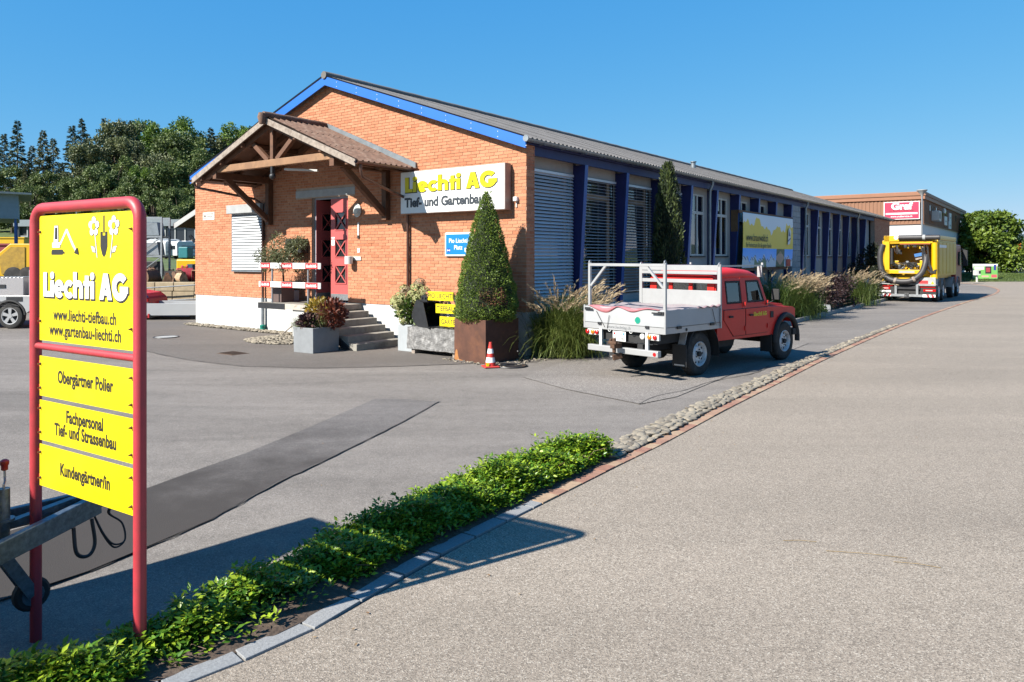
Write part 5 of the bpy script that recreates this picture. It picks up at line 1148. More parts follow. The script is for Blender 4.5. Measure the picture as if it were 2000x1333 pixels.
# headboard and ladder frame
q = MB(); X0, X1 = .47, .52
for y in (-.92, .92): q.box(X0, X1, y-.035, y+.035, .97, 2.06)
q.box(X0, X1, -.885, .885, 1.94, 2.045); q.box(X0+.01, X1-.01, -.885, .885, 1.70, 1.77); q.box(X0+.01, X1-.01, -.885, .885, .97, 1.56); q.box(X0-.01, X0+.012, -.885, .885, 1.87, 1.93)
q.build('headboard', m_alu, lr, bevel=.004)
q = MB()
for y in (-.92, .92): q.tube([(.495+.03*math.cos(R(a)), y, 2.05+.045*math.sin(R(a))) for a in range(-20, 201, 20)], .014, 6)
for y in (-.88, .86): q.tube([(-1.17+.025*math.cos(R(a)), y, 2.10+.04*math.sin(R(a))) for a in range(-20, 201, 20)], .011, 6)
tag(q.build('rack_hooks', m_steel, lr, smooth=50), kind='stuff')
for y in (-.88, .86): MB().bar((-1.17, y, .98), (-1.17, y, 2.10), .05, .05).build('rack_post', m_alu, lr, bevel=.004)
MB().bar((-1.17, -.855, 2.06), (-1.17, .835, 2.06), .05, .05).build('rack_crossbar', m_alu, lr, bevel=.004)
for s_ in (1, -1): MB().bar((-1.17, s_*.84-.01, 1.66), (-1.17, s_*.47-.01, 2.045), .04, .04).build('rack_brace', m_alu, lr)
for y in (-.86, .86): q = MB(); q.bar((.50, y, 2.03), (2.20, y, 2.03), .035, .03); q.bar((2.08, y, 2.03), (2.08, y, 1.80), .10, .02); q.box(2.17, 2.21, y-.02, y+.02, 2.0, 2.09); q.build('roof_rail', m_alu, lr)
# tarpaulin
m_tarp = mat('tarp_grey', (.36, .31, .32), .8, var=.18, scale=5, bump=.3, bscale=14); m_tarpr = mat('tarp_pink', (.50, .17, .19), .75, var=.15, scale=6, bump=.2, bscale=20)
def cloth(nu, nv, fn): V = [fn(i/(nu-1), j/(nv-1)) for j in range(nv) for i in range(nu)]; F = [(j*nu+i, j*nu+i+1, (j+1)*nu+i+1, (j+1)*nu+i) for j in range(nv-1) for i in range(nu-1)]; q = MB(); q.add(V, F); return q
cloth(26, 24, lambda u, v: (-1.22+1.68*u, -.91+1.82*v, 1.268+.018*math.sin(u*9+v*5)*math.sin(v*11)-.035*math.sin(math.pi*u)*math.sin(math.pi*v)+.012*math.sin(u*31))).build('tarpaulin', m_tarp, lr, smooth=70)
def fl(u, v):
    y = .80-1.62*u; dr_ = .17*(math.sin(math.pi*min(1, (u/.42) if u < .42 else (1-u)/.58*1.0))**1.1)*(1 if u < .42 else max(.12, 1-(u-.42)*1.9)); return (-1.215-.055*math.sin(math.pi*min(1, v*1.2))-.006*math.sin(u*23), y, 1.295-(dr_+.02)*v+.012*math.sin(u*17))
q = cloth(40, 9, fl); o = q.build('tarp_fold', m_tarpr, lr, smooth=70); so_ = o.modifiers.new('solid', 'SOLIDIFY'); so_.thickness = .012
def fl2(u, v): return (-.25+.74*u, -.925-.04*math.sin(math.pi*min(1, v*1.2)), 1.29-(.03+.09*max(0, u-.55))*v+.014*math.sin(u*21)+.02*u)
q = cloth(24, 7, fl2); o = q.build('tarp_fold', mat('tarp_mauve', (.34, .22, .24), .8, var=.15, scale=7), lr, smooth=70); so_ = o.modifiers.new('solid', 'SOLIDIFY'); so_.thickness = .012
q = MB(); 
for a, b in (((-1.262, .62, 1.19), (-1.255, .42, .90)), ((-1.268, .30, 1.13), (-1.255, .36, .88)), ((.2, -.955, 1.24), (.32, -.955, .93)), ((.46, -.957, 1.24), (.46, -.957, .9))): q.tube([a, ((a[0]+b[0])/2-.004, (a[1]+b[1])/2, (a[2]+b[2])/2), b], .005, 5)
q.build('tarp_cord', m_black, lr)
q = MB(); [q.tube([(-1.235, y+.03*math.cos(R(a)), .855+.03*math.sin(R(a))) for a in range(180, 361, 30)], .006, 5) for y in (.32, -.18)]; q.build('rope_hook', m_pwhite, lr)
# rear lights, plate, under-run bar, hitch
for y0, cols in ((-.66, (('w', -.45), ('o', -.60), ('r', -.72))), (.72, (('r', .62), ('o', .72), ('r', .85)))):
    b_ = MB().box(-1.24, -1.19, y0-.14, y0+.14, .735, .845).build('light_unit', m_frame, lr, bevel=.006)
    for c_, y in cols:
        r_ = .052 if c_ == 'w' else .042
        MB().lathe([(.002, -1.275), (r_*.7, -1.272), (r_, -1.26), (r_, -1.24)], 14, (0, y, .79), 'x').build('lens', {'w': mat('lens_clear', (.75, .75, .72), .15), 'o': mat('lens_amber', (.75, .22, .01), .15), 'r': mat('lens_red', (.55, .012, .012), .15)}[c_], b_, smooth=40)
pl_ = MB().box(-1.225, -1.215, -.05, .25, .66, .84).build('number_plate', m_pwhite, lr, bevel=.003)
text('ZH', .075, m_ink, pl_, (-1.2262, .13, .765), rot=(R(90), 0, R(-90)), depth=.0006, bold=.01); text('221 078', .085, m_ink, pl_, (-1.2262, .245, .672), rot=(R(90), 0, R(-90)), depth=.0006, bold=.01, sx=.92)
q = MB(); q.X = Matrix.Translation((-1.2265, .21, .795)) @ Matrix.Rotation(R(-90), 4, 'Z'); plaque(q, [[(-.02, .022), (.02, .022), (.02, -.005), (0, -.026), (-.02, -.005)]], 0, .0008); q.build('plate_shield', MATS['lens_red'], pl_)
q = MB(); q.X = Matrix.Translation((-1.2265, .0, .795)) @ Matrix.Rotation(R(-90), 4, 'Z'); plaque(q, [[(-.02, .022), (.02, .022), (.02, -.005), (0, -.026), (-.02, -.005)]], 0, .0008); q.build('plate_shield', mat('plate_blue', (.1, .35, .75), .5), pl_)
MB().box(-1.30, -1.20, -.82, .80, .45, .56).build('underrun_bar', m_alu, lr, bevel=.01)
for y in (-.55, .52): MB().box(-1.26, -1.22, y-.03, y+.03, .561, .87).build('bar_hanger', m_frame, lr)
MB().lathe([(.002, -1.306), (.035, -1.305), (.035, -1.30)], 12, (0, -.75, .50), 'x').build('reflector', MATS['lens_red'], lr)
m_hitch = mat('rusty_hitch', (.14, .075, .045), .7, .4, var=.4, scale=14)
q = MB(); q.bar((-1.30, .02, .60), (-1.52, .02, .60), .10, .09); q.bar((-1.50, -.07, .66), (-1.50, .11, .66), .06, .05); q.cyl((-1.46, .02, .48), (-1.46, .02, .74), .035, n=10); q.bar((-1.32, .08, .62), (-1.44, .14, .70), .05, .06); q.bar((-1.30, -.02, .42), (-1.46, .05, .38), .06, .10); q.build('tow_hitch', m_hitch, lr, bevel=.008)
MB().cyl((-1.1, -.55, .66), (-1.1, .1, .66), .03, n=10).build('hitch_beam', m_steel, lr)
q = MB(); q.box(-1.2, 3.5, -.42, -.30, .50, .64); q.box(-1.2, 3.5, .30, .42, .50, .64); q.box(-1.15, .5, -.7, .7, .66, .84); q.cyl((0, -.72, .40), (0, .72, .40), .06, n=10); q.cyl((3.22, -.72, .40), (3.22, .72, .40), .06, n=10); q.sphere((0, .1, .40), .17, 10, 6); q.box(.9, 1.6, -.55, -.2, .42, .62); q.build('chassis', m_black, lr)
def wheel4(parent, x, y, sg_, r=.405, w_=.215):
    h = w_/2; tp = [(.21, -h*.8), (.24, -h), (r-.05, -h), (r-.012, -h*.82), (r, -h*.6), (r, h*.6), (r-.012, h*.82), (r-.05, h), (.24, h), (.21, h*.8)]
    wl = MB().lathe(tp, 32, (x, y, r), 'y').build('wheel', m_tyre, parent, smooth=45)
    q = MB()
    for i in range(36):
        a = 2*math.pi*i/36; c, s = math.cos(a), math.sin(a); q.bar((x+c*(r+.002), y-h*.62, r+s*(r+.002)), (x+c*(r+.002), y-h*.1 if i % 2 else y+h*.5, r+s*(r+.002)), .035, .012, (c, 0, s))
    q.build('tread', m_tyre, wl)
    f = y+sg_*h
    rm = MB().lathe([(.225, f-sg_*.03), (.232, f-sg_*.005), (.222, f+sg_*.004), (.205, f-sg_*.02), (.195, f-sg_*.07), (.15, f-sg_*.06), (.12, f-sg_*.035), (.09, f-sg_*.04), (.02, f-sg_*.04)], 28, (x, 0, r), 'y').build('rim', mat('silver_rim', (.85, .86, .87), .4, .15, var=.12, scale=9, dirt=(.3, .29, .27), dscale=7), wl, smooth=40)
    q = MB(); [q.cyl((x+.165*math.cos(a), f-sg_*.063, r+.165*math.sin(a)), (x+.165*math.cos(a), f-sg_*.058, r+.165*math.sin(a)), .02, n=8) for a in np.linspace(0, 6.283, 11)[:-1]]; tag(q.build('rim_slots', m_black, wl), kind='stuff')
    q = MB(); q.cyl((x, f-sg_*.04, r), (x, f+sg_*.01, r), .05, n=12); [q.cyl((x+.085*math.cos(a), f-sg_*.04, r+.085*math.sin(a)), (x+.085*math.cos(a), f-sg_*.02, r+.085*math.sin(a)), .012, n=6) for a in np.linspace(0, 6.283, 6)[:-1]]; q.build('hub', m_black, wl, smooth=40)
for x in (0, 3.22):
    for sg_ in (-1, 1): wheel4(lr, x, sg_*.71, sg_)
for sg_ in (-1, 1):
    q = MB(); q.loft([[(.52*math.cos(R(a))*k, sg_*yy_, .44+.53*math.sin(R(a))*k) for a in range(-12, 176, 12)] for k, yy_ in ((.97, .60), (1.0, .60), (1.0, .90), (.97, .905))], cap=False, closed=False); q.build('mudguard', m_black, lr, smooth=50)
    f_ = MB().box(-.56, -.545, min(sg_*.60, sg_*.90), max(sg_*.60, sg_*.90), .22, .62).build('mud_flap', m_black, lr); MB().box(-.5625, -.5605, min(sg_*.64, sg_*.86), max(sg_*.64, sg_*.86), .235, .26).build('flap_strip', m_alu, f_)
    q = MB(); q.bar((-.54, sg_*.78, .60), (-.45, sg_*.78, .86), .14, .02); q.build('flap_bracket', m_alu, lr)
    MB().box(2.60, 2.615, min(sg_*.58, sg_*.84), max(sg_*.58, sg_*.84), .22, .60).build('mud_flap', m_black, lr)

# ------------------------------------------------------------------ yellow suction excavator truck
m_tyel = mat('truck_yellow', (.80, .47, .0), .4, var=.07, scale=1.5, coat=.2, dirt=(.55, .34, .03), dscale=2, dlo=.6, dhi=1); m_hose = mat('ribbed_hose', (.045, .042, .045), .55, var=.3, scale=6)
hx_, hy_ = .62, .785; hn = math.hypot(hx_, hy_)
tk = thing('suction_truck', 'yellow suction excavator truck with coiled black hose parked beyond the red pickup', 'truck', (19.6, 36.8, 0), math.atan2(hy_, hx_))
q = MB(); q.box(.0, 8.6, -.45, .45, .72, 1.02); q.build('chassis', m_black, tk)
# body: two side tanks, top, rear frame with open bay
q = MB(); q.box(.55, 6.4, -1.25, -1.02, 1.25, 3.05); q.box(.55, 6.4, 1.02, 1.25, 1.25, 3.05); q.box(2.0, 6.4, -1.02, 1.02, 1.10, 3.0); q.box(.1, 6.4, -1.2, 1.1, 2.95, 3.06); q.box(.2, 2.0, -1.02, 1.02, 1.10, 1.30); q.build('tank_body', m_tyel, tk, bevel=.02)
q = MB()
for i in range(5): q.box(.75+i*1.13, 1.78+i*1.13, -1.275, -1.251, 1.35, 2.95)
sd_ = q.build('side_panels', m_tyel, tk, bevel=.01); q = MB(); [q.box(.8+i*.14, .9+i*.14, -1.28, -1.276, 1.5, 2.6) for i in range(0)]; 
q = MB(); q.box(.75, 2.9, -1.285, -1.276, 2.68, 2.82); q.build('side_stripe', m_pwhite, tk)
q = MB(); q.box(.6, 6.4, -1.26, 1.1, 3.06, 3.28); q.build('roof_housing', m_tyel, tk, bevel=.03)
q = MB(); q.box(-.05, .18, .80, 1.06, 1.40, 3.28); q.box(-.05, .2, .36, 1.06, 2.98, 3.28); q.box(-.05, .15, -.85, 1.05, 1.38, 1.58); q.box(-.03, .12, -.85, -.55, 1.58, 2.05); q.box(0, .15, -1.1, .8, 2.88, 3.02); q.build('rear_frame', m_tyel, tk, bevel=.012)
MB().box(-.056, -.051, -.32, .38, 1.42, 1.53).build('white_plate', m_lconc, tk)
MB().cyl((.12, -1.17, 1.15), (.12, -1.17, 2.92), .14, n=16).build('pressure_pipe', m_tyel, tk, smooth=40)
q = MB(); q.cyl((.1, 1.05, 1.0), (.1, 1.05, 1.45), .12, n=12); q.build('left_pipe', m_tyel, tk, smooth=40)
MB().box(.02, .08, -1.0, .35, 2.84, 2.90).build('warning_bar', mat('lamp_orange', (.60, .16, .07), .5), tk)
q = MB(); q.tube([(-.05, .38-.05*i, 3.17) for i in range(37)], .125, 14, rib=.03); q.build('upper_hose', m_hose, tk, smooth=50); q = MB(); q.cyl((-.05, -.68, 3.17), (-.05, -.80, 3.17), .135, n=14); q.build('hose_clamp', m_lconc, tk, smooth=40)
q = MB(); q.tube(arc_pts([(-.06, 1.10, 2.85), (-.10, 1.20, 2.4), (-.12, 1.20, 1.9), (-.16, 1.08, 1.40), (-.22, .72, 1.10), (-.24, .15, 1.0), (-.22, -.30, 1.10), (-.16, -.66, 1.45), (-.05, -.80, 1.95), (.1, -.78, 2.3)], 16), .135, 14, rib=.035); q.build('suction_hose', m_hose, tk, smooth=50)
q = MB(); q.tube(arc_pts([(-.232, .55, 1.055), (-.238, .45, 1.03)], 3), .145, 14); q.tube(arc_pts([(-.222, -.28, 1.09), (-.21, -.38, 1.14)], 3), .145, 14); q.build('hose_band', m_oldwood, tk, smooth=50)
q = MB(); rr = random.Random(5)
for i in range(12): z0 = rr.uniform(2.3, 2.85); y0 = rr.uniform(-.95, -.62); q.tube(arc_pts([(.0, y0, z0), (-.06, y0-.05, z0-.5), (-.08, y0-.12, 1.75), (-.06, -1.1+rr.uniform(-.08, .05), 1.42), (0, -1.28+rr.uniform(0, .1), 1.6)], 5), .016, 5)
for i in range(22): y0 = rr.uniform(-.5, .7); z0 = rr.uniform(1.6, 1.75); q.tube(arc_pts([(.1, y0, z0), (.02, y0+.15, z0+.2), (.05, y0+.35, z0+.15), (.15, y0+.4, z0)], 4), .014, 5)
for i in range(5): y0 = rr.uniform(.45, .75); q.tube(arc_pts([(.1, y0, 2.8), (.0, y0-.1, 2.5), (.05, y0-.22, 2.35), (.15, y0-.1, 2.6)], 4), .014, 5)
q.build('hydraulic_lines', m_black, tk)
q = MB()
for i in range(26): y0 = rr.uniform(-.75, .75); z0 = rr.uniform(1.6, 2.9) if abs(y0) > .55 else rr.choice((rr.uniform(1.6, 1.85), rr.uniform(2.65, 2.9))); a_ = rr.uniform(.04, .13); q.box(.15, .4+rr.random()*.3, y0-a_, y0+a_, z0-a_*.6, z0+a_*.6)
tag(q.build('valve_blocks', m_tyel, tk, bevel=.01), kind='stuff')
q = MB()
for i in range(22): y0 = rr.uniform(-.8, .8); z0 = rr.choice((rr.uniform(1.58, 2.0), rr.uniform(2.5, 2.9))); a_ = rr.uniform(.03, .09); q.box(.05, .3+rr.random()*.3, y0-a_, y0+a_*.6, z0-a_, z0+a_*.7)
tag(q.build('dark_fittings', m_dark, tk, bevel=.01), kind='stuff')
q = MB(); [q.box(.1+rr.random()*.2, .4, y0-.06, y0+.06, z0-.04, z0+.04) for y0, z0 in [(rr.uniform(-.6, .7), rr.uniform(1.6, 2.0)) for _ in range(10)]]; q.build('fittings', m_steel, tk)
q = MB(); q.bar((.2, -.30, 2.28), (.2, -.75, 2.38), .3, .16); q.build('blue_bag', mat('blue_bag', (.03, .16, .42), .6), tk); q = MB(); q.bar((.15, -.35, 2.10), (.15, -.80, 2.22), .25, .08); q.build('plank_bundle', m_oldwood, tk)
MB().cyl((.02, .70, 1.85), (.02, .70, 2.65), .07, n=10).build('cylinder', m_black, tk, smooth=40)
q = MB(); q.cyl((-.052, .50, 3.18), (-.056, .50, 3.18), .10, n=18); q.build('round_sticker', m_pwhite, tk)
gb = MB(); gb.prism([(-.38, .80), (-.38, 1.02), (-.46, 1.14), (-.62, 1.20), (-1.25, 1.22), (-1.25, .80)], lambda a, b, d: (d, a, b), -.10, .6); gb = gb.build('tool_box', m_lconc, tk, bevel=.01)
MB().box(-.106, -.101, -.92, -.52, .90, 1.06).build('red_label', m_bred, gb); q = MB(); q.prism([(-1.20, .88), (-1.03, .88), (-1.115, 1.03)], lambda a, b, d: (d, a, b), -.106, -.101); q.build('warning_triangle', m_yel, gb)
MB().box(-.12, .3, -1.27, 1.27, .86, .90).build('deck_plate', m_alu, tk)
q = MB(); q.box(.0, .25, -1.25, 1.25, .36, .85); q.build('rear_skirt', m_black, tk)
for y0, y1, z0, z1, nm in ((.58, 1.12, .76, .83, 'lens_red'), (.78, 1.26, .60, .72, 'lens_red'), (-1.22, -.50, .72, .80, 'lens_red'), (-1.24, -.70, .52, .64, 'lens_red')): MB().box(-.03, -.001, y0, y1, z0, z1).build('tail_lamp', MATS[nm], tk)
q = MB(); q.box(-.032, -.03, .85, 1.15, .63, .68); q.box(-.032, -.03, -1.1, -.80, .55, .60); q.build('lamp_plate', mat('lamp_pink', (.6, .42, .40), .5), tk)
MB().box(-.03, -.0005, .74, 1.25, .45, .55).build('number_plate', m_pwhite, tk)
MB().box(-.10, -.02, -.55, .45, .62, .80).build('towing_beam', m_dark, tk)
for y in (.50, -.45): MB().box(-.14, -.08, y-.05, y+.05, .30, .86).build('bumper_post', m_steel, tk)
MB().box(-.2, -.141, -1.25, 1.25, .26, .38).build('bumper', m_steel, tk)
q = MB(); q.box(-.20, -.02, -.12, .12, .18, .44); q.build('tow_coupling', m_dark, tk, bevel=.02)
for y0 in (-1.25, .70):
    MB().box(-.206, -.2005, y0, y0+.55, .255, .385).build('marker_board', m_pwhite, tk); q = MB(); [q.prism([(y0+.04+i*.2, .257), (y0+.14+i*.2, .257), (y0+.09+i*.2+(.1 if y0 < 0 else -.0), .383), (y0-.01+i*.2+(.1 if y0 < 0 else 0), .383)], lambda a, b, d: (d, a, b), -.210, -.2065) for i in range(2)]; q.build('marker_stripe', m_bred, tk)
for x in (.95, 2.3, 5.6, 7.3):
    for sg_ in (-1, 1):
        y = sg_*1.08; wl = MB().lathe([(.27, -.15), (.44, -.15), (.50, -.12), (.51, .12), (.44, .15), (.27, .15)], 24, (x, y, .51), 'y').build('wheel', m_tyre, tk, smooth=40)
        MB().lathe([(.27, y+sg_*.10), (.28, y+sg_*.15), (.24, y+sg_*.13), (.12, y+sg_*.08), (.1, y+sg_*.16), (.02, y+sg_*.16)], 18, (x, 0, .51), 'y').build('rim', MATS['silver_rim'], wl, smooth=40)
        q = MB(); q.loft([[(x+.60*math.cos(R(a))*k, sg_*yy_, .52+.60*math.sin(R(a))*k) for a in range(5, 176, 14)] for k, yy_ in ((1.0, .9), (1.03, .9), (1.03, 1.26), (1.0, 1.26))], cap=False, closed=False); q.build('mudguard', m_lconc, tk, smooth=50)
q = MB(); q.prism([(6.55, .75), (8.75, .75), (8.8, 1.5), (8.55, 2.75), (8.3, 2.9), (6.55, 2.9)], lambda a, b, d: (a, d, b), -1.22, 1.22); q.build('cab', mat('cab_red', (.30, .015, .02), .35), tk, bevel=.04)
for sg_ in (-1, 1): MB().box(7.3, 8.3, min(sg_*1.221, sg_*1.23), max(sg_*1.221, sg_*1.23), 1.75, 2.5).build('side_window', m_pane, tk)
q = MB(); [q.box(8.45, 8.65, min(s_*1.30, s_*1.55), max(s_*1.30, s_*1.55), 1.7, 2.6) for s_ in (-1, 1)]; [q.bar((8.5, s_*1.2, 2.7), (8.55, s_*1.45, 2.6), .05, .05) for s_ in (-1, 1)]; q.build('mirrors', m_black, tk, bevel=.03)
# ------------------------------------------------------------------ planting along the hall
bed = MB(); bed.box(.15, 2.15, 9.5, 41.5, -.05, .07); q = bed.build('planting_bed', m_soil); q.location = (CX, CY, 0); q.rotation_euler = (0, 0, ANG); tag(q, kind='structure')
kb = thing('bed_kerb', 'low grey stone kerb edging the planting bed along the hall', 'kerb', B(2.25, 9.3, 0), ANG)
q = MB(); q.box(-.05, .05, 0, .98, -.05, .13); me = q.mesh('kerbstone', m_gran)
for i in range(32): o = obj('kerbstone', me, kb); o.location = (random.uniform(-.006, .006), i*1.0, random.uniform(-.005, .005))
def plumes(n, c, length, lean, mt, az=None, spread=.15, tint=.3):
    V = []; D = []; T = []; LN = []
    for i in range(n):
        a = RNG.uniform(0, 6.283) if az is None else az[0]+RNG.normal(0, az[1]); le = abs(RNG.normal(lean, .16)); L_ = length*RNG.uniform(.82, 1.12); x = c[0]+RNG.normal(0, spread); y = c[1]+RNG.normal(0, spread)
        P = []; px_, py_, pz_ = x, y, c[2]; th = math.pi/2-le*.5
        for k in range(11):
            P.append((px_, py_, pz_)); t_ = th-.75*le*(k/10)**2-.35*(k/10)**4; px_ += math.cos(a)*math.cos(t_)*L_/10; py_ += math.sin(a)*math.cos(t_)*L_/10; pz_ += math.sin(t_)*L_/10
        P = np.array(P); tv = clampf(RNG.normal(tint, .25))
        for k in range(34):
            f = RNG.uniform(.76, 1.0)*10; j = min(int(f), 9); q_ = P[j]+(P[j+1]-P[j])*(f-j); d = (P[j+1]-P[j])/np.linalg.norm(P[j+1]-P[j]); V.append(q_); D.append(d+RNG.normal(0, .22, 3)); LN.append(RNG.uniform(.05, .11)*L_/1.4); T.append(tv)
    V = np.array(V); D = np.array(D); LN = np.array(LN); return leaf_mesh('plumes', V, LN, .16, mt, np.array(T), D)
m_gblade = mat('miscanthus', (.085, .15, .022), .6, col2=(.26, .30, .06), trans=.25); m_plume = mat('plume', (.68, .54, .35), .85, col2=(.52, .38, .24), trans=.35)
def grassclump(label, x, y, h, n, np_, az=None, spread=.2, green=.4):
    t = thing('ornamental_grass', label, 'grass clump', B(x, y, .03), 0)
    obj('blades', blades('blades', (0, 0, 0), n, h*1.02, .42, .013, m_gblade, 1.15, spread, 6, tint=green, as_mesh=True), t); obj('plumes', plumes(np_, (0, 0, 0), h*1.10, .80, m_plume, az, spread*.8), t); return t
grassclump('arching ornamental grass with pale plumes between the plinth corner and red pickup', .50, .62, 1.55, 3200, 130, (R(-40), 1.3), .28, .5)
grassclump('wide ornamental grass with sunlit cream plumes beyond the pickup bonnet', 1.6, 14.2, 1.55, 2800, 170, (R(-50), .8), .36, .25)
grassclump('tall green ornamental grass against the hall behind the pickup bonnet', 1.2, 12.7, 1.75, 1900, 30, None, .34, .1)
grassclump('ornamental grass with grey plumes between two dark shrubs', 1.5, 23.2, 1.6, 2600, 90, (R(-60), .9), .45, .35)
def shrub(name, label, x, y, rx, h, n, mt, ln, seed, cat='shrub'):
    t = thing(name, label, cat, B(x, y, .05), 0); rr = random.Random(seed); bl = []
    for i in range(34):
        a = rr.uniform(0, 6.283); f = rr.random()**.5; z = rr.uniform(.15, .92)*h; k = math.sqrt(max(.05, 1-(z/h-.35)**2*1.6)); bl.append((rx*f*k*math.cos(a), rx*f*k*math.sin(a), z, rr.uniform(.14, .26)*max(rx, .6)))
    P, d, ix = blob_points(bl, n, .7); P[:, 2] = np.maximum(P[:, 2], .02); tb = np.array([rr.random() for _ in bl])[ix]*.6
    obj('foliage', leaf_mesh('foliage', P, RNG.uniform(.7, 1.3, n)*ln, .5, mt, clampa(tb+RNG.normal(.15, .2, n)), d+RNG.normal(0, .6, (n, 3))), t)
    q = MB(); [q.tube([(0, 0, 0), (b[0]*.5, b[1]*.5, b[2]*.5), b[:3]], [.025, .016, .006], 5) for b in bl[::2]]; q.build('stems', m_bark, t); return t
m_dsh = mat('dark_red_leaf', (.022, .008, .010), .6, col2=(.055, .016, .016), trans=.15); m_dgr = mat('dark_green_leaf', (.012, .020, .007), .6, col2=(.035, .045, .012), trans=.15)
shrub('barberry_shrub', 'low dark purple shrub in the planting bed beside the cream plumes', 1.35, 17.6, 1.15, 1.15, 4200, m_dsh, .09, 1); shrub('barberry_shrub', 'larger dark purple shrub spreading under the slanted blue fins', 1.3, 20.0, 1.25, 1.45, 4200, m_dsh, .09, 2)
shrub('evergreen_shrub', 'tall dark evergreen shrub against the rear brick wall', 1.1, 32.5, 1.5, 2.9, 5200, m_dgr, .14, 3); shrub('evergreen_shrub', 'dark rounded shrub between the grey plumed grass and yellow truck', 1.5, 28.0, 1.2, 1.6, 3600, m_dgr, .11, 4); shrub('low_plant', 'small bright green leafy plant at the edge of the planting bed', 1.9, 16.2, .35, .45, 500, m_hl, .12, 6, 'plant')
me = rough_block(.5, .4, .35, .05, 8, 6); me.materials.append(m_lconc); o = obj('boulder', me, None, 0, B(1.95, 16.9, .18)); tag(o, 'pale grey boulder at the edge of the planting bed', 'boulder')
cy = thing('columnar_yew', 'slim dark columnar conifer rising in front of the hall windows', 'tree', B(.55, 5.95, 0), 0)
n = 9000; t = RNG.uniform(0, 1, n); a = RNG.uniform(0, 6.283, n); HC = 4.72
def cr(t): return .40*np.minimum(1, (1.02-t)*2.6)**.6*np.minimum(1, t*6+.5)
lump = 1+.12*np.sin(a*4+t*9)+.10*np.sin(a*7-t*21); r_ = cr(t)*lump-RNG.random(n)**2*.12; P = np.stack([r_*np.cos(a), r_*np.sin(a), .1+t*HC*(1-.06*(np.sin(a*2)>.3)*(t>.8))], 1)
obj('foliage', leaf_mesh('foliage', P, RNG.uniform(.07, .14, n), .3, mat('leaf_cypress', (.022, .045, .010), .6, col2=(.11, .15, .025), var=.2, trans=.12), clampa(.1+(lump-1)*2+RNG.normal(.1, .2, n)), np.stack([np.cos(a)*.35, np.sin(a)*.35, np.ones(n)], 1)+RNG.normal(0, .25, (n, 3))), cy)
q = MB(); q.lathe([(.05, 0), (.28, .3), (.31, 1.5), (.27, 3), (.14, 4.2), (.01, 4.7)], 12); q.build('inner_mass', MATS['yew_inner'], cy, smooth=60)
# banner
def print_mat():
    m = bpy.data.materials.new('printed_sheet'); m.use_nodes = True; N = m.node_tree.nodes; at = N.new('ShaderNodeAttribute'); at.attribute_name = 'pcol'; b = N['Principled BSDF']; m.node_tree.links.new(at.outputs['Color'], b.inputs['Base Color']); b.inputs['Roughness'].default_value = .55; return m
m_print = print_mat()
def printed(name, parent, nu, nv, pos, colf):
    V = np.array([pos(i/nu, j/nv) for j in range(nv+1) for i in range(nu+1)]); F = np.array([(j*(nu+1)+i, j*(nu+1)+i+1, (j+1)*(nu+1)+i+1, (j+1)*(nu+1)+i) for j in range(nv) for i in range(nu)])
    me = npmesh(name, V, F, np.zeros(len(F)), m_print, True); at = me.attributes.new('pcol', 'FLOAT_COLOR', 'FACE'); at.data.foreach_set('color', np.array([(*[KA*1.5*c_ for c_ in colf((i+.5)/nu, (j+.5)/nv)], 1) for j in range(nv) for i in range(nu)], dtype=np.float32).ravel()); o = obj(name, me, parent); s = o.modifiers.new('solid', 'SOLIDIFY'); s.thickness = .006; return o
bn = thing('advert_banner', 'yellow and white printed banner with mountain photographs hung on the hall side', 'banner', B(.0, 13.55, 0), ANG)
BWd, BZ0, BZ1 = 6.3, 1.80, 3.86
def bpos(u, v): return (.02+.018*math.sin(u*19+v*2)*(1-v*.6)+.05*(1-v), u*BWd-(.22*(1-v)**2 if True else 0)*(1-u)-.3*(1-v)**2*u, BZ0+(BZ1-BZ0)*v-.12*(1-v)*u*0)
pk = [(0, .80), (.06, .86), (.10, .87), (.13, .79), (.2, .80), (.25, .95), (.28, .93), (.33, .80), (.38, .74), (.42, .77), (.48, .75), (.53, .64), (.57, .70), (.62, .78), (.70, .82), (.73, .72), (.83, .73), (.86, .88), (.92, .85), (1.0, .80)]
def bcol(u, v):
    if v > .36:
        top = np.interp(u, [p[0] for p in pk], [p[1] for p in pk])+.02*math.sin(u*90)
        return (.70, .72, .74) if v > top else (.80, .56, .07)
    w = v/.36; ph = int(min(4, np.searchsorted([.22, .43, .64, .82], u)))
    if ph == 3: return (.07, .10, .05) if abs(u-.72)+.25*abs(w-.5) > .10 else ((.45, .28, .20) if w < .75 else (.30, .20, .12))
    ridge = .5+.12*math.sin(u*37)+.08*math.sin(u*83+1)
    if w > ridge: return (.08+.25*(1-w), .36+.2*(1-w), .95)
    if w > ridge*.72: return (.16, .20, .28) if math.sin(u*140+w*30) > -.2 else (.6, .64, .7)
    if ph == 1: return (.16, .22, .12)
    return (.58, .61, .66)
printed('sheet', bn, 150, 64, bpos, bcol)
text('www.braunwald.ch', .40, m_ink, bn, (.075, .25, BZ0+1.02), rot=(R(90), 0, R(90)), bold=.004, depth=.001, sx=.82); text('Ihr Ferientraum für die ganze Familie', .255, mat('print_grey', (.12, .11, .09), .6), bn, (.085, .2, BZ0+.78), rot=(R(90), 0, R(90)), depth=.001, sx=.78)
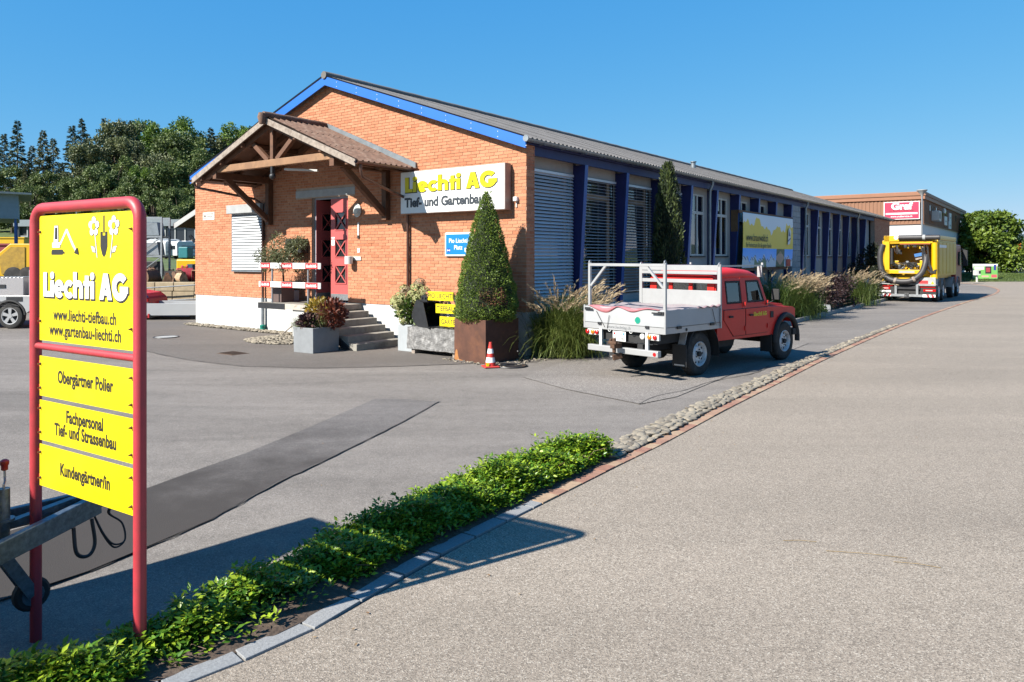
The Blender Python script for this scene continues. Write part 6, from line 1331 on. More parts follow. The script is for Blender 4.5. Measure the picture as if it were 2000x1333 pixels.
q = MB(); q.prism([(5.38, 2.72), (5.72, 2.78), (5.88, 3.30), (5.66, 3.46), (5.5, 3.34)], lambda a, b, d: (d, a, b), .075, .082); q.build('emblem_field', m_pwhite, bn); q = MB(); q.prism([(5.5, 3.1), (5.62, 3.36), (5.76, 3.1)], lambda a, b, d: (d, a, b), .083, .087); q.prism([(5.42, 2.86), (5.8, 2.98), (5.82, 3.05), (5.42, 2.93)], lambda a, b, d: (d, a, b), .083, .087); q.build('emblem', mat('emblem_navy', (.08, .14, .36), .5), bn)
MB().box(.085, .09, 5.15, 5.75, BZ0+.02, BZ0+.32).build('red_label', m_bred, bn)
q = MB(); q.bar((-.02, -.35, BZ1+.02), (-.02, BWd+.1, BZ1+.02), .06, .10); q.build('top_batten', m_wood, bn); q = MB(); [q.bar((-.04, y, BZ0), (-.04, y, BZ1), .05, .05) for y in (.25, BWd-.4)]; q.bar((-.02, -.1, BZ0-.06), (-.02, BWd-.4, BZ0-.06), .06, .10); q.build('hanging_frame', m_wood, bn)

# ------------------------------------------------------------------ neighbouring building
gf = thing('neighbour_building', 'two-storey building with brown ribbed cladding above white walls beyond the hall', 'building', (34.3, 62.0, 0), ANG)
m_brn = mat('brown_cladding', (.28, .125, .062), .6, var=.1, scale=.6); m_wht = mat('white_render', (.80, .80, .79), .85, var=.05)
GW, GD = 27, 33
MB().box(-GW, 0, 0, GD, 0, 5.05).build('lower_wall', m_wht, gf); MB().box(-GW-.05, .05, -.05, GD+.05, 5.05, 7.05).build('upper_wall', m_brn, gf)
q = MB(); [q.box(-GW+i*.3, -GW+i*.3+.13, -.09, -.05, 5.05, 7.05) for i in range(int(GW/.3))]; [q.box(.05, .085, i*.3, i*.3+.13, 5.05, 7.05) for i in range(int(GD/.3))]; tag(q.build('cladding_ribs', m_brn, gf), kind='stuff')
q = MB(); q.box(-GW-.2, .2, -.2, GD+.2, 7.05, 7.70); q.build('roof_fascia', mat('fascia_brown', (.33, .14, .07), .55, var=.08), gf, bevel=.02); MB().box(-GW-.26, .26, -.26, GD+.26, 7.36, 7.46).build('fascia_joint', m_brn, gf)
q = MB(); q.box(-GW-.02, .11, -.12, -.05, 4.97, 5.05); q.box(.05, .12, -.12, GD, 4.97, 5.05); q.build('drip_edge', m_brn, gf)
for y0, y1, z0, z1 in ((2.0, 12.0, 3.3, 4.1), (19, 24, 2.9, 3.9), (14.2, 14.8, 6.2, 6.9), (3.2, 3.7, 5.9, 6.8), (7.2, 7.7, 5.9, 6.8), (12, 12.5, 6.0, 6.9), (23, 23.5, 6.0, 6.8), (27, 30, 5.6, 6.4)):
    f = MB(); f.box(.0, .10, y0, y1, z0, z1); w_ = f.build('window', m_frame if z0 < 5 else m_dark, gf)
    k = max(1, int((y1-y0)/1.2)); [MB().box(.1005, .108, y0+.08+i*(y1-y0)/k, y0-.04+(i+1)*(y1-y0)/k, z0+.08, z1-.08).build('pane', m_pane, w_) for i in range(k)]
gs = thing('brand_sign', 'red and white company sign on the brown ribbed cladding', 'sign', tuple(Vector((34.3, 62, 0))+Vector((DX[0], DX[1], 0))*-1.55+Vector((D1[0], D1[1], 0))*-.10+Vector((0, 0, 5.40))), ANG)
MB().box(-1.36, 1.36, -.15, 0, 0, 1.5).build('board', m_pwhite, gs); MB().box(-1.30, 1.30, -.17, -.151, .06, 1.44).build('red_field', mat('sign_magenta_red', (.62, .022, .085), .45), gs)
text('Graf', .78, m_pwhite, gs, (0, -.175, .86), bold=.045, align='CENTER', sx=1.1, depth=.004); text('Graf Maschinen & Service GmbH', .17, m_ink, gs, (0, -.175, .68), align='CENTER', sx=.85, depth=.003, bold=.01); MB().box(-1.2, 1.2, -.178, -.171, .42, .56).build('white_bar', m_pwhite, gs); text('www.grafservice.ch', .22, m_pwhite, gs, (0, -.175, .18), align='CENTER', sx=.95, depth=.003, bold=.01)
def gpt(x, y, z): return tuple(Vector((34.3, 62, 0))+Vector((DX[0], DX[1], 0))*x+Vector((D1[0], D1[1], 0))*y+Vector((0, 0, z)))
au = thing('air_conditioner', 'white air conditioning unit on a bracket on the brown wall', 'air conditioner', gpt(.09, 5.2, 5.45), ANG); MB().box(0, .6, -.8, .8, 0, .85).build('case', m_frame, au, bevel=.03); MB().cyl((.601, -.25, .42), (.62, -.25, .42), .33, n=18).build('fan_grille', m_dark, au); MB().box(0, .6, -.7, .7, -.06, -.003).build('bracket', m_steel, au)
for i, (y, z, w2, h2, lb_) in enumerate(((13.2, 6.5, .8, .45, 'small white square board high on the brown wall'), (14.0, 5.35, 1.9, .85, 'wide white letter board low on the brown wall'), (17.6, 5.85, 1.6, .85, 'white square board above the lowest board on the brown wall'), (17.4, 5.1, 2.0, .75, 'lowest white letter board on the brown wall'))):
    t = thing('wall_board', lb_, 'sign', gpt(.10, y, z), ANG); MB().box(0, .08, -w2/2, w2/2, 0, h2).build('board', m_pwhite, t); MB().box(.081, .086, -w2*.3, w2*.3, h2*.35, h2*.55).build('print_line', m_steel, t)
lp = thing('street_lamp', 'slim grey street lamp with cone head in front of the brown building', 'street lamp', (31.2, 56.5, 0)); MB().tube([(0, 0, 0), (0, 0, 3), (0, 0, 7.0)], [.10, .085, .06], 10).build('pole', m_steel, lp, smooth=50); MB().lathe([(.07, 6.85), (.12, 7.0), (.38, 7.28), (.38, 7.33), (.05, 7.36)], 16).build('lamp_head', m_lconc, lp, smooth=40)
# ------------------------------------------------------------------ trees
def deciduous(seed, h, rx, n, mt, ln, nb=70, low=.12):
    rr = random.Random(seed); bl = []; q = MB(); q.tube([(0, 0, 0), (.1, .05, h*.25), (0, 0, h*.55), (0, .1, h*.8)], [h*.028, h*.022, h*.014, h*.004], 7)
    for i in range(nb):
        u = rr.random(); z = h*(low+(.97-low)*u); prof = math.sqrt(max(.03, 1-((z/h-.48)/.56)**2)); a = rr.uniform(0, 6.283); f = rr.random()**.45; b = (rx*prof*f*math.cos(a), rx*prof*f*math.sin(a), z, rx*rr.uniform(.13, .26)); bl.append(b)
        if i % 4 == 0: q.tube([(0, 0, h*rr.uniform(.15, .5)), (b[0]*.5, b[1]*.5, b[2]*.85), b[:3]], [h*.010, h*.006, h*.002], 5)
    P, d, ix = blob_points(bl, n, .75); tb = np.array([rr.random() for _ in bl])[ix]
    D = d*.6+RNG.normal(0, .6, (n, 3)); D[:, 2] -= .2
    return q.mesh('trunk', m_bark), leaf_mesh('crown', P, RNG.uniform(.7, 1.4, n)*ln, .62, mt, clampa(tb*.65+RNG.normal(.15, .2, n)), D)
def conifer(seed, h, rx, n, mt, ln, skirt=.08):
    rr = random.Random(seed); q = MB(); q.tube([(0, 0, 0), (0, 0, h*.5), (0, 0, h)], [h*.016, h*.009, h*.001], 6)
    C = []; D = []; T = []; L = []
    nb = int(h*9)
    for i in range(nb):
        u = i/nb; z = h*(skirt+(1-skirt)*u); R_ = rx*(1-u)**.85*rr.uniform(.65, 1.15)+.15; a = rr.uniform(0, 6.283); tt = rr.random()*.6; k = max(5, int(n/nb*(1.35-u*.9)))
        for j in range(k):
            f = rr.random()**.6; droop = -.35*f*R_*(1-u*.9)+.12*f*f*R_; sp = rr.gauss(0, .13)*(1-.2*f); aa = a+sp
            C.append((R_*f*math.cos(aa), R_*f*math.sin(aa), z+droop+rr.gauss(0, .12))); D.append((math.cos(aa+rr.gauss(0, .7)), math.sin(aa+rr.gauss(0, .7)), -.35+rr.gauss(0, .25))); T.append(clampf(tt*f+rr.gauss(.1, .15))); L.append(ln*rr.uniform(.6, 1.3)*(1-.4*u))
    return q.mesh('trunk', m_bark), leaf_mesh('crown', np.array(C), np.array(L), .34, mt, np.array(T), np.array(D))
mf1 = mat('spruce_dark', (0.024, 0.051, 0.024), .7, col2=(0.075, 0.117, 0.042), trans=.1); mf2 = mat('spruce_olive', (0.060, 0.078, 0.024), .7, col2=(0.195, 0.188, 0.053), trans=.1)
mf3 = mat('leaf_mid_green', (0.057, 0.105, 0.024), .6, col2=(0.195, 0.262, 0.060), trans=.2); mf4 = mat('leaf_grey_green', (0.069, 0.099, 0.039), .6, col2=(0.240, 0.270, 0.105), trans=.2); mf5 = mat('leaf_fresh_green', (0.068, 0.150, 0.019), .6, col2=(0.240, 0.375, 0.045), trans=.25)
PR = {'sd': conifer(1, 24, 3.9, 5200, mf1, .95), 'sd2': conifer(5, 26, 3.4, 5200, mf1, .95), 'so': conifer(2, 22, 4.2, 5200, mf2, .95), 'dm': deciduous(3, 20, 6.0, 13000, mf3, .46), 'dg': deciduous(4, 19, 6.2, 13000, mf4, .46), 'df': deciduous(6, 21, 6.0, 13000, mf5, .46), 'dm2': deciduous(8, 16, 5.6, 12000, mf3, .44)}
TN = {'sd': ('spruce_tree', 'dark'), 'sd2': ('spruce_tree', 'slender dark'), 'so': ('spruce_tree', 'olive brown'), 'dm': ('broadleaf_tree', 'mid green'), 'dg': ('broadleaf_tree', 'grey green'), 'df': ('broadleaf_tree', 'fresh green'), 'dm2': ('broadleaf_tree', 'low mid green')}
def plant(kind, px, y, top, label, group='trees of the wood on the slope'):
    """a wood tree at bearing px (photo column), distance y, its tip at photo row top: plan position and height follow"""
    x = (px-1000)/1450*y; zt = 2.2+(503-top)*y/1450; zb = terrain(x, y)-.3; tr_, cr_ = PR[kind]; h0 = {'sd': 24, 'sd2': 26, 'so': 22, 'dm': 20*.99, 'dg': 19*.99, 'df': 21*.99, 'dm2': 16*.99}[kind]
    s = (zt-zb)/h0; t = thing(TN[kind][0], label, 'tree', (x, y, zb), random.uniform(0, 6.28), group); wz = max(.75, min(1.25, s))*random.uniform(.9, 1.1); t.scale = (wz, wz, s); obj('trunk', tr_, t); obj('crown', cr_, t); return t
WOOD = [('sd2', -40, 178, 262), ('sd', 8, 186, 262), ('sd2', 34, 176, 236), ('so', 84, 176, 256), ('so', 62, 190, 286), ('so', 104, 184, 272), ('sd', 141, 176, 246), ('sd2', 160, 188, 231), ('sd', 172, 176, 262), ('sd2', 204, 190, 231), ('dg', 182, 168, 282), ('dg', 224, 172, 268), ('dg', 246, 184, 238), ('df', 292, 188, 240), ('df', 334, 184, 236), ('dm', 352, 176, 262), ('dg', 300, 168, 300), ('so', 262, 166, 300), ('dm', 390, 182, 262), ('sd2', 412, 178, 250), ('so', 398, 168, 290), ('dg', 432, 186, 268), ('df', 466, 184, 252), ('dm', 500, 186, 262), ('dm2', 24, 164, 330), ('so', 52, 162, 320), ('dm2', 96, 162, 340), ('sd', 120, 164, 318), ('dm2', 196, 158, 330), ('dm', 220, 160, 312), ('dm2', 262, 156, 345), ('df', 280, 160, 330), ('dm2', 330, 158, 322), ('dm', 352, 160, 318), ('dm2', 378, 162, 330), ('dm', 412, 164, 300), ('dm2', 150, 158, 350), ('dm2', 60, 156, 365), ('sd', -20, 166, 320), ('dm2', 300, 152, 372), ('dm2', 350, 152, 370), ('dm2', 240, 152, 380)]
DESC = {'sd': 'dark spruce', 'sd2': 'slender dark spruce', 'so': 'olive tinted spruce', 'dm': 'mid green broadleaf tree', 'dg': 'grey green broadleaf tree', 'df': 'fresh green broadleaf tree', 'dm2': 'low mid green tree'}
for k, px, y, top in WOOD: plant(k, px, y, top, DESC[k]+(' high in the wood ' if y > 170 else ' at the front of the wood ')+('behind the open depot shed' if px < 60 else 'behind the far street lamp' if px < 200 else 'beside the long grey building' if px < 285 else 'behind the long grey building' if px < 385 else 'where the wood meets the hall'))
# tree beside the neighbouring building
m_maple = mat('maple_leaf', (.060, .125, .012), .55, col2=(.24, .33, .03), trans=.25)
t = thing('maple_tree', 'round leafy green tree beside the brown and white building', 'tree', (53.3, 83, -.05)); a_, b_ = deciduous(12, 7.0, 3.5, 15000, m_maple, .36, 120, .12); obj('trunk', a_, t); obj('crown', b_, t)
t = thing('maple_tree', 'small green tree standing far behind the leafy round tree', 'tree', (75.0, 110, -.05)); a_, b_ = deciduous(14, 4.6, 2.4, 5000, m_maple, .34, 60, .12); obj('trunk', a_, t); obj('crown', b_, t)
# road end: low bank of grass with billboard, parcel post, pylon sign
mb = MB(); xs_ = np.linspace(30, 130, 41); rowsz = [(0, 0), (1.5, .25), (5, .45), (14, .5), (30, .3)]
mb.v = [(x, 66.5+.06*(x-40)+dy, .01+z) for dy, z in rowsz for x in xs_]; n = len(xs_); mb.f = [(j*n+i, j*n+i+1, (j+1)*n+i+1, (j+1)*n+i) for j in range(4) for i in range(n-1)]; mb.t = [.5]*len(mb.f); mb.m = [0]*len(mb.f)
tag(mb.build('grass_bank', m_grass, smooth=60), kind='structure')
m_blade2 = mat('verge_grass', (.05, .09, .012), .7, col2=(.13, .19, .03), trans=.2)
n = 26000; X = RNG.uniform(34, 66, n); dy = RNG.uniform(0, 7, n); P = np.stack([X, 66.5+.06*(X-40)+dy, np.interp(dy, [0, 1.5, 5, 14], [.0, .25, .45, .5])], 1); D = RNG.normal(0, .35, (n, 3)); D[:, 2] = 1
tag(obj('verge_grass', leaf_mesh('verge_grass', P, RNG.uniform(.12, .26, n), .16, m_blade2, RNG.random(n), D)), 'tufts of green grass on the bank at the end of the road', 'grass', kind='stuff')
bb = thing('billboard', 'wide green and white billboard standing on the grass bank', 'billboard', (43.1, 67.6, .1), 0)
def bbc(u, v):
    if .48 < u < .73 and .38 < v < .86: return (.02, .02, .02) if abs(u-.6) > .09 or abs(v-.62) > .14 else (.35, .05, .06)
    if .83 < u < .95 and .6 < v < .97: return (.02, .05, .25) if abs(u-.89) < .05 else (.6, .25, .05)
    if v > .86: return (.7, .72, .75)
    if .04 < u < .44 and .62 < v < .82: return (.7, .74, .6)
    if .34 < u < .62 and .12 < v < .22: return (.7, .35, .3)
    if .74 < u < .97 and .1 < v < .3: return (.6, .1, .12)
    return (.16, .42, .10) if v > .3 else (.22, .48, .12)
printed('sheet', bb, 60, 30, lambda u, v: (-1.1+2.2*u, -.05, .12+1.34*v), bbc); MB().box(-1.13, 1.13, -.03, .05, .09, 1.49).build('panel', m_frame, bb); q = MB(); [q.box(x-.04, x+.04, .05, .12, -.2, 1.3) for x in (-.8, .8)]; q.build('legs', m_steel, bb)
pp2 = thing('parcel_post', 'white box on a post standing in front of the billboard', 'post box', (41.2, 65.8, 0)); MB().box(-.06, .06, -.05, .05, 0, .6).build('post', m_frame, pp2); MB().box(-.22, .22, -.2, .2, .6, 1.05).build('box', m_frame, pp2, bevel=.02); MB().box(.05, .22, -.21, -.2005, .75, 1.0).build('flap', m_dark, pp2)
py = thing('pylon_sign', 'tall orange and yellow roadside pylon sign beyond the grass', 'sign', (67.5, 99, 0)); MB().box(-.12, .12, -.1, .1, 0, 3.2).build('mast', m_frame, py); MB().box(-.3, .3, -.12, .12, 2.1, 4.1).build('orange_panel', mat('pylon_orange', (.75, .2, .02), .5), py); MB().box(-.3, .3, -.13, .13, 1.2, 2.05).build('yellow_panel', m_yel, py)
kq = thing('market_hall', 'low yellow and white shop front beyond the trees', 'building', (67.0, 112, 0)); MB().box(-9, 9, 0, 8, 0, 3.0).build('wall', m_wht, kq); MB().box(-9.2, 9.2, -.3, 8, 1.6, 2.6).build('fascia', m_yel, kq); MB().box(-6, 6, -.05, 0, .2, 1.5).build('window', m_pane, kq)
for i, (x, y, c, lb_) in enumerate(((63.5, 95, (.62, .64, .66), 'silver parked car beyond the grass bank'), (66.8, 96.5, (.05, .06, .08), 'dark parked car beyond the grass bank'), (50.6, 93, (.6, .05, .06), 'red parked car behind the maple trunk'), (55.0, 95, (.75, .75, .75), 'white parked car behind the maple trunk'))):
    c_ = thing('parked_car', lb_, 'car', (x, y, 0), R(8*i), 'cars parked beyond the grass bank'); q = MB(); q.prism([(-2.1, .3), (2.1, .3), (2.1, .75), (1.3, .95), (.7, 1.42), (-1.1, 1.45), (-1.8, .95), (-2.1, .85)], lambda a, b, d: (a, d, b), -.85, .85); q.build('body', mat('car_paint_%d' % i, c, .3), c_, bevel=.06)
    q = MB(); q.prism([(-1.5, .98), (1.1, .98), (.65, 1.36), (-1.05, 1.38)], lambda a, b, d: (a, d, b), -.86, .86); q.build('windows', m_pane, c_)
    for wx in (-1.3, 1.35):
        for wy in (-.78, .78): MB().lathe([(.02, -.1), (.31, -.1), (.31, .1), (.02, .1)], 16, (wx, wy, .31), 'y').build('wheel', m_tyre, c_, smooth=40)

# ------------------------------------------------------------------ depot behind the yellow sign
rw = thing('retaining_wall', 'retaining wall of pale sandstone blocks below the scrap buckets', 'wall', (-20, 30.9, 0)); m_sand = mat('sandstone', (.50, .40, .26), .9, col2=(.42, .33, .21), var=.2, scale=4, bump=.5, bscale=14)
for r_ in range(3):
    x = -.3 if r_ % 2 else 0
    while x < 11:
        wd = random.uniform(.55, .95); q = MB(); q.tint = random.random(); q.box(x+.012, x+wd-.012, random.uniform(-.03, .03), .45, r_*.39+.01, r_*.39+.38); q.build('block', m_sand, rw, bevel=.02); x += wd
for i in range(7):
    me = rough_block(random.uniform(.7, 1.0), .45, .36, .05, i*3+20, 7); me.materials.append(MATS['rough_granite']); o = obj('granite_boulder', me, None, 0, (-15.6+i*.82, 30.1, .17)); tag(o, 'dark rough granite boulder lying along the foot of the sandstone wall', 'boulder', 'boulders along the sandstone wall')
q = MB(); [q.tube([(-15.6, 30.6, .35+.55*k), (-10, 30.6, .62+.62*k)], .025, 6) for k in (0, 1)]; [q.tube([(x, 30.6, 0), (x, 30.6, 1.0)], .025, 6) for x in (-15.5, -13.0, -10.6)]; tag(q.build('pipe_handrail', m_steel), 'slanting steel pipe handrail in front of the sandstone wall', 'handrail')
ft = thing('flatbed_trailer', 'low white aluminium dropside trailer parked behind the hall corner', 'trailer', (-12.2, 26.9, 0), R(4)); MB().box(-.95, 2.2, -.85, .85, .28, .34).build('floor', m_steel, ft); q = MB(); q.box(-.95, 2.2, -.88, -.85, .16, .58); q.box(-.95, 2.2, .85, .88, .16, .58); q.box(-.98, -.951, -.88, .88, .16, .58); q.build('dropsides', m_drop, ft, bevel=.006); MB().box(1.45, 1.95, -.886, -.881, .26, .50).build('yellow_plate', m_yel, ft)
for y in (-.8, .8): MB().lathe([(.02, -.08), (.14, -.08), (.14, .08), (.02, .08)], 14, (.9, y*.85, .14), 'y').build('wheel', m_tyre, ft, smooth=40)
q = MB(); q.box(-.9, -.8, -.7, .7, .02, .28); q.build('support_leg', m_steel, ft); MB().box(-.60, -.55, -.92, -.881, .08, .22).build('red_latch', m_bred, ft)
def bigbucket(label, x, y, z, rz, s, col, nm, w_=.8): o = thing('excavator_bucket', label, 'bucket', (x, y, z), rz, 'excavator buckets stored above the sandstone wall'); o.scale = (s, s, s); bucket_parts(o, w_, mat(nm, col, .8, .2, var=.35, scale=5, dirt=(.10, .06, .04), dscale=3), None, 5); return o
bl_ = 'rusty brown excavator bucket lying above the sandstone wall'
rc_ = random.Random(8)
for i, (x, y, rz, s, c, nm, lb_) in enumerate(((-14.9, 32.0, 2.6, 1.0, (.22, .12, .075), 'bucket_brown', bl_), (-14.35, 31.8, .4, .85, (.42, .22, .13), 'bucket_rust', bl_), (-13.9, 32.4, 1.9, .95, (.035, .033, .033), 'bucket_dark', 'blackened excavator bucket among the rusty ones above the sandstone wall'), (-13.55, 31.9, -.5, .9, (.22, .12, .075), 'bucket_brown', bl_), (-13.3, 33.0, 2.2, 1.15, (.75, .09, .12), 'bucket_red', 'faded red excavator bucket among the rusty ones above the sandstone wall'), (-13.0, 31.8, .9, .8, (.55, .36, .22), 'bucket_tan', bl_), (-12.5, 32.2, -1.2, 1.0, (.42, .22, .13), 'bucket_rust', bl_), (-12.2, 33.2, 2.7, 1.1, (.22, .12, .075), 'bucket_brown', bl_), (-11.9, 31.9, .2, .85, (.55, .36, .22), 'bucket_tan', bl_), (-15.6, 32.4, 1.2, 1.05, (.22, .12, .075), 'bucket_brown', bl_), (-13.7, 31.6, 3.6, .7, (.42, .22, .13), 'bucket_rust', bl_))):
    bigbucket(lb_, -15.95+(x+15.6)*.64, y+rc_.uniform(-.2, .9), 1.08, rz, s*.72, c, nm)
for x, y, z, w2, lb_ in ((-14.2, 35.5, 1.15, .95, 'low dark grey slab pack with white end behind the buckets'), (-13.6, 37.5, 1.15, 1.3, 'higher dark grey slab pack with white end behind the buckets')):
    t = thing('slab_pack', lb_, 'slabs', (x, y, z)); h_ = .72 if w2 < 1 else 1.0; MB().box(-w2, w2, -.3, .3, 0, h_).build('pack', mat('slab_grey', (.10, .105, .115), .8), t, bevel=.01); MB().box(-w2-.25, -w2-.002, -.32, .32, 0, h_).build('end_cap', m_pwhite, t, bevel=.02)
rk = thing('storage_rack', 'tall grey steel storage rack with crates behind the yellow sign', 'rack', (-17.3, 34.0, 1.15)); q = MB(); [q.box(x-.04, x+.04, y-.04, y+.04, 0, 2.9) for x in (0, 1.25) for y in (0, .8)]; [q.box(-.04, 1.29, y-.03, y+.03, z, z+.08) for y in (0, .8) for z in (.15, 1.05, 1.95, 2.82)]; q.bar((.05, 0, 1.1), (1.2, 0, 1.95), .04, .04); q.bar((.05, 0, .2), (1.2, 0, 1.05), .04, .04); q.build('frame', m_steel, rk)
for z, c, nm in ((.24, m_dark, 'crate'), (1.14, m_steel, 'hopper'), (2.04, m_zinc, 'crate')): q = MB(); q.prism([(.1, z), (1.1, z), (1.0, z+.62), (.25, z+.62)], lambda a, b, d: (a, d, b), .1, .7); q.build(nm, c, rk, bevel=.02)
mx = thing('mini_machine', 'small yellow and teal site machine behind the storage rack', 'machine', (-17.2, 39.5, 1.25)); MB().box(-.5, .9, -.4, .4, .25, .85).build('body', m_tyel, mx, bevel=.08); MB().box(-.4, .1, -.35, .35, .9, 1.5).build('cab', mat('teal_paint', (.02, .22, .25), .5), mx, bevel=.05); MB().box(-.6, 1.0, -.5, .5, 0, .24).build('track', m_black, mx, bevel=.08)
m_shed = mat('shed_brown', (.06, .035, .028), .8, var=.2, scale=4)
sh = thing('timber_shed', 'dark brown timber shed with pale verge board behind the hall corner', 'shed', (-15.05, 35.2, 1.12)); MB().box(.12, 5, 0, 6, 0, 3.0).build('wall', m_shed, sh); q = MB(); q.prism([(-.75, 2.65), (2.6, 4.9), (5.9, 2.65), (5.9, 2.5), (2.6, 4.72), (-.75, 2.5)], lambda a, b, d: (a, d, b), -.55, 6.4); q.build('roof', mat('roof_redbrown', (.13, .045, .035), .8), sh); q = MB(); q.prism([(-.70, 2.66), (2.6, 4.86), (2.6, 4.60), (-.70, 2.42)], lambda a, b, d: (a, d, b), -.60, -.552); q.build('verge_board', m_frame, sh); q = MB(); q.bar((-.2, -.05, 2.1), (.1, -.05, 1.75), .12, .14); q.build('bracket', m_oldwood, sh); q = MB(); [q.box(.12+i*.2, .125+i*.2, -.012, -.001, 0, 3.0) for i in range(24)]; q.build('board_joints', m_black, sh)
cx_ = thing('white_beam', 'rough pale timber beam lying beside the brown shed', 'beam', (-13.0, 34.2, 1.9)); MB().bar((-1.0, 0, .0), (1.2, 0, .08), .35, .32).build('beam', m_oldwood, cx_, bevel=.03); MB().box(-.2, .2, -.3, .3, -.78, -.17).build('trestle', m_dark, cx_)
# red car, only its nose beside the sign post
rcar = thing('red_car', 'red car nose with blue glinting headlamp behind the red sign post', 'car', (-15.15, 27.6, 0), R(2)); q = MB(); q.prism([(-2.2, .30), (1.85, .24), (2.0, .40), (1.98, .70), (1.75, .88), (1.0, 1.02), (.35, 1.45), (-1.3, 1.5), (-2.1, 1.05), (-2.2, .8)], lambda a, b, d: (a, d, b), -.86, .86); q.build('body', m_lrred, rcar, bevel=.10); q = MB(); q.prism([(1.45, .80), (1.95, .74), (1.82, .90), (1.35, .98)], lambda a, b, d: (a, d, b), -.875, -.7); q.build('headlamp', mat('lamp_blue', (.15, .25, .5), .08, spec=.9), rcar, bevel=.02); MB().box(1.78, 2.02, -.80, -.60, .40, .54).build('fog_lamp', m_dark, rcar)
q = MB(); q.prism([(-1.6, 1.0), (.85, 1.02), (.3, 1.38), (-1.2, 1.42)], lambda a, b, d: (a, d, b), -.87, .87); q.build('windows', m_pane, rcar)
for wx in (-1.35, 1.2):
    for wy in (-.8, .8): MB().lathe([(.02, -.1), (.2, -.1), (.31, -.1), (.31, .1), (.2, .1), (.02, .1)], 20, (wx, wy, .31), 'y').build('wheel', m_tyre, rcar, smooth=40)
# service pickup at the left edge
sv = thing('service_pickup', 'white service pickup with checker plate tool box and alloy wheel parked in the depot', 'pickup', (-15.45, 22.95, 0), R(180))
wl = MB().lathe([(.24, -.11), (.30, -.12), (.37, -.10), (.39, -.07), (.39, .07), (.37, .10), (.30, .12), (.24, .11)], 28, (0, 0, .39), 'y').build('wheel', m_tyre, sv, smooth=40)
q = MB(); q.lathe([(.25, .10), (.26, .12), (.235, .115), (.23, .04)], 28, (0, 0, .39), 'y'); [q.prism([(-.035, .05), (.035, .05), (.055, .235), (-.055, .235)], lambda a, b, d, t=t: (a*math.cos(t)-b*math.sin(t), d, .39+a*math.sin(t)+b*math.cos(t)), .07, .112) for t in [2*math.pi*i/5 for i in range(5)]]; q.cyl((0, .06, .39), (0, .12, .39), .07, n=14); q.build('rim', m_alu, wl, smooth=40)
MB().lathe([(.02, .04), (.235, .04), (.235, .06), (.02, .06)], 20, (0, 0, .39), 'y').build('brake_shadow', m_black, wl)
q = MB(); q.prism([(-.62, .55), (-.62, 1.02), (4.6, 1.02), (4.8, .5), (.55, .42)]+[(.52*math.cos(R(a)), .39+.50*math.sin(R(a))) for a in range(10, 171, 16)], lambda a, b, d: (a, d, b), -.1, .12); q.prism([(-.62, .6), (-.62, 1.02), (4.6, 1.02), (4.8, .6)], lambda a, b, d: (a, d, b), -1.75, -.11); q.build('body', m_alu, sv, bevel=.01)
q = MB(); q.tube([(.47*math.cos(R(a)), .10, .39+.47*math.sin(R(a))) for a in range(5, 176, 10)], .04, 6); q.build('wheel_arch_trim', m_black, sv, smooth=40)
MB().box(-.40, 1.6, -.35, .08, 1.025, 1.58).build('tool_box', mat('checker_plate', (.62, .58, .57), .35, .5, var=.15, scale=60, bump=.6, bscale=70), sv, bevel=.012); q = MB(); [q.box(-.42+i*.12, -.36+i*.12, -.36, .09, 1.581, 1.60) for i in range(17)]; q.build('lid_ribs', m_alu, sv)
MB().box(.15, .45, .081, .10, 1.25, 1.36).build('tool_box_latch', m_dark, sv); MB().box(-.40, .1, .121, .13, .84, .98).build('side_marker', m_dark, sv); MB().box(-.66, -.58, -1.7, .10, .60, 1.80).build('tailboard', m_drop, sv, bevel=.01)
q = MB(); q.prism([(2.2, 1.02), (4.3, 1.02), (3.9, 1.75), (2.3, 1.78)], lambda a, b, d: (a, d, b), -1.7, .1); q.build('cab', m_alu, sv, bevel=.06); q = MB(); q.tube([(-.3, .13, .70), (1.2, .13, 1.05)], .008, 5); q.tube([(-.3, .13, .70), (1.2, .13, .78)], .008, 5); q.build('lashing', m_black, sv)
for y, x in ((0, 3.1), (-1.6, 0), (-1.6, 3.1)): MB().lathe([(.02, -.1), (.37, -.12), (.39, -.07), (.39, .07), (.37, .12), (.02, .1)], 22, (x, y, .39), 'y').build('wheel', m_tyre, sv, smooth=40)
# yellow dumper
dm = thing('site_dumper', 'yellow site dumper with tipped skip and black cab frame behind the service pickup', 'dumper', (-20.2, 31.8, 1.05), R(5)); q = MB(); q.prism([(-1.35, .35), (-1.5, 1.2), (-.9, 1.72), (.05, 1.72), (.15, .55), (-.3, .25)], lambda a, b, d: (a, d, b), -.6, .6); q.build('skip', m_tyel, dm, bevel=.03)
q = MB(); q.prism([(-1.22, .45), (-1.33, 1.15), (-.85, 1.58), (-.3, 1.58), (-.3, .5)], lambda a, b, d: (a, d, b), -.63, -.601); q.build('skip_inside', mat('skip_worn', (.45, .27, .02), .7, var=.3, scale=6), dm); q = MB(); q.box(-.1, 1.6, -.5, .5, .25, .75); q.build('chassis', m_tyel, dm, bevel=.04)
q = MB(); [q.tube([(.1, y, .5), (.12, y, 1.45), (.3, y, 1.62), (1.5, y, 1.62), (1.6, y, .6)], .05, 6) for y in (-.5, .5)]; q.build('cab_frame', m_black, dm, smooth=40); q = MB(); q.box(.35, 1.4, -.45, -.44, .75, 1.5); q.build('cab_glass', m_pane, dm); q = MB(); q.prism([(.45, .55), (.8, .55), (.62, .85)], lambda a, b, d: (a, d, b), -.66, -.64); q.build('warning_triangle', m_bred, dm)
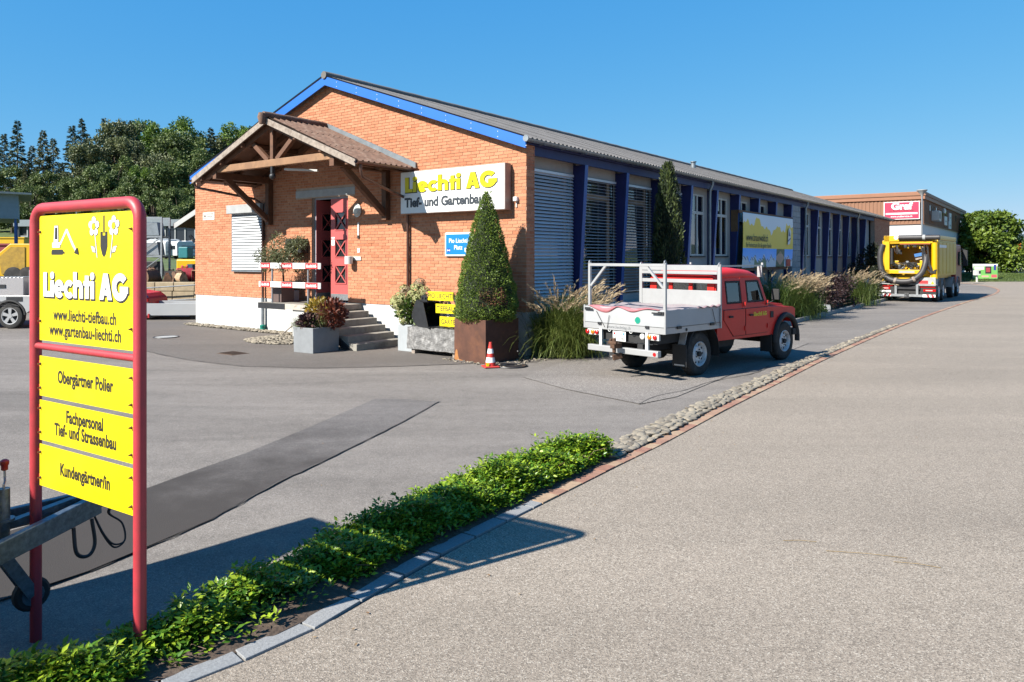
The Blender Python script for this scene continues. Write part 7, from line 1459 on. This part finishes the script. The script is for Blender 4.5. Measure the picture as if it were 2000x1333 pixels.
for x in (-.75, -.2, 1.2):
    for y in (-.55, .55): MB().lathe([(.02, -.12), (.2, -.14), (.36, -.12), (.38, 0), (.36, .12), (.2, .14), (.02, .12)], 18, (x, y, .38), 'y').build('wheel', m_tyre, dm, smooth=40)
ds = thing('depot_shed', 'open grey blue shed on posts above the depot at the wood edge', 'shed', (-39.9, 60, 0), R(33)); MB().box(-11.6, 0, 0, 9, 5.3, 7.35).build('upper_wall', mat('shed_blue_grey', (.30, .36, .44), .7), ds); q = MB(); q.prism([(-12, 7.35), (.9, 7.25), (.9, 7.4), (-12, 7.6)], lambda a, b, d: (a, d, b), -.6, 9.6); q.build('roof', m_lconc, ds); 
for x, y in ((-.2, .2), (-1.9, .2), (-.2, 8.6), (-4.0, .2)): MB().box(x-.08, x+.08, y-.08, y+.08, 1.0, 5.3).build('post', m_navyedge, ds)
ym = thing('yellow_container', 'yellow skip container standing under the open shed', 'container', (-62.0, 92, terrain(-62, 92))); MB().box(-2.2, 2.2, -1, 1, .2, 1.9).build('body', m_tyel, ym, bevel=.05); MB().box(-2.3, 2.3, -1.1, 1.1, 1.901, 2.05).build('rim', m_tyel, ym); 
rdm = thing('red_skip', 'dark red skip at the left of the yellow dumper', 'skip', (-22.1, 31.9, 1.1)); q = MB(); q.prism([(-1.2, .3), (.9, .3), (1.0, 1.6), (-1.5, 1.6)], lambda a, b, d: (a, d, b), -.7, .7); q.build('tub', mat('skip_red', (.25, .02, .03), .6), rdm, bevel=.03); MB().box(-1.55, 1.05, -.75, .75, 1.601, 1.68).build('rim', MATS['skip_red'], rdm)
# caravans and long grey building
m_cv = mat('caravan_white', (.76, .77, .78), .45, var=.04)
CV = [(300, 116, 0.15, 'white caravan with grey band beside the storage rack'), (322, 121, .5, 'long white caravan with dark window band on the grass'), (334, 112, 1.3, 'white caravan seen end on beside a grass strip'), (351, 114, 1.2, 'white motorhome with bicycle rack on its back'), (366, 112, 1.0, 'white motorhome beside the brown shed roof'), (378, 117, .9, 'white caravan half hidden by the brown shed')]
for i, (px, y, rz, lb_) in enumerate(CV):
    x = (px-1000)/1450*y; c_ = thing('caravan', lb_, 'caravan', (x, y, terrain(x, y)), rz, 'caravans parked in front of the grey building'); q = MB(); q.prism([(-2.4, .45), (2.3, .45), (2.5, 1.2), (2.2, 2.45), (1.8, 2.6), (-2.2, 2.6), (-2.45, 2.3)], lambda a, b, d: (a, d, b), -1.1, 1.1); q.build('body', m_cv, c_, bevel=.08); q = MB(); q.box(-1.7, 1.5, -1.115, -1.101, 1.45, 1.95); q.box(-2.47, -2.42, -.7, .7, 1.4, 1.95); q.build('window', m_pane, c_); MB().box(-2.3, 2.3, -1.112, -1.101, .9, 1.1).build('stripe', m_zinc, c_)
    MB().box(-.6, .6, -.5, .5, 2.601, 2.72).build('roof_hatch', m_frame, c_)
    for wy in (-.9, .9): MB().lathe([(.02, -.1), (.32, -.1), (.32, .1), (.02, .1)], 14, (0, wy, .32), 'y').build('wheel', m_tyre, c_, smooth=40)
gb2 = thing('grey_works_building', 'long low grey building with dark window bands below the wood', 'building', (-72, 146, 0), R(-3)); MB().box(-26, 26, 0, 12, 1, 6.5).build('wall', mat('grey_panel', (.32, .33, .33), .8), gb2); MB().box(-26.5, 26.5, -.8, 12.5, 8.3, 9.6).build('roof', m_zinc, gb2); MB().box(-26, 26, .3, 12, 6.5, 8.3).build('upper_wall', m_dark, gb2)
for i in range(27): MB().box(-26+i*2.0-.12, -26+i*2.0+.12, -.25, .3, 4.5, 8.3).build('pier', m_lconc, gb2)
for i in range(26): MB().box(-26+i*2.0+.2, -26+i*2.0+1.8, -.06, -.001, 5.0, 8.0).build('window', m_pane, gb2) if i > 8 else None
lp2 = thing('street_lamp', 'far grey street lamp before the dark wood', 'street lamp', (-57.5, 98, terrain(-57.5, 98))); MB().tube([(0, 0, 0), (0, 0, 6.5), (.3, 0, 6.9), (1.2, 0, 7.0)], .07, 6).build('pole', m_steel, lp2); MB().box(.7, 1.5, -.15, .15, 6.95, 7.1).build('lamp_head', m_lconc, lp2, bevel=.03)

# small litter on the road
q = MB(); rr = random.Random(3)
for x, y, a, ln in ((2.35, 5.55, -.25, .55), (2.75, 5.35, -.35, .30), (2.1, 5.75, -.1, .25)): q.tube([(x, y, .006), (x+ln*.5*math.cos(a), y+ln*.5*math.sin(a), .014), (x+ln*math.cos(a), y+ln*math.sin(a), .006)], .0022, 4)
tag(q.build('straw', m_dry), 'pale dry straw stalks lying on the road', 'straw', kind='stuff')
n = 150; X = RNG.uniform(-1.2, 12, n); s_ = RNG.uniform(s_at_y(3.6), s_at_y(20), n); PP = []
for i in range(n):
    p, d, nn = kfr(s_[i]); o_ = -abs(RNG.normal(0, .35)) if i % 3 else RNG.uniform(-6, 6); PP.append((p[0]+nn[0]*o_, p[1]+nn[1]*o_, .008))
D = RNG.normal(0, 1, (n, 3)); D[:, 2] = RNG.uniform(0, .25, n); U = np.tile([0, 0, 1.], (n, 1))
tag(obj('fallen_leaves', leaf_mesh('fallen_leaves', np.array(PP), RNG.uniform(.012, .04, n), .5, mat('fallen_leaf', (.24, .13, .06), .8, col2=(.40, .28, .14)), RNG.random(n), D, U)), 'tiny dry leaves scattered on the asphalt near the kerb', 'leaves', kind='stuff')
